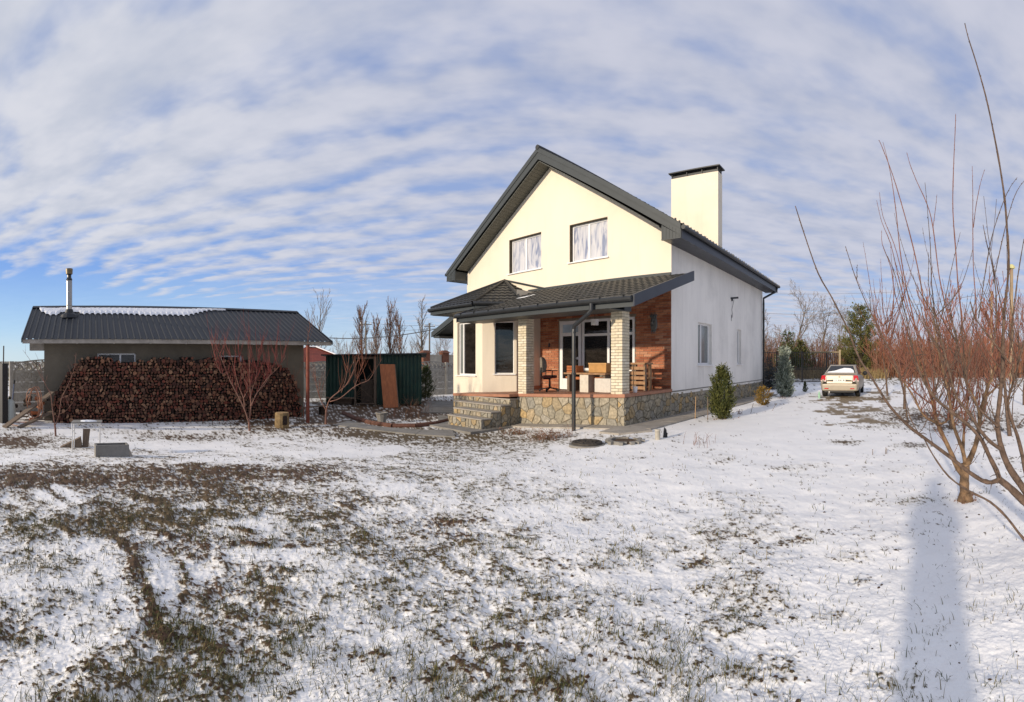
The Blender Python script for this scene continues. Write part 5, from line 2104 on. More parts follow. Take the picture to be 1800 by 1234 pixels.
def conifer(p, h, rad, label, m, seed, name, cat, n=700, style='cone', trunk=.05, ln=.14, w=.012, fan=6, lift=.9, group=None, gaps=.25, low=0.02):
    rng = random.Random(seed)
    t = tag(empty(name, p), label, cat, group)
    mb, tr = MB(), MB()
    tr.tube([(0, 0, -.05), (0, 0, h * .5), (0, 0, h * .96)], [trunk, trunk * .6, .006], 6, cap=False)
    ph = rng.uniform(0, 6)
    if style == 'whorl':
        z = low * h
        while z < h * .98:
            rr_ = rad * (1 - z / h) ** .9 + .02
            nb = max(4, int(8 * (1 - z / h) + 3))
            for k in range(nb):
                a = 2 * pi * (k + rng.random() * .7) / nb
                dd = Vector((cos(a), sin(a), lift * rng.uniform(.6, 1.2) * (.2 + .8 * z / h))).normalized()
                L_ = rr_ * rng.uniform(.75, 1.12)
                q = Vector((0, 0, z + rng.uniform(-.02, .02) * h))
                tr.tube([q, q + dd * L_], [trunk * .25, .004], 3, cap=False)
                m_ = max(3, int(L_ / (ln * .30)))
                tone = rng.random()
                for i in range(m_):
                    c = q + dd * L_ * (i + .5) / m_ + Vector((rng.uniform(-1, 1), rng.uniform(-1, 1), rng.uniform(-1, .3))) * L_ * .10
                    spray(mb, c, rot_to(dd, rng.uniform(0, .7), rng.uniform(0, 6.28)), ln, w, rng, tone * .5 + .5 * i / m_, fan)
            z += h * rng.uniform(.035, .055)
    else:
        for _ in range(n):
            f = rng.random() ** 1.15
            z = low * h + f * h * (1 - low)
            if style == 'cone':
                rr_ = rad * (1 - f) ** .8 * (1.0 if f > .1 else .75 + 2.5 * f)
            elif style == 'flame':
                rr_ = rad * sin(pi * min(.98, (.18 + .82 * f))) ** .75
            else:
                rr_ = rad * math.sqrt(max(0, 1 - (2 * f - 1) ** 2)) * .95 + .03
            a = rng.uniform(0, 2 * pi)
            lump = .76 + .42 * sin(a * 3 + ph + z / h * 9) * sin(a * 2 - z / h * 13 + ph)
            q = rr_ * lump * math.sqrt(rng.uniform(.15, 1))
            c = Vector((cos(a) * q, sin(a) * q, z))
            dd = Vector((cos(a) * (1 - lift * .7), sin(a) * (1 - lift * .7), lift)).normalized()
            spray(mb, c - dd * ln * .4, dd, ln * rng.uniform(.7, 1.3), w, rng, rng.random(), fan)
    tr.build('trunk', M['bark_brown'], t)
    mb.build('crown', m, t, tones=True)
    return t


g = on_ground(1269, 736)
conifer(g, 1.34, .38, 'olive green thuja bush with loose tips beside the shaded side wall', M['thuja'], 1, 'thuja', 'bush', 1000, 'flame', .03, .22, .011, 7, .82)
g = on_ground(1342, 712)
conifer(g, .62, .36, 'small golden brown juniper shrub near the far house corner', M['gold_shrub'], 2, 'juniper_shrub', 'shrub', 420, 'ball', .02, .14, .012, 6, .6)
g = on_ground(1379, 697)
conifer(g, 2.08, .44, 'slender blue grey juniper tree in front of the iron fence', M['blue_spruce'], 3, 'juniper_tree', 'tree', 900, 'cone', .04, .32, .018, 7, .62)
g = on_ground(1352, 684)
conifer(g, 1.85, .72, 'dark blue spruce tucked behind the house corner', M['dark_spruce'], 4, 'blue_spruce', 'tree', style='whorl', trunk=.05, ln=.16, w=.012, lift=.35)
g = on_ground(1415, 689)
conifer(g, .52, .17, 'tiny dark green conifer between the blue grey tree and the car', M['spruce'], 5, 'tiny_conifer', 'shrub', 240, 'cone', .015, .10, .010, 6, .8)
conifer(at(1385, 46, -.05), 4.6, 1.7, 'olive green young spruce beyond the iron fence', M['spruce'], 6, 'spruce', 'tree', style='whorl', trunk=.1, ln=.5, w=.04, lift=.5, fan=6)
conifer(at(1408, 50, -.05), 3.7, 1.5, 'darker round conifer right of the young spruce', M['pine'], 7, 'pine_bush', 'tree', 700, 'flame', .1, .5, .04, 6, .7)
g = on_ground(748, 700)
conifer(g, 1.6, .5, 'dark bushy conifer beside the right end of the green shed', M['spruce'], 8, 'yew_bush', 'bush', 900, 'flame', .04, .18, .014, 6, .7)


def pine(p, h, label, seed):
    rng = random.Random(seed)
    t = tag(empty('pine_tree', p), label, 'tree')
    tr, mb = MB(), MB()
    tr.tube([(0, 0, 0), (.15, 0, h * .5), (.0, 0, h)], [.22, .15, .02], 7, cap=False)
    z = .08 * h
    while z < h:
        nb = 6
        for k in range(nb):
            a = 2 * pi * (k + rng.random()) / nb
            f = z / h
            L_ = h * .40 * (1 - f) ** .7 * rng.uniform(.6, 1.15) + .25
            dd = Vector((cos(a), sin(a), rng.uniform(.15, .7))).normalized()
            q = Vector((.1 * (1 - f), 0, z))
            e = q + dd * L_
            tr.tube([q, e], [.05, .012], 3, cap=False)
            tone = rng.random()
            for _ in range(int(12 * L_) + 3):
                c = q.lerp(e, rng.uniform(.3, 1.05)) + Vector((rng.uniform(-1, 1), rng.uniform(-1, 1), rng.uniform(-.6, .6))) * .32
                spray(mb, c, (dd + Vector((0, 0, .8))).normalized(), .5, .035, rng, tone, 7)
        z += h * .055
    tr.build('trunk', M['bark_brown'], t)
    mb.build('crown', M['pine'], t, tones=True)


pine(at(1512, 50, -.05), 7.4, 'big olive green pine standing behind the parked car', 4)

# ---- the two bare orchard trees on the right, close to the camera


def limb(mb, px_pts, d, r0, r1, n=7, dz=None, wob=0.0, rng=None, dd=0.0):
    """limb through bearings and heights measured at distance d; dd bends it towards or away from the yard"""
    pts = []
    k = len(px_pts)
    for i, (x, y) in enumerate(px_pts):
        di = d + dd * i / (k - 1)
        pts.append(at(x, di, None, y))
    fine = []
    for i in range(k - 1):
        p0, p1, p2, p3 = pts[max(i - 1, 0)], pts[i], pts[i + 1], pts[min(i + 2, k - 1)]
        for s in range(3):
            t = s / 3
            q = 0.5 * ((2 * p1) + (p2 - p0) * t + (2 * p0 - 5 * p1 + 4 * p2 - p3) * t * t + (3 * p1 - p0 - 3 * p2 + p3) * t ** 3)
            fine.append(q)
    fine.append(pts[-1])
    m = len(fine)
    rad = [(r0 + (r1 - r0) * (i / (m - 1))) * .84 * (1 + (.10 if r0 > .016 else .2) * sin(i * 2.3) * sin(i * .9 + r0 * 900)) for i in range(m)]
    mb.tube(fine, rad, n)
    if r0 < .016:
        buds(mb, fine, rad, .05)
    return fine


def buds(mb, pts, rad, step):
    """buds set alternately along a young shoot"""
    k = 0
    for i in range(len(pts) - 1):
        a, b = pts[i], pts[i + 1]
        m = max(1, int((b - a).length / step))
        ax = (b - a).normalized()
        for j in range(m):
            q = a.lerp(b, (j + .3) / m)
            s = rot_to(ax, .6, k * 2.4)
            r_ = rad[i]
            mb.tube([q + s * r_ * .4, q + s * (r_ + .006), q + s * (r_ + .007) + ax * .006], [r_ * .5 + .001, .0026, .0008], 3, cap=False)
            k += 1


def shoots(mb, lines, n, rng, lmin, lmax, r, spread=.35, t0=.25, knots=True):
    """upright young shoots from points along the given limbs"""
    for _ in range(n):
        ln_ = rng.choice(lines)
        i = int(rng.uniform(t0, 1) * (len(ln_) - 1))
        p = ln_[i]
        L_ = rng.uniform(lmin, lmax)
        dx, dy = rng.gauss(0, spread), rng.gauss(0, spread)
        d0 = Vector((dx * 1.6, dy * 1.6, .7)).normalized()
        pts = [p]
        dd = d0
        k = 7
        for s in range(k):
            dd = (dd + Vector((rng.gauss(0, .07), rng.gauss(0, .07), .16))).normalized()
            pts.append(pts[-1] + dd * L_ / k)
        rad = [max(r * (1 - .75 * s / k), .0016) for s in range(k + 1)]
        mb.tube(pts, rad, 4, cap=False)
        if knots:
            buds(mb, pts, rad, .07)
        if rng.random() < .55:
            j = rng.randint(2, 5)
            e = (dd + Vector((rng.gauss(0, .5), rng.gauss(0, .5), .1))).normalized()
            q = [pts[j]]
            for s in range(4):
                e = (e + Vector((0, 0, .22))).normalized()
                q.append(q[-1] + e * L_ * .1)
            mb.tube(q, [rad[j] * .8, rad[j] * .6, rad[j] * .5, .002, .0016], 4, cap=False)


def spurs(mb, lines, n, rng, r=.004):
    for _ in range(n):
        ln_ = rng.choice(lines)
        i = rng.randint(0, len(ln_) - 2)
        p = ln_[i]
        e = p + Vector((rng.gauss(0, 1), rng.gauss(0, 1), rng.gauss(.2, .8))).normalized() * rng.uniform(.03, .12)
        mb.tube([p, p.lerp(e, .6) + Vector((0, 0, .008)), e], [r, r * .8, r * .45], 4)


def orchard_near():
    rng = random.Random(8)
    d = 5.36
    base = on_ground(1697, 880)
    t = tag(empty('fruit_tree', base), 'bare fruit tree with ochre trunk and upright red shoots on the right', 'tree')
    off = -base
    tr, sh = MB(), MB()
    limb(tr, [(1697, 893), (1696, 872), (1695, 850), (1696, 832), (1697, 815)], d, .072, .062, 10)
    tr.tube([base + Vector((0, 0, -.05)), base + Vector((0, 0, .03)), base + Vector((0, 0, .09))], [.115, .09, .07], 10)
    A = limb(tr, [(1694, 835), (1684, 824), (1669, 790), (1654, 758), (1646, 738), (1637, 700), (1622, 655), (1606, 600)], d, .042, .009, 8, dd=.25)
    A2 = limb(tr, [(1647, 742), (1632, 737), (1618, 722), (1603, 692), (1580, 660), (1560, 625)], d, .020, .005, 6, dd=-.3)
    A3 = limb(tr, [(1648, 745), (1662, 742), (1672, 728), (1676, 700), (1672, 650)], d, .018, .006, 6, dd=.3)
    Bl = limb(tr, [(1697, 815), (1692, 790), (1684, 770), (1677, 750), (1672, 725), (1665, 680), (1650, 620), (1640, 560)], d, .034, .007, 8, dd=-.2)
    B2 = limb(tr, [(1693, 800), (1694, 765), (1697, 735), (1704, 690), (1706, 630)], d, .024, .007, 7, dd=.4)
    Cl = limb(tr, [(1697, 822), (1708, 800), (1717, 775), (1721, 748), (1726, 715), (1735, 683), (1752, 640), (1765, 590)], d, .046, .009, 8, dd=.1)
    C2 = limb(tr, [(1723, 735), (1715, 705), (1700, 670), (1690, 620)], d, .02, .006, 6, dd=-.35)
    C3 = limb(tr, [(1730, 700), (1750, 682), (1775, 655), (1800, 610)], d, .018, .006, 6, dd=.35)
    lines = [A, A2, A3, Bl, B2, Cl, C2, C3]
    A4 = limb(sh, [(1640, 712), (1610, 690), (1580, 655), (1556, 620), (1546, 585)], d, .012, .004, 5, dd=.4)
    A5 = limb(sh, [(1622, 655), (1590, 640), (1565, 605), (1548, 560)], d, .010, .003, 5, dd=-.2)
    lines += [A4, A5]
    # the shoots that stand out against the sky
    limb(sh, [(1645, 720), (1637, 640), (1628, 560), (1617, 490), (1604, 430), (1588, 370), (1570, 310), (1552, 262), (1545, 246)], d, .012, .0035, 5, dd=-.1)
    limb(sh, [(1640, 700), (1622, 640), (1608, 570), (1592, 500), (1582, 440), (1576, 380), (1568, 320), (1560, 280), (1552, 250)], d, .011, .003, 5, dd=.1)
    limb(sh, [(1680, 720), (1690, 640), (1690, 560), (1684, 500), (1680, 440), (1675, 370), (1676, 300), (1679, 230), (1680, 200)], d, .013, .004, 5, dd=.1)
    limb(sh, [(1690, 680), (1676, 600), (1660, 530), (1650, 480), (1640, 400), (1630, 360), (1612, 320), (1600, 290), (1594, 268)], d, .011, .003, 5)
    limb(sh, [(1640, 400), (1644, 370), (1647, 342)], d, .005, .0025, 4)
    limb(sh, [(1722, 700), (1716, 620), (1716, 540), (1711, 470), (1710, 390), (1710, 340), (1709, 292)], d, .010, .003, 5)
    limb(sh, [(1711, 400), (1716, 360), (1724, 320), (1731, 298)], d, .006, .0025, 4)
    limb(sh, [(1640, 640), (1600, 560), (1580, 490), (1566, 430), (1550, 390), (1541, 352)], d, .009, .0025, 5)
    limb(sh, [(1630, 620), (1596, 540), (1585, 480), (1572, 430), (1552, 380), (1546, 338)], d, .009, .0025, 5)
    limb(sh, [(1600, 600), (1574, 520), (1566, 470), (1551, 430), (1550, 405)], d, .008, .0025, 5)
    shoots(sh, lines, 120, rng, .35, 1.25, .0060, .26, .35)
    shoots(sh, lines, 120, rng, .2, .7, .0042, .5, .25)
    spurs(tr, lines, 50, rng)
    tr.v = [tuple(Vector(v) + off) for v in tr.v]
    sh.v = [tuple(Vector(v) + off) for v in sh.v]
    tr.build('trunk', M['bark_ochre'], t, smooth_=True)
    sh.build('crown', M['bark_red'], t, smooth_=True)


orchard_near()


def orchard_edge():
    rng = random.Random(19)
    d = 3.7
    base = ground_at(1862, 3.75)
    t = tag(empty('fruit_tree', base), 'nearest bare tree at the right edge sending long low branches inwards', 'tree')
    off = -base
    tr, sh = MB(), MB()
    limb(tr, [(1864, 1010), (1860, 960), (1850, 930), (1838, 915)], d, .075, .055, 10)
    T = limb(tr, [(1845, 922), (1820, 898), (1799, 880), (1775, 857), (1757, 843)], d, .046, .030, 9)
    B1 = limb(tr, [(1757, 843), (1735, 848), (1705, 831), (1671, 804), (1625, 770), (1596, 748), (1564, 714), (1541, 678)], d, .022, .011, 8, dd=-.15)
    limb(tr, [(1541, 678), (1528, 657), (1513, 634), (1502, 610), (1492, 582), (1476, 550), (1460, 519), (1438, 480), (1415, 415), (1398, 362)], d - .15, .011, .004, 6, dd=-.1)
    S2 = limb(sh, [(1596, 748), (1590, 700), (1578, 650), (1565, 618), (1552, 592), (1539, 566), (1526, 540), (1513, 511), (1501, 480), (1486, 433)], d, .008, .0035, 5, dd=.15)
    limb(sh, [(1858, 985), (1832, 972), (1800, 948), (1770, 910), (1740, 882), (1705, 864), (1668, 838), (1640, 800), (1624, 770)], d + .02, .016, .006, 7, dd=-.1)
    limb(sh, [(1620, 770), (1600, 735), (1592, 700), (1580, 660)], d, .006, .003, 5)
    B2 = limb(tr, [(1757, 843), (1752, 828), (1738, 800), (1720, 765), (1686, 734), (1649, 705), (1625, 672), (1612, 640), (1600, 600)], d, .027, .007, 8, dd=.2)
    limb(sh, [(1606, 620), (1596, 570), (1583, 520), (1572, 480), (1560, 450)], d + .2, .007, .003, 5)
    B3 = limb(tr, [(1840, 905), (1815, 880), (1793, 850), (1773, 820), (1762, 793), (1756, 768), (1753, 740), (1757, 705), (1762, 650), (1763, 600), (1765, 550)], d, .040, .015, 8, dd=.1)
    limb(sh, [(1765, 550), (1773, 470), (1770, 400), (1766, 350), (1758, 295), (1747, 235), (1733, 170), (1716, 110), (1702, 66), (1696, 41)], d + .1, .014, .0045, 6, dd=.1)
    B4 = limb(tr, [(1760, 790), (1740, 776), (1722, 755), (1706, 730), (1680, 695), (1668, 650), (1655, 600), (1640, 540)], d, .020, .006, 7, dd=-.2)
    B5 = limb(tr, [(1830, 900), (1806, 840), (1797, 800), (1788, 765), (1777, 735), (1772, 705), (1785, 660), (1800, 600)], d, .026, .008, 7, dd=.2)
    B6 = limb(tr, [(1755, 750), (1738, 735), (1716, 712), (1700, 680), (1690, 640), (1680, 590)], d, .014, .005, 6, dd=.3)
    limb(sh, [(1788, 752), (1798, 738), (1815, 722)], d, .007, .004, 5)
    limb(sh, [(1800, 420), (1790, 480), (1780, 560), (1775, 620)], d, .004, .009, 5)
    limb(sh, [(1777, 640), (1745, 600), (1715, 560), (1706, 530)], d, .010, .005, 5)
    limb(sh, [(1745, 620), (1752, 540), (1745, 470), (1735, 430), (1728, 395)], d, .008, .003, 5)
    limb(sh, [(1745, 500), (1760, 430), (1775, 370), (1788, 335), (1803, 315)], d, .005, .0025, 5)
    limb(sh, [(1720, 560), (1735, 460), (1748, 400), (1770, 340), (1788, 312)], d, .006, .0025, 5)
    lines = [B2, B3, B4, B5, B6]
    shoots(sh, lines, 60, rng, .3, 1.0, .0048, .3, .45)
    shoots(sh, [B1, S2], 10, rng, .1, .3, .004, .5, .1)
    spurs(tr, [T, B1, B2, B3, B4, B5], 60, rng, .0045)
    tr.v = [tuple(Vector(v) + off) for v in tr.v]
    sh.v = [tuple(Vector(v) + off) for v in sh.v]
    tr.build('trunk', M['bark_brown'], t, smooth_=True)
    sh.build('crown', M['bark_brown'], t, smooth_=True)


orchard_edge()

# more orchard trees further back on the right, red shoots in a haze of twigs
ORCH = dict(ang=(.35, .8), ratio=.62, cone=.3, nb=(8, 7, 4), t0=(.15, .2, .15), rmin=.0065, wob=.14, levels=3, mainlvl=1, up=.10, seg=(5, 5, 4, 3), rr=.42)
ORC = [(1672, 11.0, 2.3, 1, 'second orchard tree behind the ochre trunk'), (1590, 15.5, 2.2, 2, 'red orchard tree right of the driveway edge'),
       (1730, 14.5, 2.3, 3, 'red orchard tree in the middle of the back row'), (1775, 10.0, 2.3, 4, 'red orchard tree behind the nearest bare tree'),
       (1640, 20.5, 2.5, 5, 'far red orchard tree by the car path'), (1560, 21.5, 2.5, 6, 'farthest left red orchard tree right of the car'),
       (1700, 19.0, 2.5, 7, 'far red orchard tree between poles'), (1800, 17.0, 2.6, 8, 'red orchard tree on the far right edge')]
for px, d, h, sd_, lb in ORC:
    bare_tree(px, d, h, .055, lb, 100 + sd_, ('bark_brown', 'twig_red'), 'orchard_tree', 'tree', 'orchard trees on the right', base=ground_at(px, d), **ORCH)

# red-twigged tree in front of the firewood, one by the path, a sapling by the shed corner


def yard_tree(name, bx, by, label, limbs, nsh, seed, mats, lmin, lmax, r=.006, spread=.25):
    base = on_ground(bx, by)
    d = hypot(base.x, base.y)
    rng = random.Random(seed)
    t = tag(empty(name, base), label, 'tree')
    tr, sh = MB(), MB()
    lines = []
    for pts, r0, r1, dd in limbs:
        lines.append(limb(tr, pts, d, r0, r1, 6, dd=dd))
    shoots(sh, lines[1:], nsh, rng, lmin, lmax, r, spread, .3, False)
    shoots(sh, lines[1:], nsh, rng, lmin * .4, lmax * .55, r * .7, spread * 1.7, .2, False)
    tr.v = [tuple(Vector(v) - base) for v in tr.v]
    sh.v = [tuple(Vector(v) - base) for v in sh.v]
    tr.build('trunk', M[mats[0]], t, smooth_=True)
    sh.build('crown', M[mats[1]], t, smooth_=True)


M['bark_pinkish'] = mat('pinkish_bark', (0.22, 0.115, 0.085), 0.85, 0.3, 12)
M['twig_dark_red'] = mat('dark_red_twig', (0.21, 0.045, 0.035), 0.7, 0.25, 4)
yard_tree('red_twigged_tree', 439, 757, 'red twigged fan shaped tree growing in front of the firewood stack',
          [([(439, 760), (438, 745), (437, 735)], .045, .035, 0), ([(437, 742), (430, 720), (418, 695), (405, 670), (397, 650), (385, 620), (373, 590)], .028, .006, -.2),
           ([(398, 655), (388, 655), (378, 630), (372, 602)], .012, .005, -.3), ([(430, 720), (428, 700), (420, 680), (412, 650), (404, 620)], .018, .005, .2),
           ([(438, 738), (441, 715), (440, 690), (439, 660), (438, 620), (438, 590)], .026, .006, .1), ([(441, 715), (452, 690), (468, 672), (480, 645), (490, 620)], .020, .005, .2),
           ([(428, 700), (436, 680), (424, 655), (420, 625)], .013, .004, -.1), ([(441, 690), (450, 665), (452, 640), (456, 610)], .014, .004, .1), ([(452, 690), (470, 665), (490, 645), (503, 625)], .013, .004, -.2)],
          60, 5, ('bark_pinkish', 'twig_dark_red'), .5, 1.35, .008, .16)
yard_tree('leaning_young_tree', 573, 746, 'young tree with pale stem leaning right in front of the green shed',
          [([(573, 748), (573, 730), (574, 720)], .05, .042, 0), ([(574, 722), (566, 708), (560, 690), (555, 665), (553, 640)], .022, .006, .1), ([(574, 720), (580, 702), (600, 685), (612, 672), (622, 650), (630, 630), (634, 600)], .028, .006, .3),
           ([(580, 706), (598, 700), (620, 682), (634, 674), (648, 668), (660, 650), (672, 630)], .022, .005, -.2), ([(600, 690), (608, 665), (612, 640), (614, 620)], .014, .005, .1), ([(622, 684), (632, 655), (640, 630)], .012, .004, .2)],
          30, 6, ('bark_pinkish', 'twig_red'), .4, 1.1, .007, .2)
yard_tree('shed_corner_sapling', 98, 766, 'thin bare sapling with forked stem at the left corner of the wood shed',
          [([(98, 768), (97, 752), (96, 745)], .032, .026, 0), ([(96, 746), (92, 718), (89, 692), (82, 680), (72, 660), (58, 640), (40, 615)], .016, .004, .2), ([(97, 748), (104, 728), (108, 700), (118, 680), (130, 650), (134, 620)], .015, .004, -.2),
           ([(104, 728), (116, 722), (124, 712)], .008, .003, 0), ([(89, 692), (78, 672), (70, 640), (62, 620)], .009, .003, -.2), ([(108, 700), (130, 690), (158, 668)], .008, .003, .1)],
          7, 7, ('bark_pinkish', 'bark_pinkish'), .2, .6, .005, .3)
yard_tree('post_side_sapling', 530, 735, 'slim reddish sapling between the shed wall and the red post',
          [([(533, 738), (534, 720)], .02, .018, 0), ([(534, 720), (540, 680), (536, 650), (541, 600), (546, 560)], .014, .004, 0), ([(536, 710), (520, 680), (508, 650), (500, 630)], .010, .003, .1)],
          14, 8, ('twig_red', 'twig_red'), .3, 1.0, .006, .15)

# ------------------------------------------------------------------ the parked car.  Local: x to the right, y forward, rear bumper at y = 0
M['car_paint'] = mat('champagne_paint', (0.36, 0.315, 0.25), 0.42, 0.10, 2.0, metal=.2, spec=.4)
M['car_glass'] = mat('car_glass', (0.015, 0.017, 0.02), 0.04, 0.2, 2, spec=.7)
M['tyre'] = mat('tyre_rubber', (0.016, 0.015, 0.014), 0.85, 0.3, 20)
M['rim'] = mat('wheel_rim', (0.35, 0.35, 0.36), 0.35, 0.1, 5, metal=.8)
M['lamp_red'] = mat('red_lamp_glass', (0.50, 0.012, 0.018), 0.15, 0.2, 20, spec=.7)
M['lamp_white'] = mat('white_lamp_glass', (0.65, 0.55, 0.52), 0.15, 0.1, 20, spec=.7)
M['plate'] = mat('number_plate', (0.72, 0.72, 0.70), 0.4, 0.05, 10)
M['car_trim'] = mat('car_trim', (0.02, 0.02, 0.021), 0.6, 0.2, 10)


def build_car():
    p = on_ground(1462, 699)
    hd = radians(46.5)
    q = p + Vector((cos(hd) * .62, -sin(hd) * .62, 0)) * .55
    root = tag(empty('parked_car', (q.x, q.y, .0), -hd), 'champagne coloured saloon car parked on the drive, seen from behind', 'car')
    # body: rings along the length, each (y, half width at sill, half width at belt, z bottom, z belt, z deck, half width deck)
    st = [(0.00, .70, .74, .34, .58, .74, .60), (0.05, .80, .83, .27, .62, .98, .68), (0.20, .84, .865, .24, .70, 1.045, .70), (0.60, .85, .875, .22, .74, 1.06, .70),
          (1.10, .85, .875, .20, .76, 1.00, .76), (2.0, .85, .875, .19, .76, .96, .80), (3.0, .85, .87, .19, .76, .94, .80), (3.5, .84, .865, .2, .72, .90, .74), (4.1, .80, .83, .24, .62, .78, .66), (4.40, .66, .70, .32, .54, .62, .52)]
    mb = MB()
    rings = []
    for y, ws, wb, z0, zb, zd, wd in st:
        half = [(0, z0), (ws * .85, z0), (ws, z0 + .09), (wb, zb - .12), (wb + .005, zb), (wb * .975, zb + (zd - zb) * .55), (wd + (wb - wd) * .35, zd - .02), (wd * .8, zd + .005), (0, zd + .012)]
        ring = half + [(-x, z) for x, z in half[-2:0:-1]]
        rings.append([(x, y, z) for x, z in ring])
    k = len(rings[0])
    vs = [v for r in rings for v in r]
    fs = [(i * k + j, i * k + (j + 1) % k, (i + 1) * k + (j + 1) % k, (i + 1) * k + j) for i in range(len(rings) - 1) for j in range(k)]
    fs += [tuple(range(k)), tuple(reversed(range((len(rings) - 1) * k, len(rings) * k)))]
    mb.add(vs, fs)
    body = mb.build('body', M['car_paint'], root, smooth_=True)
    bev = body.modifiers.new('soft', 'SUBSURF')
    bev.levels = bev.render_levels = 1
    # cabin
    mb = MB()
    lo = [(-.76, .55, 1.02), (.76, .55, 1.02), (.80, 1.2, .98), (.80, 2.4, .95), (.74, 3.15, .93), (-.74, 3.15, .93), (-.80, 2.4, .95), (-.80, 1.2, .98)]
    hi = [(-.55, 1.18, 1.40), (.55, 1.18, 1.40), (.585, 1.45, 1.455), (.58, 2.0, 1.465), (.54, 2.35, 1.42), (-.54, 2.35, 1.42), (-.58, 2.0, 1.465), (-.585, 1.45, 1.455)]
    mb.hexa(lo, hi)
    cab = mb.build('cabin', M['car_paint'], root)
    bevel(cab, .05, 3)
    # glazing set a little proud of the cabin
    g = MB()
    g.add([(-.66, .61, 1.075), (.66, .61, 1.075), (.515, 1.11, 1.385), (-.515, 1.11, 1.385)], [(0, 1, 2, 3)])
    rg = g.build('rear_window', M['car_glass'], root)
    sn = MB()
    sn.add([(-.62, .612, 1.085), (.60, .612, 1.085), (.55, .80, 1.20), (.40, .93, 1.275), (.12, .95, 1.29), (-.05, .88, 1.245), (-.30, .74, 1.165), (-.60, .68, 1.125)], [(0, 1, 2, 3, 4, 5, 6, 7)])
    for i, v in enumerate(sn.v):
        sn.v[i] = (v[0], v[1] - .014, v[2] + .004)
    tag(sn.build('window_snow', M['snow'], rg), kind='stuff')
    for s in (-1, 1):
        for ya, yb, ta, tb in ((1.0, 1.85, 1.38, 1.85), (1.93, 2.9, 1.93, 2.33)):
            g = MB()
            zt = 1.40
            xl = lambda y, z: s * (.815 - (z - .97) * .46 + .004)
            pts = [(xl(ya, 1.02), ya, 1.02), (xl(yb, 1.0), yb, 1.0), (xl(tb, zt), tb, zt), (xl(ta, zt), ta, zt)]
            g.add(pts, [(0, 1, 2, 3)])
            g.build('side_window', M['car_glass'], root)
    # boot lid, bumper and lamps
    mb = MB()
    mb.hexa([(-.56, -.012, .62), (.56, -.012, .62), (.60, .035, .98), (-.60, .035, .98)][::-1], [(-.56, .03, .62), (.56, .03, .62), (.60, .08, .98), (-.60, .08, .98)][::-1])
    bl = mb.build('boot_lid', M['car_paint'], root)
    bevel(bl, .012, 2)
    mb = MB()
    mb.hexa([(-.66, .06, 1.035), (.66, .06, 1.035), (.64, .17, 1.075), (-.64, .17, 1.075)], [(-.66, .05, 1.06), (.66, .05, 1.06), (.64, .17, 1.10), (-.64, .17, 1.10)])
    mb.build('spoiler', M['car_paint'], bl)
    mb = MB()
    mb.box((-.27, -.028, .70), (.27, -.012, .825))
    pt = mb.build('number_plate', M['plate'], root)
    mb = MB()
    rr_ = random.Random(2)
    for x in (-.19, -.14, -.05, .0, .05, .10, .17, .21):
        mb.box((x - .014, -.031, .73), (x - .004, -.028, .795))
        if rr_.random() < .7:
            mb.box((x + .006, -.031, .73), (x + .014, -.028, .795))
        mb.box((x - .004, -.031, .755 if rr_.random() < .5 else .785), (x + .006, -.028, .768 if rr_.random() < .0 else .797))
    tag(mb.build('plate_lettering', M['car_trim'], pt), kind='stuff')
    mb = MB()
    mb.box((-.34, -.024, .845), (.34, -.008, .868))
    mb.build('plate_strip', M['rim'], bl)
    mb = MB()
    mb.tube([(-.05, -.006, .915), (0, -.008, .93), (.05, -.006, .915), (0, -.008, .90), (-.05, -.006, .915)], .009, 5)
    mb.build('badge', M['rim'], bl)
    for s in (-1, 1):
        mb = MB()
        a = [(s * .59, .0, .72), (s * .845, .10, .74), (s * .80, .13, .97), (s * .62, .045, .99)]
        if s > 0:
            a = a[::-1]
        mb.hexa([(x, y - .025, z) for x, y, z in a], [(x, y + .06, z) for x, y, z in a])
        lp = mb.build('tail_lamp', M['lamp_red'], root)
        bevel(lp, .012, 2)
        mb = MB()
        a = [(s * .585, -.032, .70), (s * .84, .075, .71), (s * .84, .07, .765), (s * .59, -.034, .755)]
        if s > 0:
            a = a[::-1]
        mb.hexa(a, [(x, y + .07, z) for x, y, z in a])
        mb.build('lamp_strip', M['lamp_white'], lp)
        mb = MB()
        mb.hexa([(s * .48, -.07, .385), (s * .66, -.04, .385), (s * .66, -.04, .425), (s * .48, -.07, .425)][::-s], [(s * .48, .0, .385), (s * .66, .02, .385), (s * .66, .02, .425), (s * .48, .0, .425)][::-s])
        mb.build('reflector', M['lamp_red'], root)
        mb = MB()
        mb.lathe([(.0, -.09), (.09, -.085), (.115, -.03), (.11, .06), (.0, .09)], 12)
        mir = mb.build('mirror', M['car_trim'], root, smooth_=True, loc=(s * .98, 2.55, 1.02), rot=(pi / 2, 0, 0))
    mb = MB()
    mb.hexa([(-.76, -.03, .30), (.76, -.03, .30), (.84, .22, .30), (-.84, .22, .30)], [(-.78, -.055, .60), (.78, -.055, .60), (.865, .22, .62), (-.865, .22, .62)])
    bm = mb.build('bumper', M['car_paint'], root)
    bevel(bm, .045, 3)
    mb = MB()
    mb.box((-.66, -.02, .235), (.66, .3, .305))
    mb.build('lower_valance', M['car_trim'], root)
    mb = MB()
    mb.tube([(-.45, .05, .25), (-.45, -.03, .25)], .03, 8)
    mb.build('exhaust', M['rim'], root)
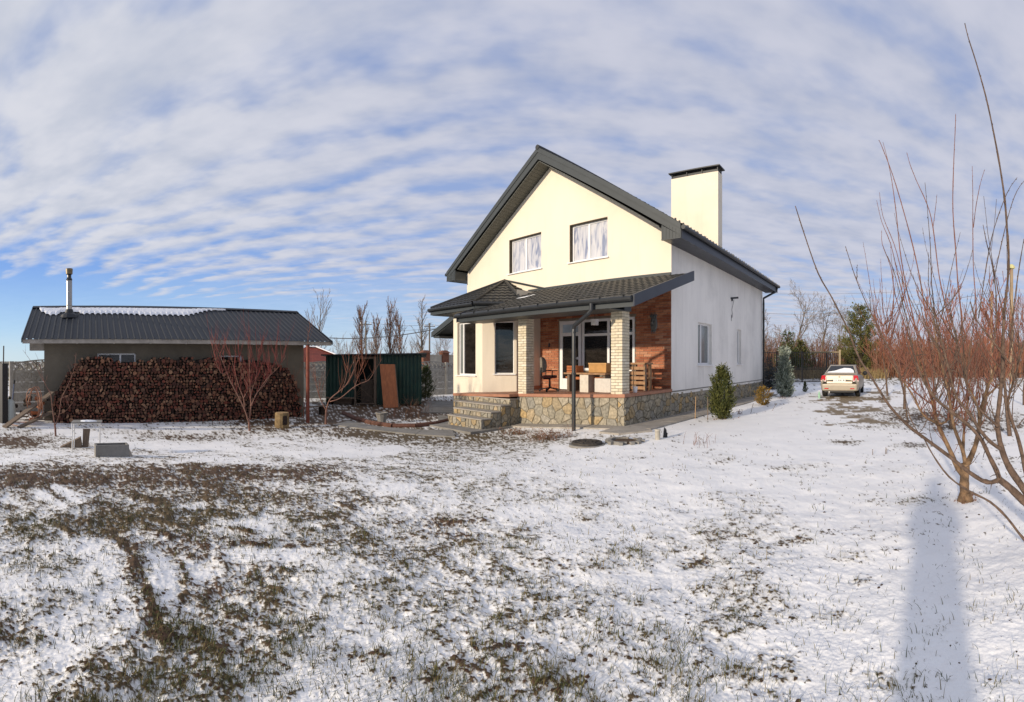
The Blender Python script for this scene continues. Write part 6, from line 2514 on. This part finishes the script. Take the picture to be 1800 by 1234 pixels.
    for s in (-1, 1):
        for y in (.82, 3.45):
            mb = MB()
            prof = [(.20, -.10), (.29, -.105), (.315, -.07), (.315, .07), (.29, .105), (.20, .10)]
            mb.lathe(prof, 22)
            w = mb.build('wheel', M['tyre'], root, loc=(s * .75, y, .315), rot=(0, pi / 2, 0))
            mb = MB()
            mb.lathe([(.0, .07), (.06, .075), (.19, .085), (.205, .10), (.205, -.08), (0, -.08)], 16)
            mb.build('rim', M['rim'], w)
    mb = MB()
    mb.box((-.62, .3, .17), (.62, 4.0, .26))
    mb.build('underbody', M['car_trim'], root)
    # a bottle on the ground by the wheel
    b = on_ground(1440, 700)
    bo = tag(empty('plastic_bottle', b), 'pale green bottle standing by the left rear wheel of the car', 'bottle')
    MB().lathe([(0, 0), (.05, .0), (.05, .20), (.018, .27), (.018, .30), (0, .30)], 10).build('body', mat('pale_green_plastic', (0.30, 0.50, 0.36), .3, .2, 8), bo)
    MB().lathe([(0, .30), (.022, .30), (.022, .335), (0, .335)], 10).build('cap', M['pvc'], bo)


build_car()

# ------------------------------------------------------------------ on the porch
def pw(x, y):
    return hworld(x, y, floor_z(x))


def office_chair():
    t = tag(empty('office_chair', pw(-3.55, -1.25), HR + radians(62)), 'worn office swivel chair with grey back on the porch', 'chair')
    fab = mat('worn_grey_fabric', (0.20, 0.175, 0.145), .9, .3, 10)
    red = mat('brown_red_fabric', (0.16, 0.045, 0.035), .9, .3, 10)
    mb = MB()
    for k in range(5):
        a = 2 * pi * k / 5 + .3
        d = Vector((cos(a), sin(a), 0))
        mb.bar(d * .03 + Vector((0, 0, .12)), d * .31 + Vector((0, 0, .075)), .05, .035)
    mb.build('star_base', M['black_plastic'], t)
    for k in range(5):
        a = 2 * pi * k / 5 + .3
        mb = MB()
        mb.tube([(cos(a) * .31 - sin(a) * .025, sin(a) * .31 + cos(a) * .025, .032), (cos(a) * .31 + sin(a) * .025, sin(a) * .31 - cos(a) * .025, .032)], .030, 8)
        mb.build('caster', M['black_plastic'], t)
    MB().tube([(0, 0, .1), (0, 0, .28), (0, 0, .42)], [.035, .03, .022], 10).build('gas_post', M['black_plastic'], t)
    mb = MB()
    lo = [(.23 * cos(2 * pi * k / 16) * 1.05, .23 * sin(2 * pi * k / 16), .44) for k in range(16)]
    mb.hexa([(x * .9, y * .9, z - .02) for x, y, z in lo], [(x, y, z + .065) for x, y, z in lo])
    s = mb.build('seat', red, t)
    bevel(s, .03, 3)
    mb = MB()
    n = 12
    prof = [(.14, .60), (.20, .66), (.235, .78), (.225, .92), (.18, 1.02), (.10, 1.06)]
    pts = prof + [(-a, z) for a, z in reversed(prof)]
    bend = lambda z: -.24 - .10 * (z - .6) + .06 * sin((z - .6) * 6)
    front = [(bend(z) + .04, a, z) for a, z in pts]
    back = [(bend(z) - .03, a, z) for a, z in pts]
    mb.hexa(back, front)
    bk = mb.build('backrest', fab, t)
    bevel(bk, .02, 2)
    MB().tube([(-.02, 0, .40), (-.20, 0, .40), (-.29, 0, .52), (-.29, 0, .75)], .022, 8).build('back_bar', M['black_plastic'], t)
    for s_ in (-1, 1):
        mb = MB()
        mb.tube([(-.05, s_ * .2, .42), (-.03, s_ * .28, .44), (-.02, s_ * .29, .64)], .016, 6)
        mb.bar((-.14, s_ * .29, .655), (.14, s_ * .29, .655), .05, .03)
        mb.build('armrest', M['black_plastic'], t)


office_chair()


def pallet(name, loc, rz, rx, label, w=1.0, h=.78):
    """an upright pallet: deck boards on three bearers"""
    t = tag(empty(name, loc, rz), label, 'pallet')
    t.rotation_euler = (rx, 0, rz)
    for k in range(3):
        x = -w / 2 + .04 + k * (w - .08) / 2
        mb = MB().box((x - .04, -.04, 0), (x + .04, .05, h))
        mb.build('bearer', M['wood_old'], t)
    for k in range(5):
        z = .03 + k * (h - .12) / 4
        MB().box((-w / 2, -.065, z), (w / 2, -.042, z + .085 + .01 * (k % 2))).build('slat', M['wood_pallet'], t)
        if k % 2 == 0:
            MB().box((-w / 2, .052, z), (w / 2, .07, z + .09)).build('slat', M['wood_pallet'], t)
    return t


pb = tag(empty('pallet_bench', pw(-.72, -.95), HR), 'bench knocked together from upright pallets at the right end of the porch', 'bench')
for i, (x0, x1) in enumerate(((-.42, .02), (.04, .40))):
    for k in range(5):
        z = .05 + k * .135
        MB().box((x0, -.02, z), (x1, .0, z + .09)).build('slat', M['wood_pallet'], pb)
    for x in (x0 + .03, x1 - .03):
        MB().box((x - .03, .002, 0), (x + .03, .08, .74)).build('upright', M['wood_old'], pb)
MB().box((-.48, -.05, .74), (.52, .22, .79)).build('top_board', M['wood_pallet'], pb)
MB().box((-.48, .30, .0), (-.40, .36, .76)).build('leg', M['wood_pallet'], pb)
MB().box((.40, .16, .0), (.47, .22, .74)).build('leg', M['wood_pallet'], pb)
MB().box((-.46, .09, .34), (.44, .55, .38)).build('seat', M['wood_pallet'], pb)

tb = tag(empty('wooden_table', pw(-1.75, -1.35), HR), 'low wooden table of rough boards between the columns on the porch', 'table')
for k in range(4):
    MB().box((-.85, -.36 + k * .19, .50), (.62, -.19 + k * .19, .545)).build('top_board', M['wood_pallet'], tb)
MB().box((-.30, -.30, 0), (.00, .25, .498)).build('pedestal', mat('pale_block', (0.60, 0.55, 0.47), .9, .15, 8), tb)
MB().box((-.78, -.28, 0), (-.70, .28, .498)).build('leg', M['wood_old'], tb)
MB().box((.48, -.28, 0), (.56, .28, .498)).build('leg', M['wood_old'], tb)
MB().box((-.70, -.02, .34), (.48, .02, .42)).build('stretcher', M['wood_red'], tb)
bx = tag(empty('cardboard_box', hworld(-1.55, -1.35, floor_z(-1.55) + .547), HR + .1), 'ochre box sitting on the porch table beside the right column', 'box')
MB().box((-.28, -.17, 0), (.28, .17, .26)).build('carton', mat('ochre_card', (0.46, 0.25, 0.09), .85, .2, 6), bx)
MB().box((-.29, -.18, .23), (.29, .0, .268)).build('flap', mat('ochre_card_light', (0.50, 0.29, 0.12), .85, .2, 6), bx)
bx = tag(empty('wooden_crate', hworld(-2.42, -1.4, floor_z(-2.4) + .547), HR - .15), 'small reddish wooden crate on the left end of the porch table', 'crate')
for k in range(3):
    MB().box((-.2, -.15, .01 + k * .075), (.2, -.135, .07 + k * .075)).build('slat', M['wood_red'], bx)
    MB().box((-.2, .135, .01 + k * .075), (.2, .15, .07 + k * .075)).build('slat', M['wood_red'], bx)
MB().box((-.2, -.134, 0), (-.185, .134, .22)).build('side', M['wood_red'], bx)
MB().box((.185, -.134, 0), (.2, .134, .22)).build('side', M['wood_red'], bx)
MB().box((-.184, -.134, 0), (.184, .134, .012)).build('base', M['wood_red'], bx)
bl = tag(empty('white_block', pw(-1.15, -1.6), HR), 'pale building block on the porch floor behind the right column', 'block')
b_ = MB().box((-.32, -.14, 0), (.30, .14, .38)).build('body', mat('aerated_block', (0.58, 0.55, 0.50), .95, .1, 10, bump=.3), bl)
bevel(b_, .01)
bl = tag(empty('low_bench', pw(-2.55, -1.1), HR), 'low dark red bench beside the office chair', 'bench')
MB().box((-.35, -.16, .40), (.35, .16, .45)).build('seat', M['wood_red'], bl)
for x in (-.28, .28):
    MB().box((x - .03, -.14, 0), (x + .03, .14, .40)).build('leg', M['wood_old'], bl)
cu = tag(empty('white_cup', pw(-.16, -1.75)), 'white plastic cup standing on the porch edge by the pallet bench', 'cup')
MB().lathe([(.0, 0), (.05, .0), (.068, .15), (.062, .15), (.046, .012), (0, .012)], 14).build('cup', M['pvc'], cu)
MB().tube([(.067 * cos(a), .067 * sin(a), .15) for a in np.linspace(0, 2 * pi, 15)], .006, 4).build('rim', M['pvc'], cu)
# hanging lantern
hl = tag(empty('hanging_lantern', hworld(-1.78, -1.3, 2.63), HR), 'little white lantern hanging on a cord from the porch ceiling', 'lantern')
MB().box((-.075, -.075, 0), (.075, .075, .15)).build('shade', M['white_paint'], hl)
MB().box((-.09, -.09, .15), (.09, .09, .17)).build('cap', M['pvc'], hl)
MB().tube([(0, 0, .17), (0, 0, .98)], .008, 5).build('cord', M['dark_metal'], hl)
# cast ornament on the brick wall, and a small lamp at the other end
om = tag(empty('wall_ornament', hworld(-.56, -.04, 2.45), HR), 'grey cast mask ornament hanging on the brick wall', 'ornament')
cast = mat('cast_grey', (0.13, 0.13, 0.12), .5, .4, 20, metal=.3)
mb = MB()
lo = [(.12 * cos(2 * pi * k / 20) * (1 + .12 * sin(6 * k)), 0, .27 + .25 * sin(2 * pi * k / 20)) for k in range(20)]
mb.hexa(lo, [(x * .75, -.05, .27 + (z - .27) * .8) for x, y, z in lo])
mb.build('plaque', cast, om)
mb = MB()
mb.tube([(0, -.05, .40), (0, -.095, .30), (0, -.07, .25)], [.02, .035, .03], 6)
mb.tube([(-.07, -.05, .36), (-.02, -.07, .37)], .02, 6)
mb.tube([(.07, -.05, .36), (.02, -.07, .37)], .02, 6)
mb.tube([(-.05, -.05, .19), (0, -.075, .17), (.05, -.05, .19)], .018, 6)
mb.build('face', cast, om)
mb = MB()
for k in range(5):
    x = -.09 + k * .045
    mb.tube([(x, -.03, .44), (x * 1.2, -.03, .54 + .02 * (k % 2))], [.03, .008], 5)
for k in range(3):
    mb.tube([(-.06 + k * .06, -.03, .05), (-.06 + k * .06, -.04, -.02)], [.022, .01], 5)
tag(mb.build('crest', cast, om), kind='stuff')
wlamp = tag(empty('wall_lamp', hworld(-4.66, -.04, 2.08), HR), 'tiny dark wall lamp left of the porch door', 'lamp')
MB().box((-.02, -.03, 0), (.02, .03, .05)).build('bracket', M['dark_metal'], wlamp)
MB().lathe([(0, .05), (.04, .05), (.03, .14), (0, .16)], 8).build('shade', M['dark_metal'], wlamp)

# ------------------------------------------------------------------ around the porch
M['cover_iron'] = mat('cast_iron_cover', (0.050, 0.042, 0.034), .75, .5, 14, bump=.6)
g = on_ground(1032, 783)
mh = tag(empty('manhole_cover', g), 'round dark manhole cover lying on its rim in the snow by the downpipe', 'cover')
MB().disc((0, 0, -.05), .36, .085, 28).build('frame', M['concrete_grey'], mh)
MB().disc((0, 0, .036), .31, .045, 28, r2=.295).build('lid', M['cover_iron'], mh)
mb = MB()
for r_ in (.10, .20):
    mb.tube([(r_ * cos(a), r_ * sin(a), .083) for a in np.linspace(0, 2 * pi, 25)], .012, 5)
for k in range(6):
    a = pi * k / 3
    mb.tube([(.06 * cos(a), .06 * sin(a), .083), (.26 * cos(a), .26 * sin(a), .083)], .012, 4)
mb.build('lid_ribs', M['cover_iron'], mh)
g = on_ground(1098, 777)
mh = tag(empty('manhole_ring', g), 'sunken brown manhole with a broken concrete rim right of the cover', 'cover')
mb = MB()
n = 30
for k in range(n):
    if k in (3, 4, 22):
        continue
    a0, a1 = 2 * pi * k / n, 2 * pi * (k + .96) / n
    ro = .36 + (.05 * sin(k * 2.3))
    lo = [(.27 * cos(a0), .27 * sin(a0), -.04), (ro * cos(a0), ro * sin(a0), -.04), (ro * cos(a1), ro * sin(a1), -.04), (.27 * cos(a1), .27 * sin(a1), -.04)]
    mb.hexa(lo, [(x, y, .055) for x, y, z in lo])
mb.build('rim', M['concrete_grey'], mh)
MB().disc((0, 0, -.03), .285, .055, 26).build('lid', mat('rust_brown_lid', (0.075, 0.045, 0.025), .85, .4, 14, bump=.5), mh)
g = on_ground(1156, 773)
st = tag(empty('pipe_stub', g), 'short pale capped pipe sticking out of the snow', 'pipe')
MB().tube([(0, 0, -.05), (0, 0, .19)], .055, 12).build('pipe', mat('pale_pipe', (0.40, 0.37, 0.31), .7, .25, 8), st)
MB().tube([(0, 0, .19), (0, 0, .215)], .062, 12).build('cap', mat('pale_cap', (0.45, 0.42, 0.36), .7, .2, 8), st)
g = on_ground(1168, 769)
st = tag(empty('dark_stub', g), 'dark broken post stub beside the pale pipe', 'stub')
MB().hexa([(-.04, -.02, -.05), (.03, -.03, -.05), (.035, .03, -.05), (-.03, .03, -.05)], [(-.01, -.02, .20), (.04, -.03, .14), (.05, .03, .17), (.0, .03, .22)]).build('stub', M['black_plastic'], st)
MB().box((.042, -.02, -.03), (.06, .015, .1)).build('splinter', M['black_plastic'], st)
for (px, py, h, r_, lb, m_, lean_) in ((1222, 736, .60, .012, 'thin pale wooden stake nearest the porch slab', 'wood', .01), (1244, 738, .62, .012, 'thin grey wooden stake just left of the thuja', 'wood_old', .0),
                                      (1319, 727, .30, .008, 'short leaning stick right of the thuja', 'wood_old', .06), (1356, 722, .22, .007, 'small stick in the snow below the golden shrub', 'wood_old', .12),
                                      (1534, 800, .09, .006, 'single dark peg in the snow left of the twin pegs', 'wood_old', .0), (1556, 798, .10, .006, 'twin dark pegs in the snow by the drive', 'wood_old', .01)):
    g = on_ground(px, py)
    st = tag(empty('garden_stake', g), lb, 'stake')
    MB().tube([(0, 0, -.05), (lean_, 0, h * .6), (lean_ * 1.7, 0, h)], [r_, r_ * .95, r_ * .8], 6).build('stick', M[m_], st)
    MB().tube([(lean_ * 1.7, 0, h), (lean_ * 1.75, 0, h + .012)], [r_ * 1.15, r_ * .9], 6).build('tip', M[m_], st)
    if px == 1556:
        MB().tube([(.035, 0, -.05), (.04, 0, .09)], r_, 6).build('stick', M[m_], st)


def dry_clump(px, py, n, h, spread, label, m, name='dry_plant', seed=1, r=.0035, leaf=0):
    g = on_ground(px, py)
    rng = random.Random(seed)
    t = tag(empty(name, g), label, 'plant')
    mb, lf = MB(), MB()
    for _ in range(n):
        a = rng.uniform(0, 6.28)
        q = Vector((rng.gauss(0, spread * .35), rng.gauss(0, spread * .35), -.02))
        L_ = h * rng.uniform(.4, 1.1)
        dd = Vector((cos(a) * rng.uniform(.1, .8), sin(a) * rng.uniform(.1, .8), 1)).normalized()
        e = q + dd * L_
        k = q.lerp(e, .6) + Vector((0, 0, .02))
        e = e + Vector((cos(a), sin(a), -.4)) * L_ * .15
        mb.tube([q, k, e], [r, r * .8, r * .5], 3, cap=False, tone=rng.random())
        for _ in range(leaf):
            c = q.lerp(e, rng.uniform(.2, 1))
            s = Vector((rng.uniform(-1, 1), rng.uniform(-1, 1), rng.uniform(-1, 1))).normalized() * rng.uniform(.015, .035)
            u = Vector((rng.uniform(-1, 1), rng.uniform(-1, 1), rng.uniform(-1, 1))).normalized() * .018
            lf.add([c, c + s * .5 + u, c + s, c + s * .5 - u], [(0, 1, 2, 3)], tone=rng.random())
    tag(mb.build('stems', M[m], t, tones=True), kind='stuff')
    if leaf:
        tag(lf.build('leaves', M['brush'], t, tones=True), kind='stuff')
    return t


dry_clump(962, 772, 110, .30, .62, 'brown withered clump in front of the porch stones', 'brush', seed=2, leaf=3)
dry_clump(905, 764, 45, .24, .42, 'low withered clump beside the foot of the steps', 'brush', seed=3, leaf=4)
dry_clump(1000, 768, 10, .5, .1, 'few dry stalks just left of the downpipe', 'brush', seed=4)
dry_clump(1232, 783, 22, .28, .35, 'small dry weed lying in the open snow below the thuja', 'brush', seed=5)
dry_clump(1298, 728, 14, .22, .22, 'dark dead stems right of the thuja', 'brush', seed=6, leaf=2)
dry_clump(715, 735, 40, .75, .9, 'dead dark rose stems in the bed before the green shed', 'brush', seed=7, leaf=2)
dry_clump(735, 730, 40, .8, .9, 'tall dead stems at the right end of the flower bed', 'brush', seed=8, leaf=2)
dry_clump(1271, 737, 14, .12, .4, 'brown litter ring under the thuja', 'brush', seed=9, leaf=3)
dry_clump(1380, 700, 20, .14, .5, 'rusty litter under the blue grey juniper', 'brush', seed=10, leaf=4)
dry_clump(1699, 881, 26, .10, .13, 'tuft of grass round the ochre trunk', 'brush', seed=11, leaf=2)

# flower bed edge of dark logs, and paved path towards the steps
def ground_pts(pp):
    return [on_ground(*q) for q in pp]


fb_ = ground_pts([(604, 728), (626, 738), (655, 746), (690, 751), (730, 751), (765, 747), (790, 741)])
fbr = tag(empty('flower_bed_edge', fb_[3]), 'curved dark brown log edging of the flower bed before the green shed', 'edging')
for i in range(len(fb_) - 1):
    a, b = fb_[i] - fb_[3], fb_[i + 1] - fb_[3]
    mb = MB()
    mb.tube([a + Vector((0, 0, .03)), b + Vector((0, 0, .03))], .085, 7)
    mb.build('log', mat('reddish_edging', (0.13, 0.06, 0.04), .9, .4, 8) if i == 0 else bpy.data.materials['reddish_edging'], fbr)
mb = MB()


def flat(mb, pp, lift=.016, t=.1):
    w = ground_pts(pp)
    mb.hexa([p - Vector((0, 0, t)) for p in w], [p + Vector((0, 0, lift)) for p in w])


flat(mb, [(585, 748), (655, 757), (670, 752), (612, 741)][::-1], .03)
flat(mb, [(655.5, 757), (730, 765), (742, 757), (671, 752)][::-1], .03)
flat(mb, [(731, 765), (800, 769), (795, 757), (743, 757)][::-1], .03)
flat(mb, [(740, 726), (800, 727), (800, 706), (752, 706)][::-1], .03)
flat(mb, [(770, 744), (786, 752), (800, 735), (770, 730)][::-1], .03)
tag(mb.build('path', M['concrete_grey']), kind='structure')
g = on_ground(671, 744)
pt = tag(empty('stone_planter', g), 'small grey fluted planter standing on the path edge', 'planter')
mb = MB()
n = 20
prof = [(.10, 0), (.13, .02), (.12, .06), (.17, .28), (.20, .31), (.20, .34), (.16, .34), (.15, .27), (0, .26)]
vs = [(r_ * (1 + (.05 if (k % 2 and .05 < z < .3) else 0)) * cos(2 * pi * k / n), r_ * (1 + (.05 if (k % 2 and .05 < z < .3) else 0)) * sin(2 * pi * k / n), z) for r_, z in prof for k in range(n)]
mb.add(vs, [(i * n + k, i * n + (k + 1) % n, (i + 1) * n + (k + 1) % n, (i + 1) * n + k) for i in range(len(prof) - 1) for k in range(n)])
mb.build('pot', M['concrete_grey'], pt)
MB().disc((0, 0, .265), .145, .045, 16, r2=.10).build('snow', M['snow'], pt)
# chopping block by the firewood, with a dark hollow, and planks behind
g = on_ground(496, 751)
cb = tag(empty('chopping_block', g, .4), 'squat ochre tree stump block before the firewood', 'stump')
mb = MB()
n = 14
lo = [(.21 * cos(2 * pi * k / n) * (1 + .06 * sin(k * 2.1)), .21 * sin(2 * pi * k / n) * (1 + .06 * sin(k * 1.3)), -.03) for k in range(n)]
mb.hexa(lo, [(x * .96, y * .96, .42) for x, y, z in lo])
mb.build('trunk', mat('stump_bark', (0.24, 0.165, 0.08), .9, .5, 7, bump=.6), cb)
MB().disc((0, 0, .421), .19, .012, 14).build('cut_face', mat('stump_cut', (0.36, 0.24, 0.12), .9, .3, 10), cb)
mb = MB()
mb.hexa([(.03, -.235, .1), (.16, -.19, .1), (.16, -.19, .36), (.04, -.235, .34)], [(.03, -.2, .1), (.15, -.16, .1), (.15, -.16, .36), (.04, -.2, .34)])
mb.build('hollow', M['log_bark'], cb)
pls = tag(empty('plank', on_ground(490, 733), SHR), 'long grey plank lying along the foot of the firewood', 'plank')
MB().bar((-1.0, 0, .17), (1.9, -.1, .34), .14, .035).build('board', M['wood_old'], pls)
for x in (-.9, 1.7):
    MB().box((x - .08, -.1, -.05), (x + .08, .1, .15 if x < 0 else .29)).build('prop', M['log_bark'], pls)

# metal table frame, trough and a slab on the left
g = on_ground(152, 792)
tf = tag(empty('metal_table', ground_at(152, hypot(g.x, g.y) + .2), radians(52)), 'rickety white metal table frame with a snowy top on the lawn', 'table')
hx, hy_, ht = .29, .17, .56
legs = [(-hx, -hy_), (-hx + .03, hy_), (hx - .03, -hy_ + .06), (hx, hy_)]
for x, y in legs:
    MB().tube([(x, y, -.06), (x * .97, y, ht * .5), (x, y, ht)], .011, 6).build('leg', M['white_paint'], tf)
mb = MB()
for a, b in (((-hx, -hy_), (hx - .03, -hy_ + .06)), ((-hx + .03, hy_), (hx, hy_)), ((-hx, -hy_), (-hx + .03, hy_)), ((hx - .03, -hy_ + .06), (hx, hy_))):
    mb.tube([(*a, ht - .01), (*b, ht - .01)], .010, 5)
mb.tube([(-hx, -hy_, ht * .62), (-hx + .03, hy_, ht * .66)], .008, 5)
mb.tube([(.08, -hy_ + .05, ht - .02), (hx - .03, -hy_ + .06, ht * .66)], .008, 5)
mb.tube([(hx - .08, hy_, ht - .02), (hx, hy_, ht * .7)], .008, 5)
mb.tube([(-.1, hy_, ht - .02), (-hx + .03, hy_, ht * .68)], .008, 5)
mb.build('frame', M['white_paint'], tf)
MB().hexa([(-hx - .02, -hy_ - .02, ht), (hx + .02, -hy_ + .02, ht), (hx + .04, hy_ + .04, ht), (-hx + .02, hy_ + .05, ht)], [(-hx - .02, -hy_ - .02, ht + .018), (hx + .02, -hy_ + .02, ht + .018), (hx + .04, hy_ + .04, ht + .018), (-hx + .02, hy_ + .05, ht + .018)]).build('top', M['concrete_grey'], tf)
mb = MB()
n = 18
lo = [(.04 + .17 * cos(2 * pi * k / n) * (1 + .15 * sin(k * 1.9)), .10 * sin(2 * pi * k / n) * (1 + .15 * sin(k * 2.7)), ht + .018) for k in range(n)]
mb.hexa(lo, [(x * .7, y * .7, z + .02) for x, y, z in lo])
tag(mb.build('snow', M['snow'], tf), kind='stuff')
g = on_ground(196, 802)
tr_ = tag(empty('concrete_trough', g, radians(57)), 'shabby grey concrete trough lying in the snow by the metal table', 'trough')
w2, d2, h2 = .30, .13, .22
mb = MB()
mb.box((-w2, -d2, -.04), (w2, -d2 + .035, h2))
mb.box((-w2, d2 - .035, -.04), (w2, d2, h2))
mb.box((-w2, -d2 + .035, -.04), (-w2 + .035, d2 - .035, h2))
mb.box((w2 - .035, -d2 + .035, -.04), (w2, d2 - .035, h2))
o = mb.build('basin', M['concrete_grey'], tr_)
MB().box((-w2 + .036, -d2 + .036, 0), (w2 - .036, d2 - .036, .17)).build('soil', M['log_bark'], tr_)
MB().hexa([(w2 + .002, -d2, -.03), (w2 + .09, -d2 + .05, -.03), (w2 + .10, d2, -.03), (w2 + .002, d2, -.03)], [(w2 + .002, -d2, .12), (w2 + .04, -d2 + .05, .09), (w2 + .05, d2, .10), (w2 + .002, d2, .14)]).build('broken_end', M['concrete'], tr_)
g = on_ground(135, 786)
sl = tag(empty('wooden_ramp', g, radians(50)), 'dark wedge shaped plank with an upright board under the metal table', 'board')
MB().hexa([(-.36, -.1, -.02), (.12, -.1, -.02), (.12, .12, -.02), (-.36, .12, -.02)], [(-.36, -.1, .0), (.08, -.1, .22), (.08, .12, .22), (-.36, .12, .0)]).build('wedge', M['wood_old'], sl)
MB().hexa([(.12, -.05, -.05), (.24, -.05, -.05), (.24, .01, -.05), (.12, .01, -.05)], [(.13, .05, .38), (.285, .05, .38), (.285, .11, .38), (.13, .11, .38)]).build('upright_board', M['wood_old'], sl)

# planks, hoop of hose and a white tank at the far left
a, b = on_ground(8, 752), ground_at(92, 14.6)
pk_ = tag(empty('leaning_plank', a), 'long weathered plank leaning towards the shed corner on the far left', 'plank')
v = b - a
MB().bar((0, 0, .02), (v.x, v.y, v.z + .95), .22, .05).build('board', M['wood_old'], pk_)
MB().bar((.25, .35, .02), (v.x * .75, v.y * .75 + .4, v.z + .35), .16, .05).build('board', M['wood_old'], pk_)
g = on_ground(16, 742)
bt = tag(empty('white_tank', g, .5), 'pale upright plastic tank with rounded top at the far left edge', 'tank')
mb = MB()
mb.lathe([(.0, 0), (.22, 0), (.235, .05), (.20, .5), (.17, .66), (.10, .72), (0, .73)], 16)
mb.build('body', mat('pale_plastic', (0.42, 0.46, 0.43), .5, .1, 4), bt, smooth_=True)
MB().tube([(.0, .0, .72), (.03, 0, .80)], .05, 10).build('cap', M['black_plastic'], bt)
g = ground_at(60, 14.2)
hs = tag(empty('hose_coil', g), 'loose coils of pale orange hose hung by the shed corner', 'hose')
mb = MB()
rng_ = random.Random(9)
pts = []
for k in range(64):
    a = k * .42
    r_ = .42 + .08 * sin(k * .7)
    pts.append((r_ * cos(a) * .9, .05 * sin(k * .5), .62 + r_ * sin(a) * (1.05 + .1 * sin(k * .31))))
mb.tube(pts, .014, 5)
mb.build('loops', mat('orange_hose', (0.36, 0.17, 0.10), .6, .2, 6), hs)
mb = MB()
mb.tube([(.3, 0, .3), (.1, -.3, .1), (-.4, -.5, .05), (-.2, -.8, .04), (.4, -.7, .04)], .014, 5)
mb.build('tail', bpy.data.materials['orange_hose'], hs)
bn = tag(empty('log_heap', ground_at(58, 15.0), .6), 'heap of rough offcuts piled at the left corner of the wood shed', 'logs')
for k in range(14):
    q = Vector((rng_.uniform(-.5, .45), rng_.uniform(-.2, .3), .05 + .075 * k * rng_.uniform(.6, 1)))
    e = q + Vector((rng_.uniform(-.3, .3), rng_.uniform(-.5, .5), rng_.uniform(-.1, .1)))
    MB().tube([q, e], rng_.uniform(.04, .07), 7).build('offcut', M['wood_red'] if k % 3 == 0 else M['log_bark'], bn)
for k, (px, py) in enumerate(((40, 735), (55, 742), (30, 728))):
    g = on_ground(px, py)
    MB().bar((g.x - bn.location.x - .4, g.y - bn.location.y, g.z - bn.location.z + .05), (g.x - bn.location.x + .5, g.y - bn.location.y + .2, g.z - bn.location.z + .10), .12, .04).build('board', M['wood_old'], None if False else bn)
g = ground_at(6, 14.5)
dp_ = tag(empty('dark_post', g), 'dark square gate post with thin rod at the left picture edge', 'post')
MB().box((-.12, -.1, -.1), (.12, .1, 1.85)).build('shaft', M['black_plastic'], dp_)
MB().tube([(.0, 0, 1.85), (.02, 0, 2.4)], .02, 6).build('rod', M['iron'], dp_)
pp_ = tag(empty('hand_pump', on_ground(22, 733)), 'blue grey curved pump handle behind the white tank', 'pump')
MB().tube([(0, 0, 0), (0, 0, .6), (.06, 0, .9), (.10, 0, 1.15)], .022, 7).build('pipe', mat('blue_grey_paint', (0.12, 0.15, 0.24), .5, .2, 6), pp_)
MB().tube([(.10, 0, 1.15), (.14, 0, 1.28)], .035, 7).build('grip', M['black_plastic'], pp_)

# ---- the photographer, standing behind the camera; only the shadow falls into the picture
def photographer():
    az = SUN_AZ
    fwd = Vector((sin(az), cos(az), 0))
    p = -fwd * .42
    t = tag(empty('person', p, -az), 'person in a dark winter coat holding up a phone', 'person')
    js = {'pel': (0, 0, .95, .17), 'chest': (0, 0, 1.28, .19), 'neck': (0, .02, 1.48, .075), 'head': (0, .04, 1.60, .10), 'top': (0, .04, 1.70, .085),
          'hl': (-.085, 0, .88, .125), 'kl': (-.075, .02, .50, .10), 'al': (-.07, -.01, .10, .075), 'tl': (-.08, .16, .04, .05),
          'hr': (.085, 0, .88, .125), 'kr': (.075, .02, .50, .10), 'ar': (.07, -.01, .10, .075), 'tr': (.08, .16, .04, .05),
          'sl': (-.19, .0, 1.38, .085), 'el': (-.235, .16, 1.17, .06), 'wl': (-.10, .30, 1.42, .045), 'fl': (-.075, .33, 1.48, .04),
          'sr': (.19, .0, 1.38, .085), 'er': (.235, .16, 1.17, .06), 'wr': (.10, .30, 1.42, .045), 'fr': (.075, .33, 1.48, .04)}
    E_ = [('pel', 'chest'), ('chest', 'neck'), ('neck', 'head'), ('head', 'top'), ('pel', 'hl'), ('hl', 'kl'), ('kl', 'al'), ('al', 'tl'), ('pel', 'hr'), ('hr', 'kr'), ('kr', 'ar'), ('ar', 'tr'),
          ('chest', 'sl'), ('sl', 'el'), ('el', 'wl'), ('wl', 'fl'), ('chest', 'sr'), ('sr', 'er'), ('er', 'wr'), ('wr', 'fr')]
    nm = list(js)
    me = bpy.data.meshes.new('body')
    me.from_pydata([js[k][:3] for k in nm], [(nm.index(a), nm.index(b)) for a, b in E_], [])
    o = link('body', me, t)
    sk = o.modifiers.new('skin', 'SKIN')
    o.modifiers.new('sub', 'SUBSURF').levels = 2
    o.modifiers['sub'].render_levels = 2
    if not me.skin_vertices:
        me.skin_vertices.new()
    for i, k in enumerate(nm):
        sv = me.skin_vertices[0].data[i]
        sv.radius = (js[k][3], js[k][3])
        sv.use_root = k == 'pel'
    me.materials.append(mat('dark_coat', (0.03, 0.032, 0.04), .9, .2, 10))
    mb = MB()
    mb.lathe([(.205, .62), (.20, .9), (.19, 1.2), (.205, 1.36), (.15, 1.46), (.09, 1.49)], 18)
    mb.build('coat', mat('winter_coat', (0.03, 0.032, 0.04), .9, .2, 10), t, smooth_=True)
    mb = MB()
    mb.box((-.04, .34, 1.46), (.04, .35, 1.62))
    mb.build('phone', M['black_plastic'], t)
    mb = MB()
    mb.lathe([(.0, 1.74), (.07, 1.725), (.108, 1.66), (.112, 1.60), (.095, 1.60)], 14, c=(0, .03, 0))
    mb.build('hat', mat('wool_hat', (0.05, 0.03, 0.03), .95, .2, 10), t)


photographer()
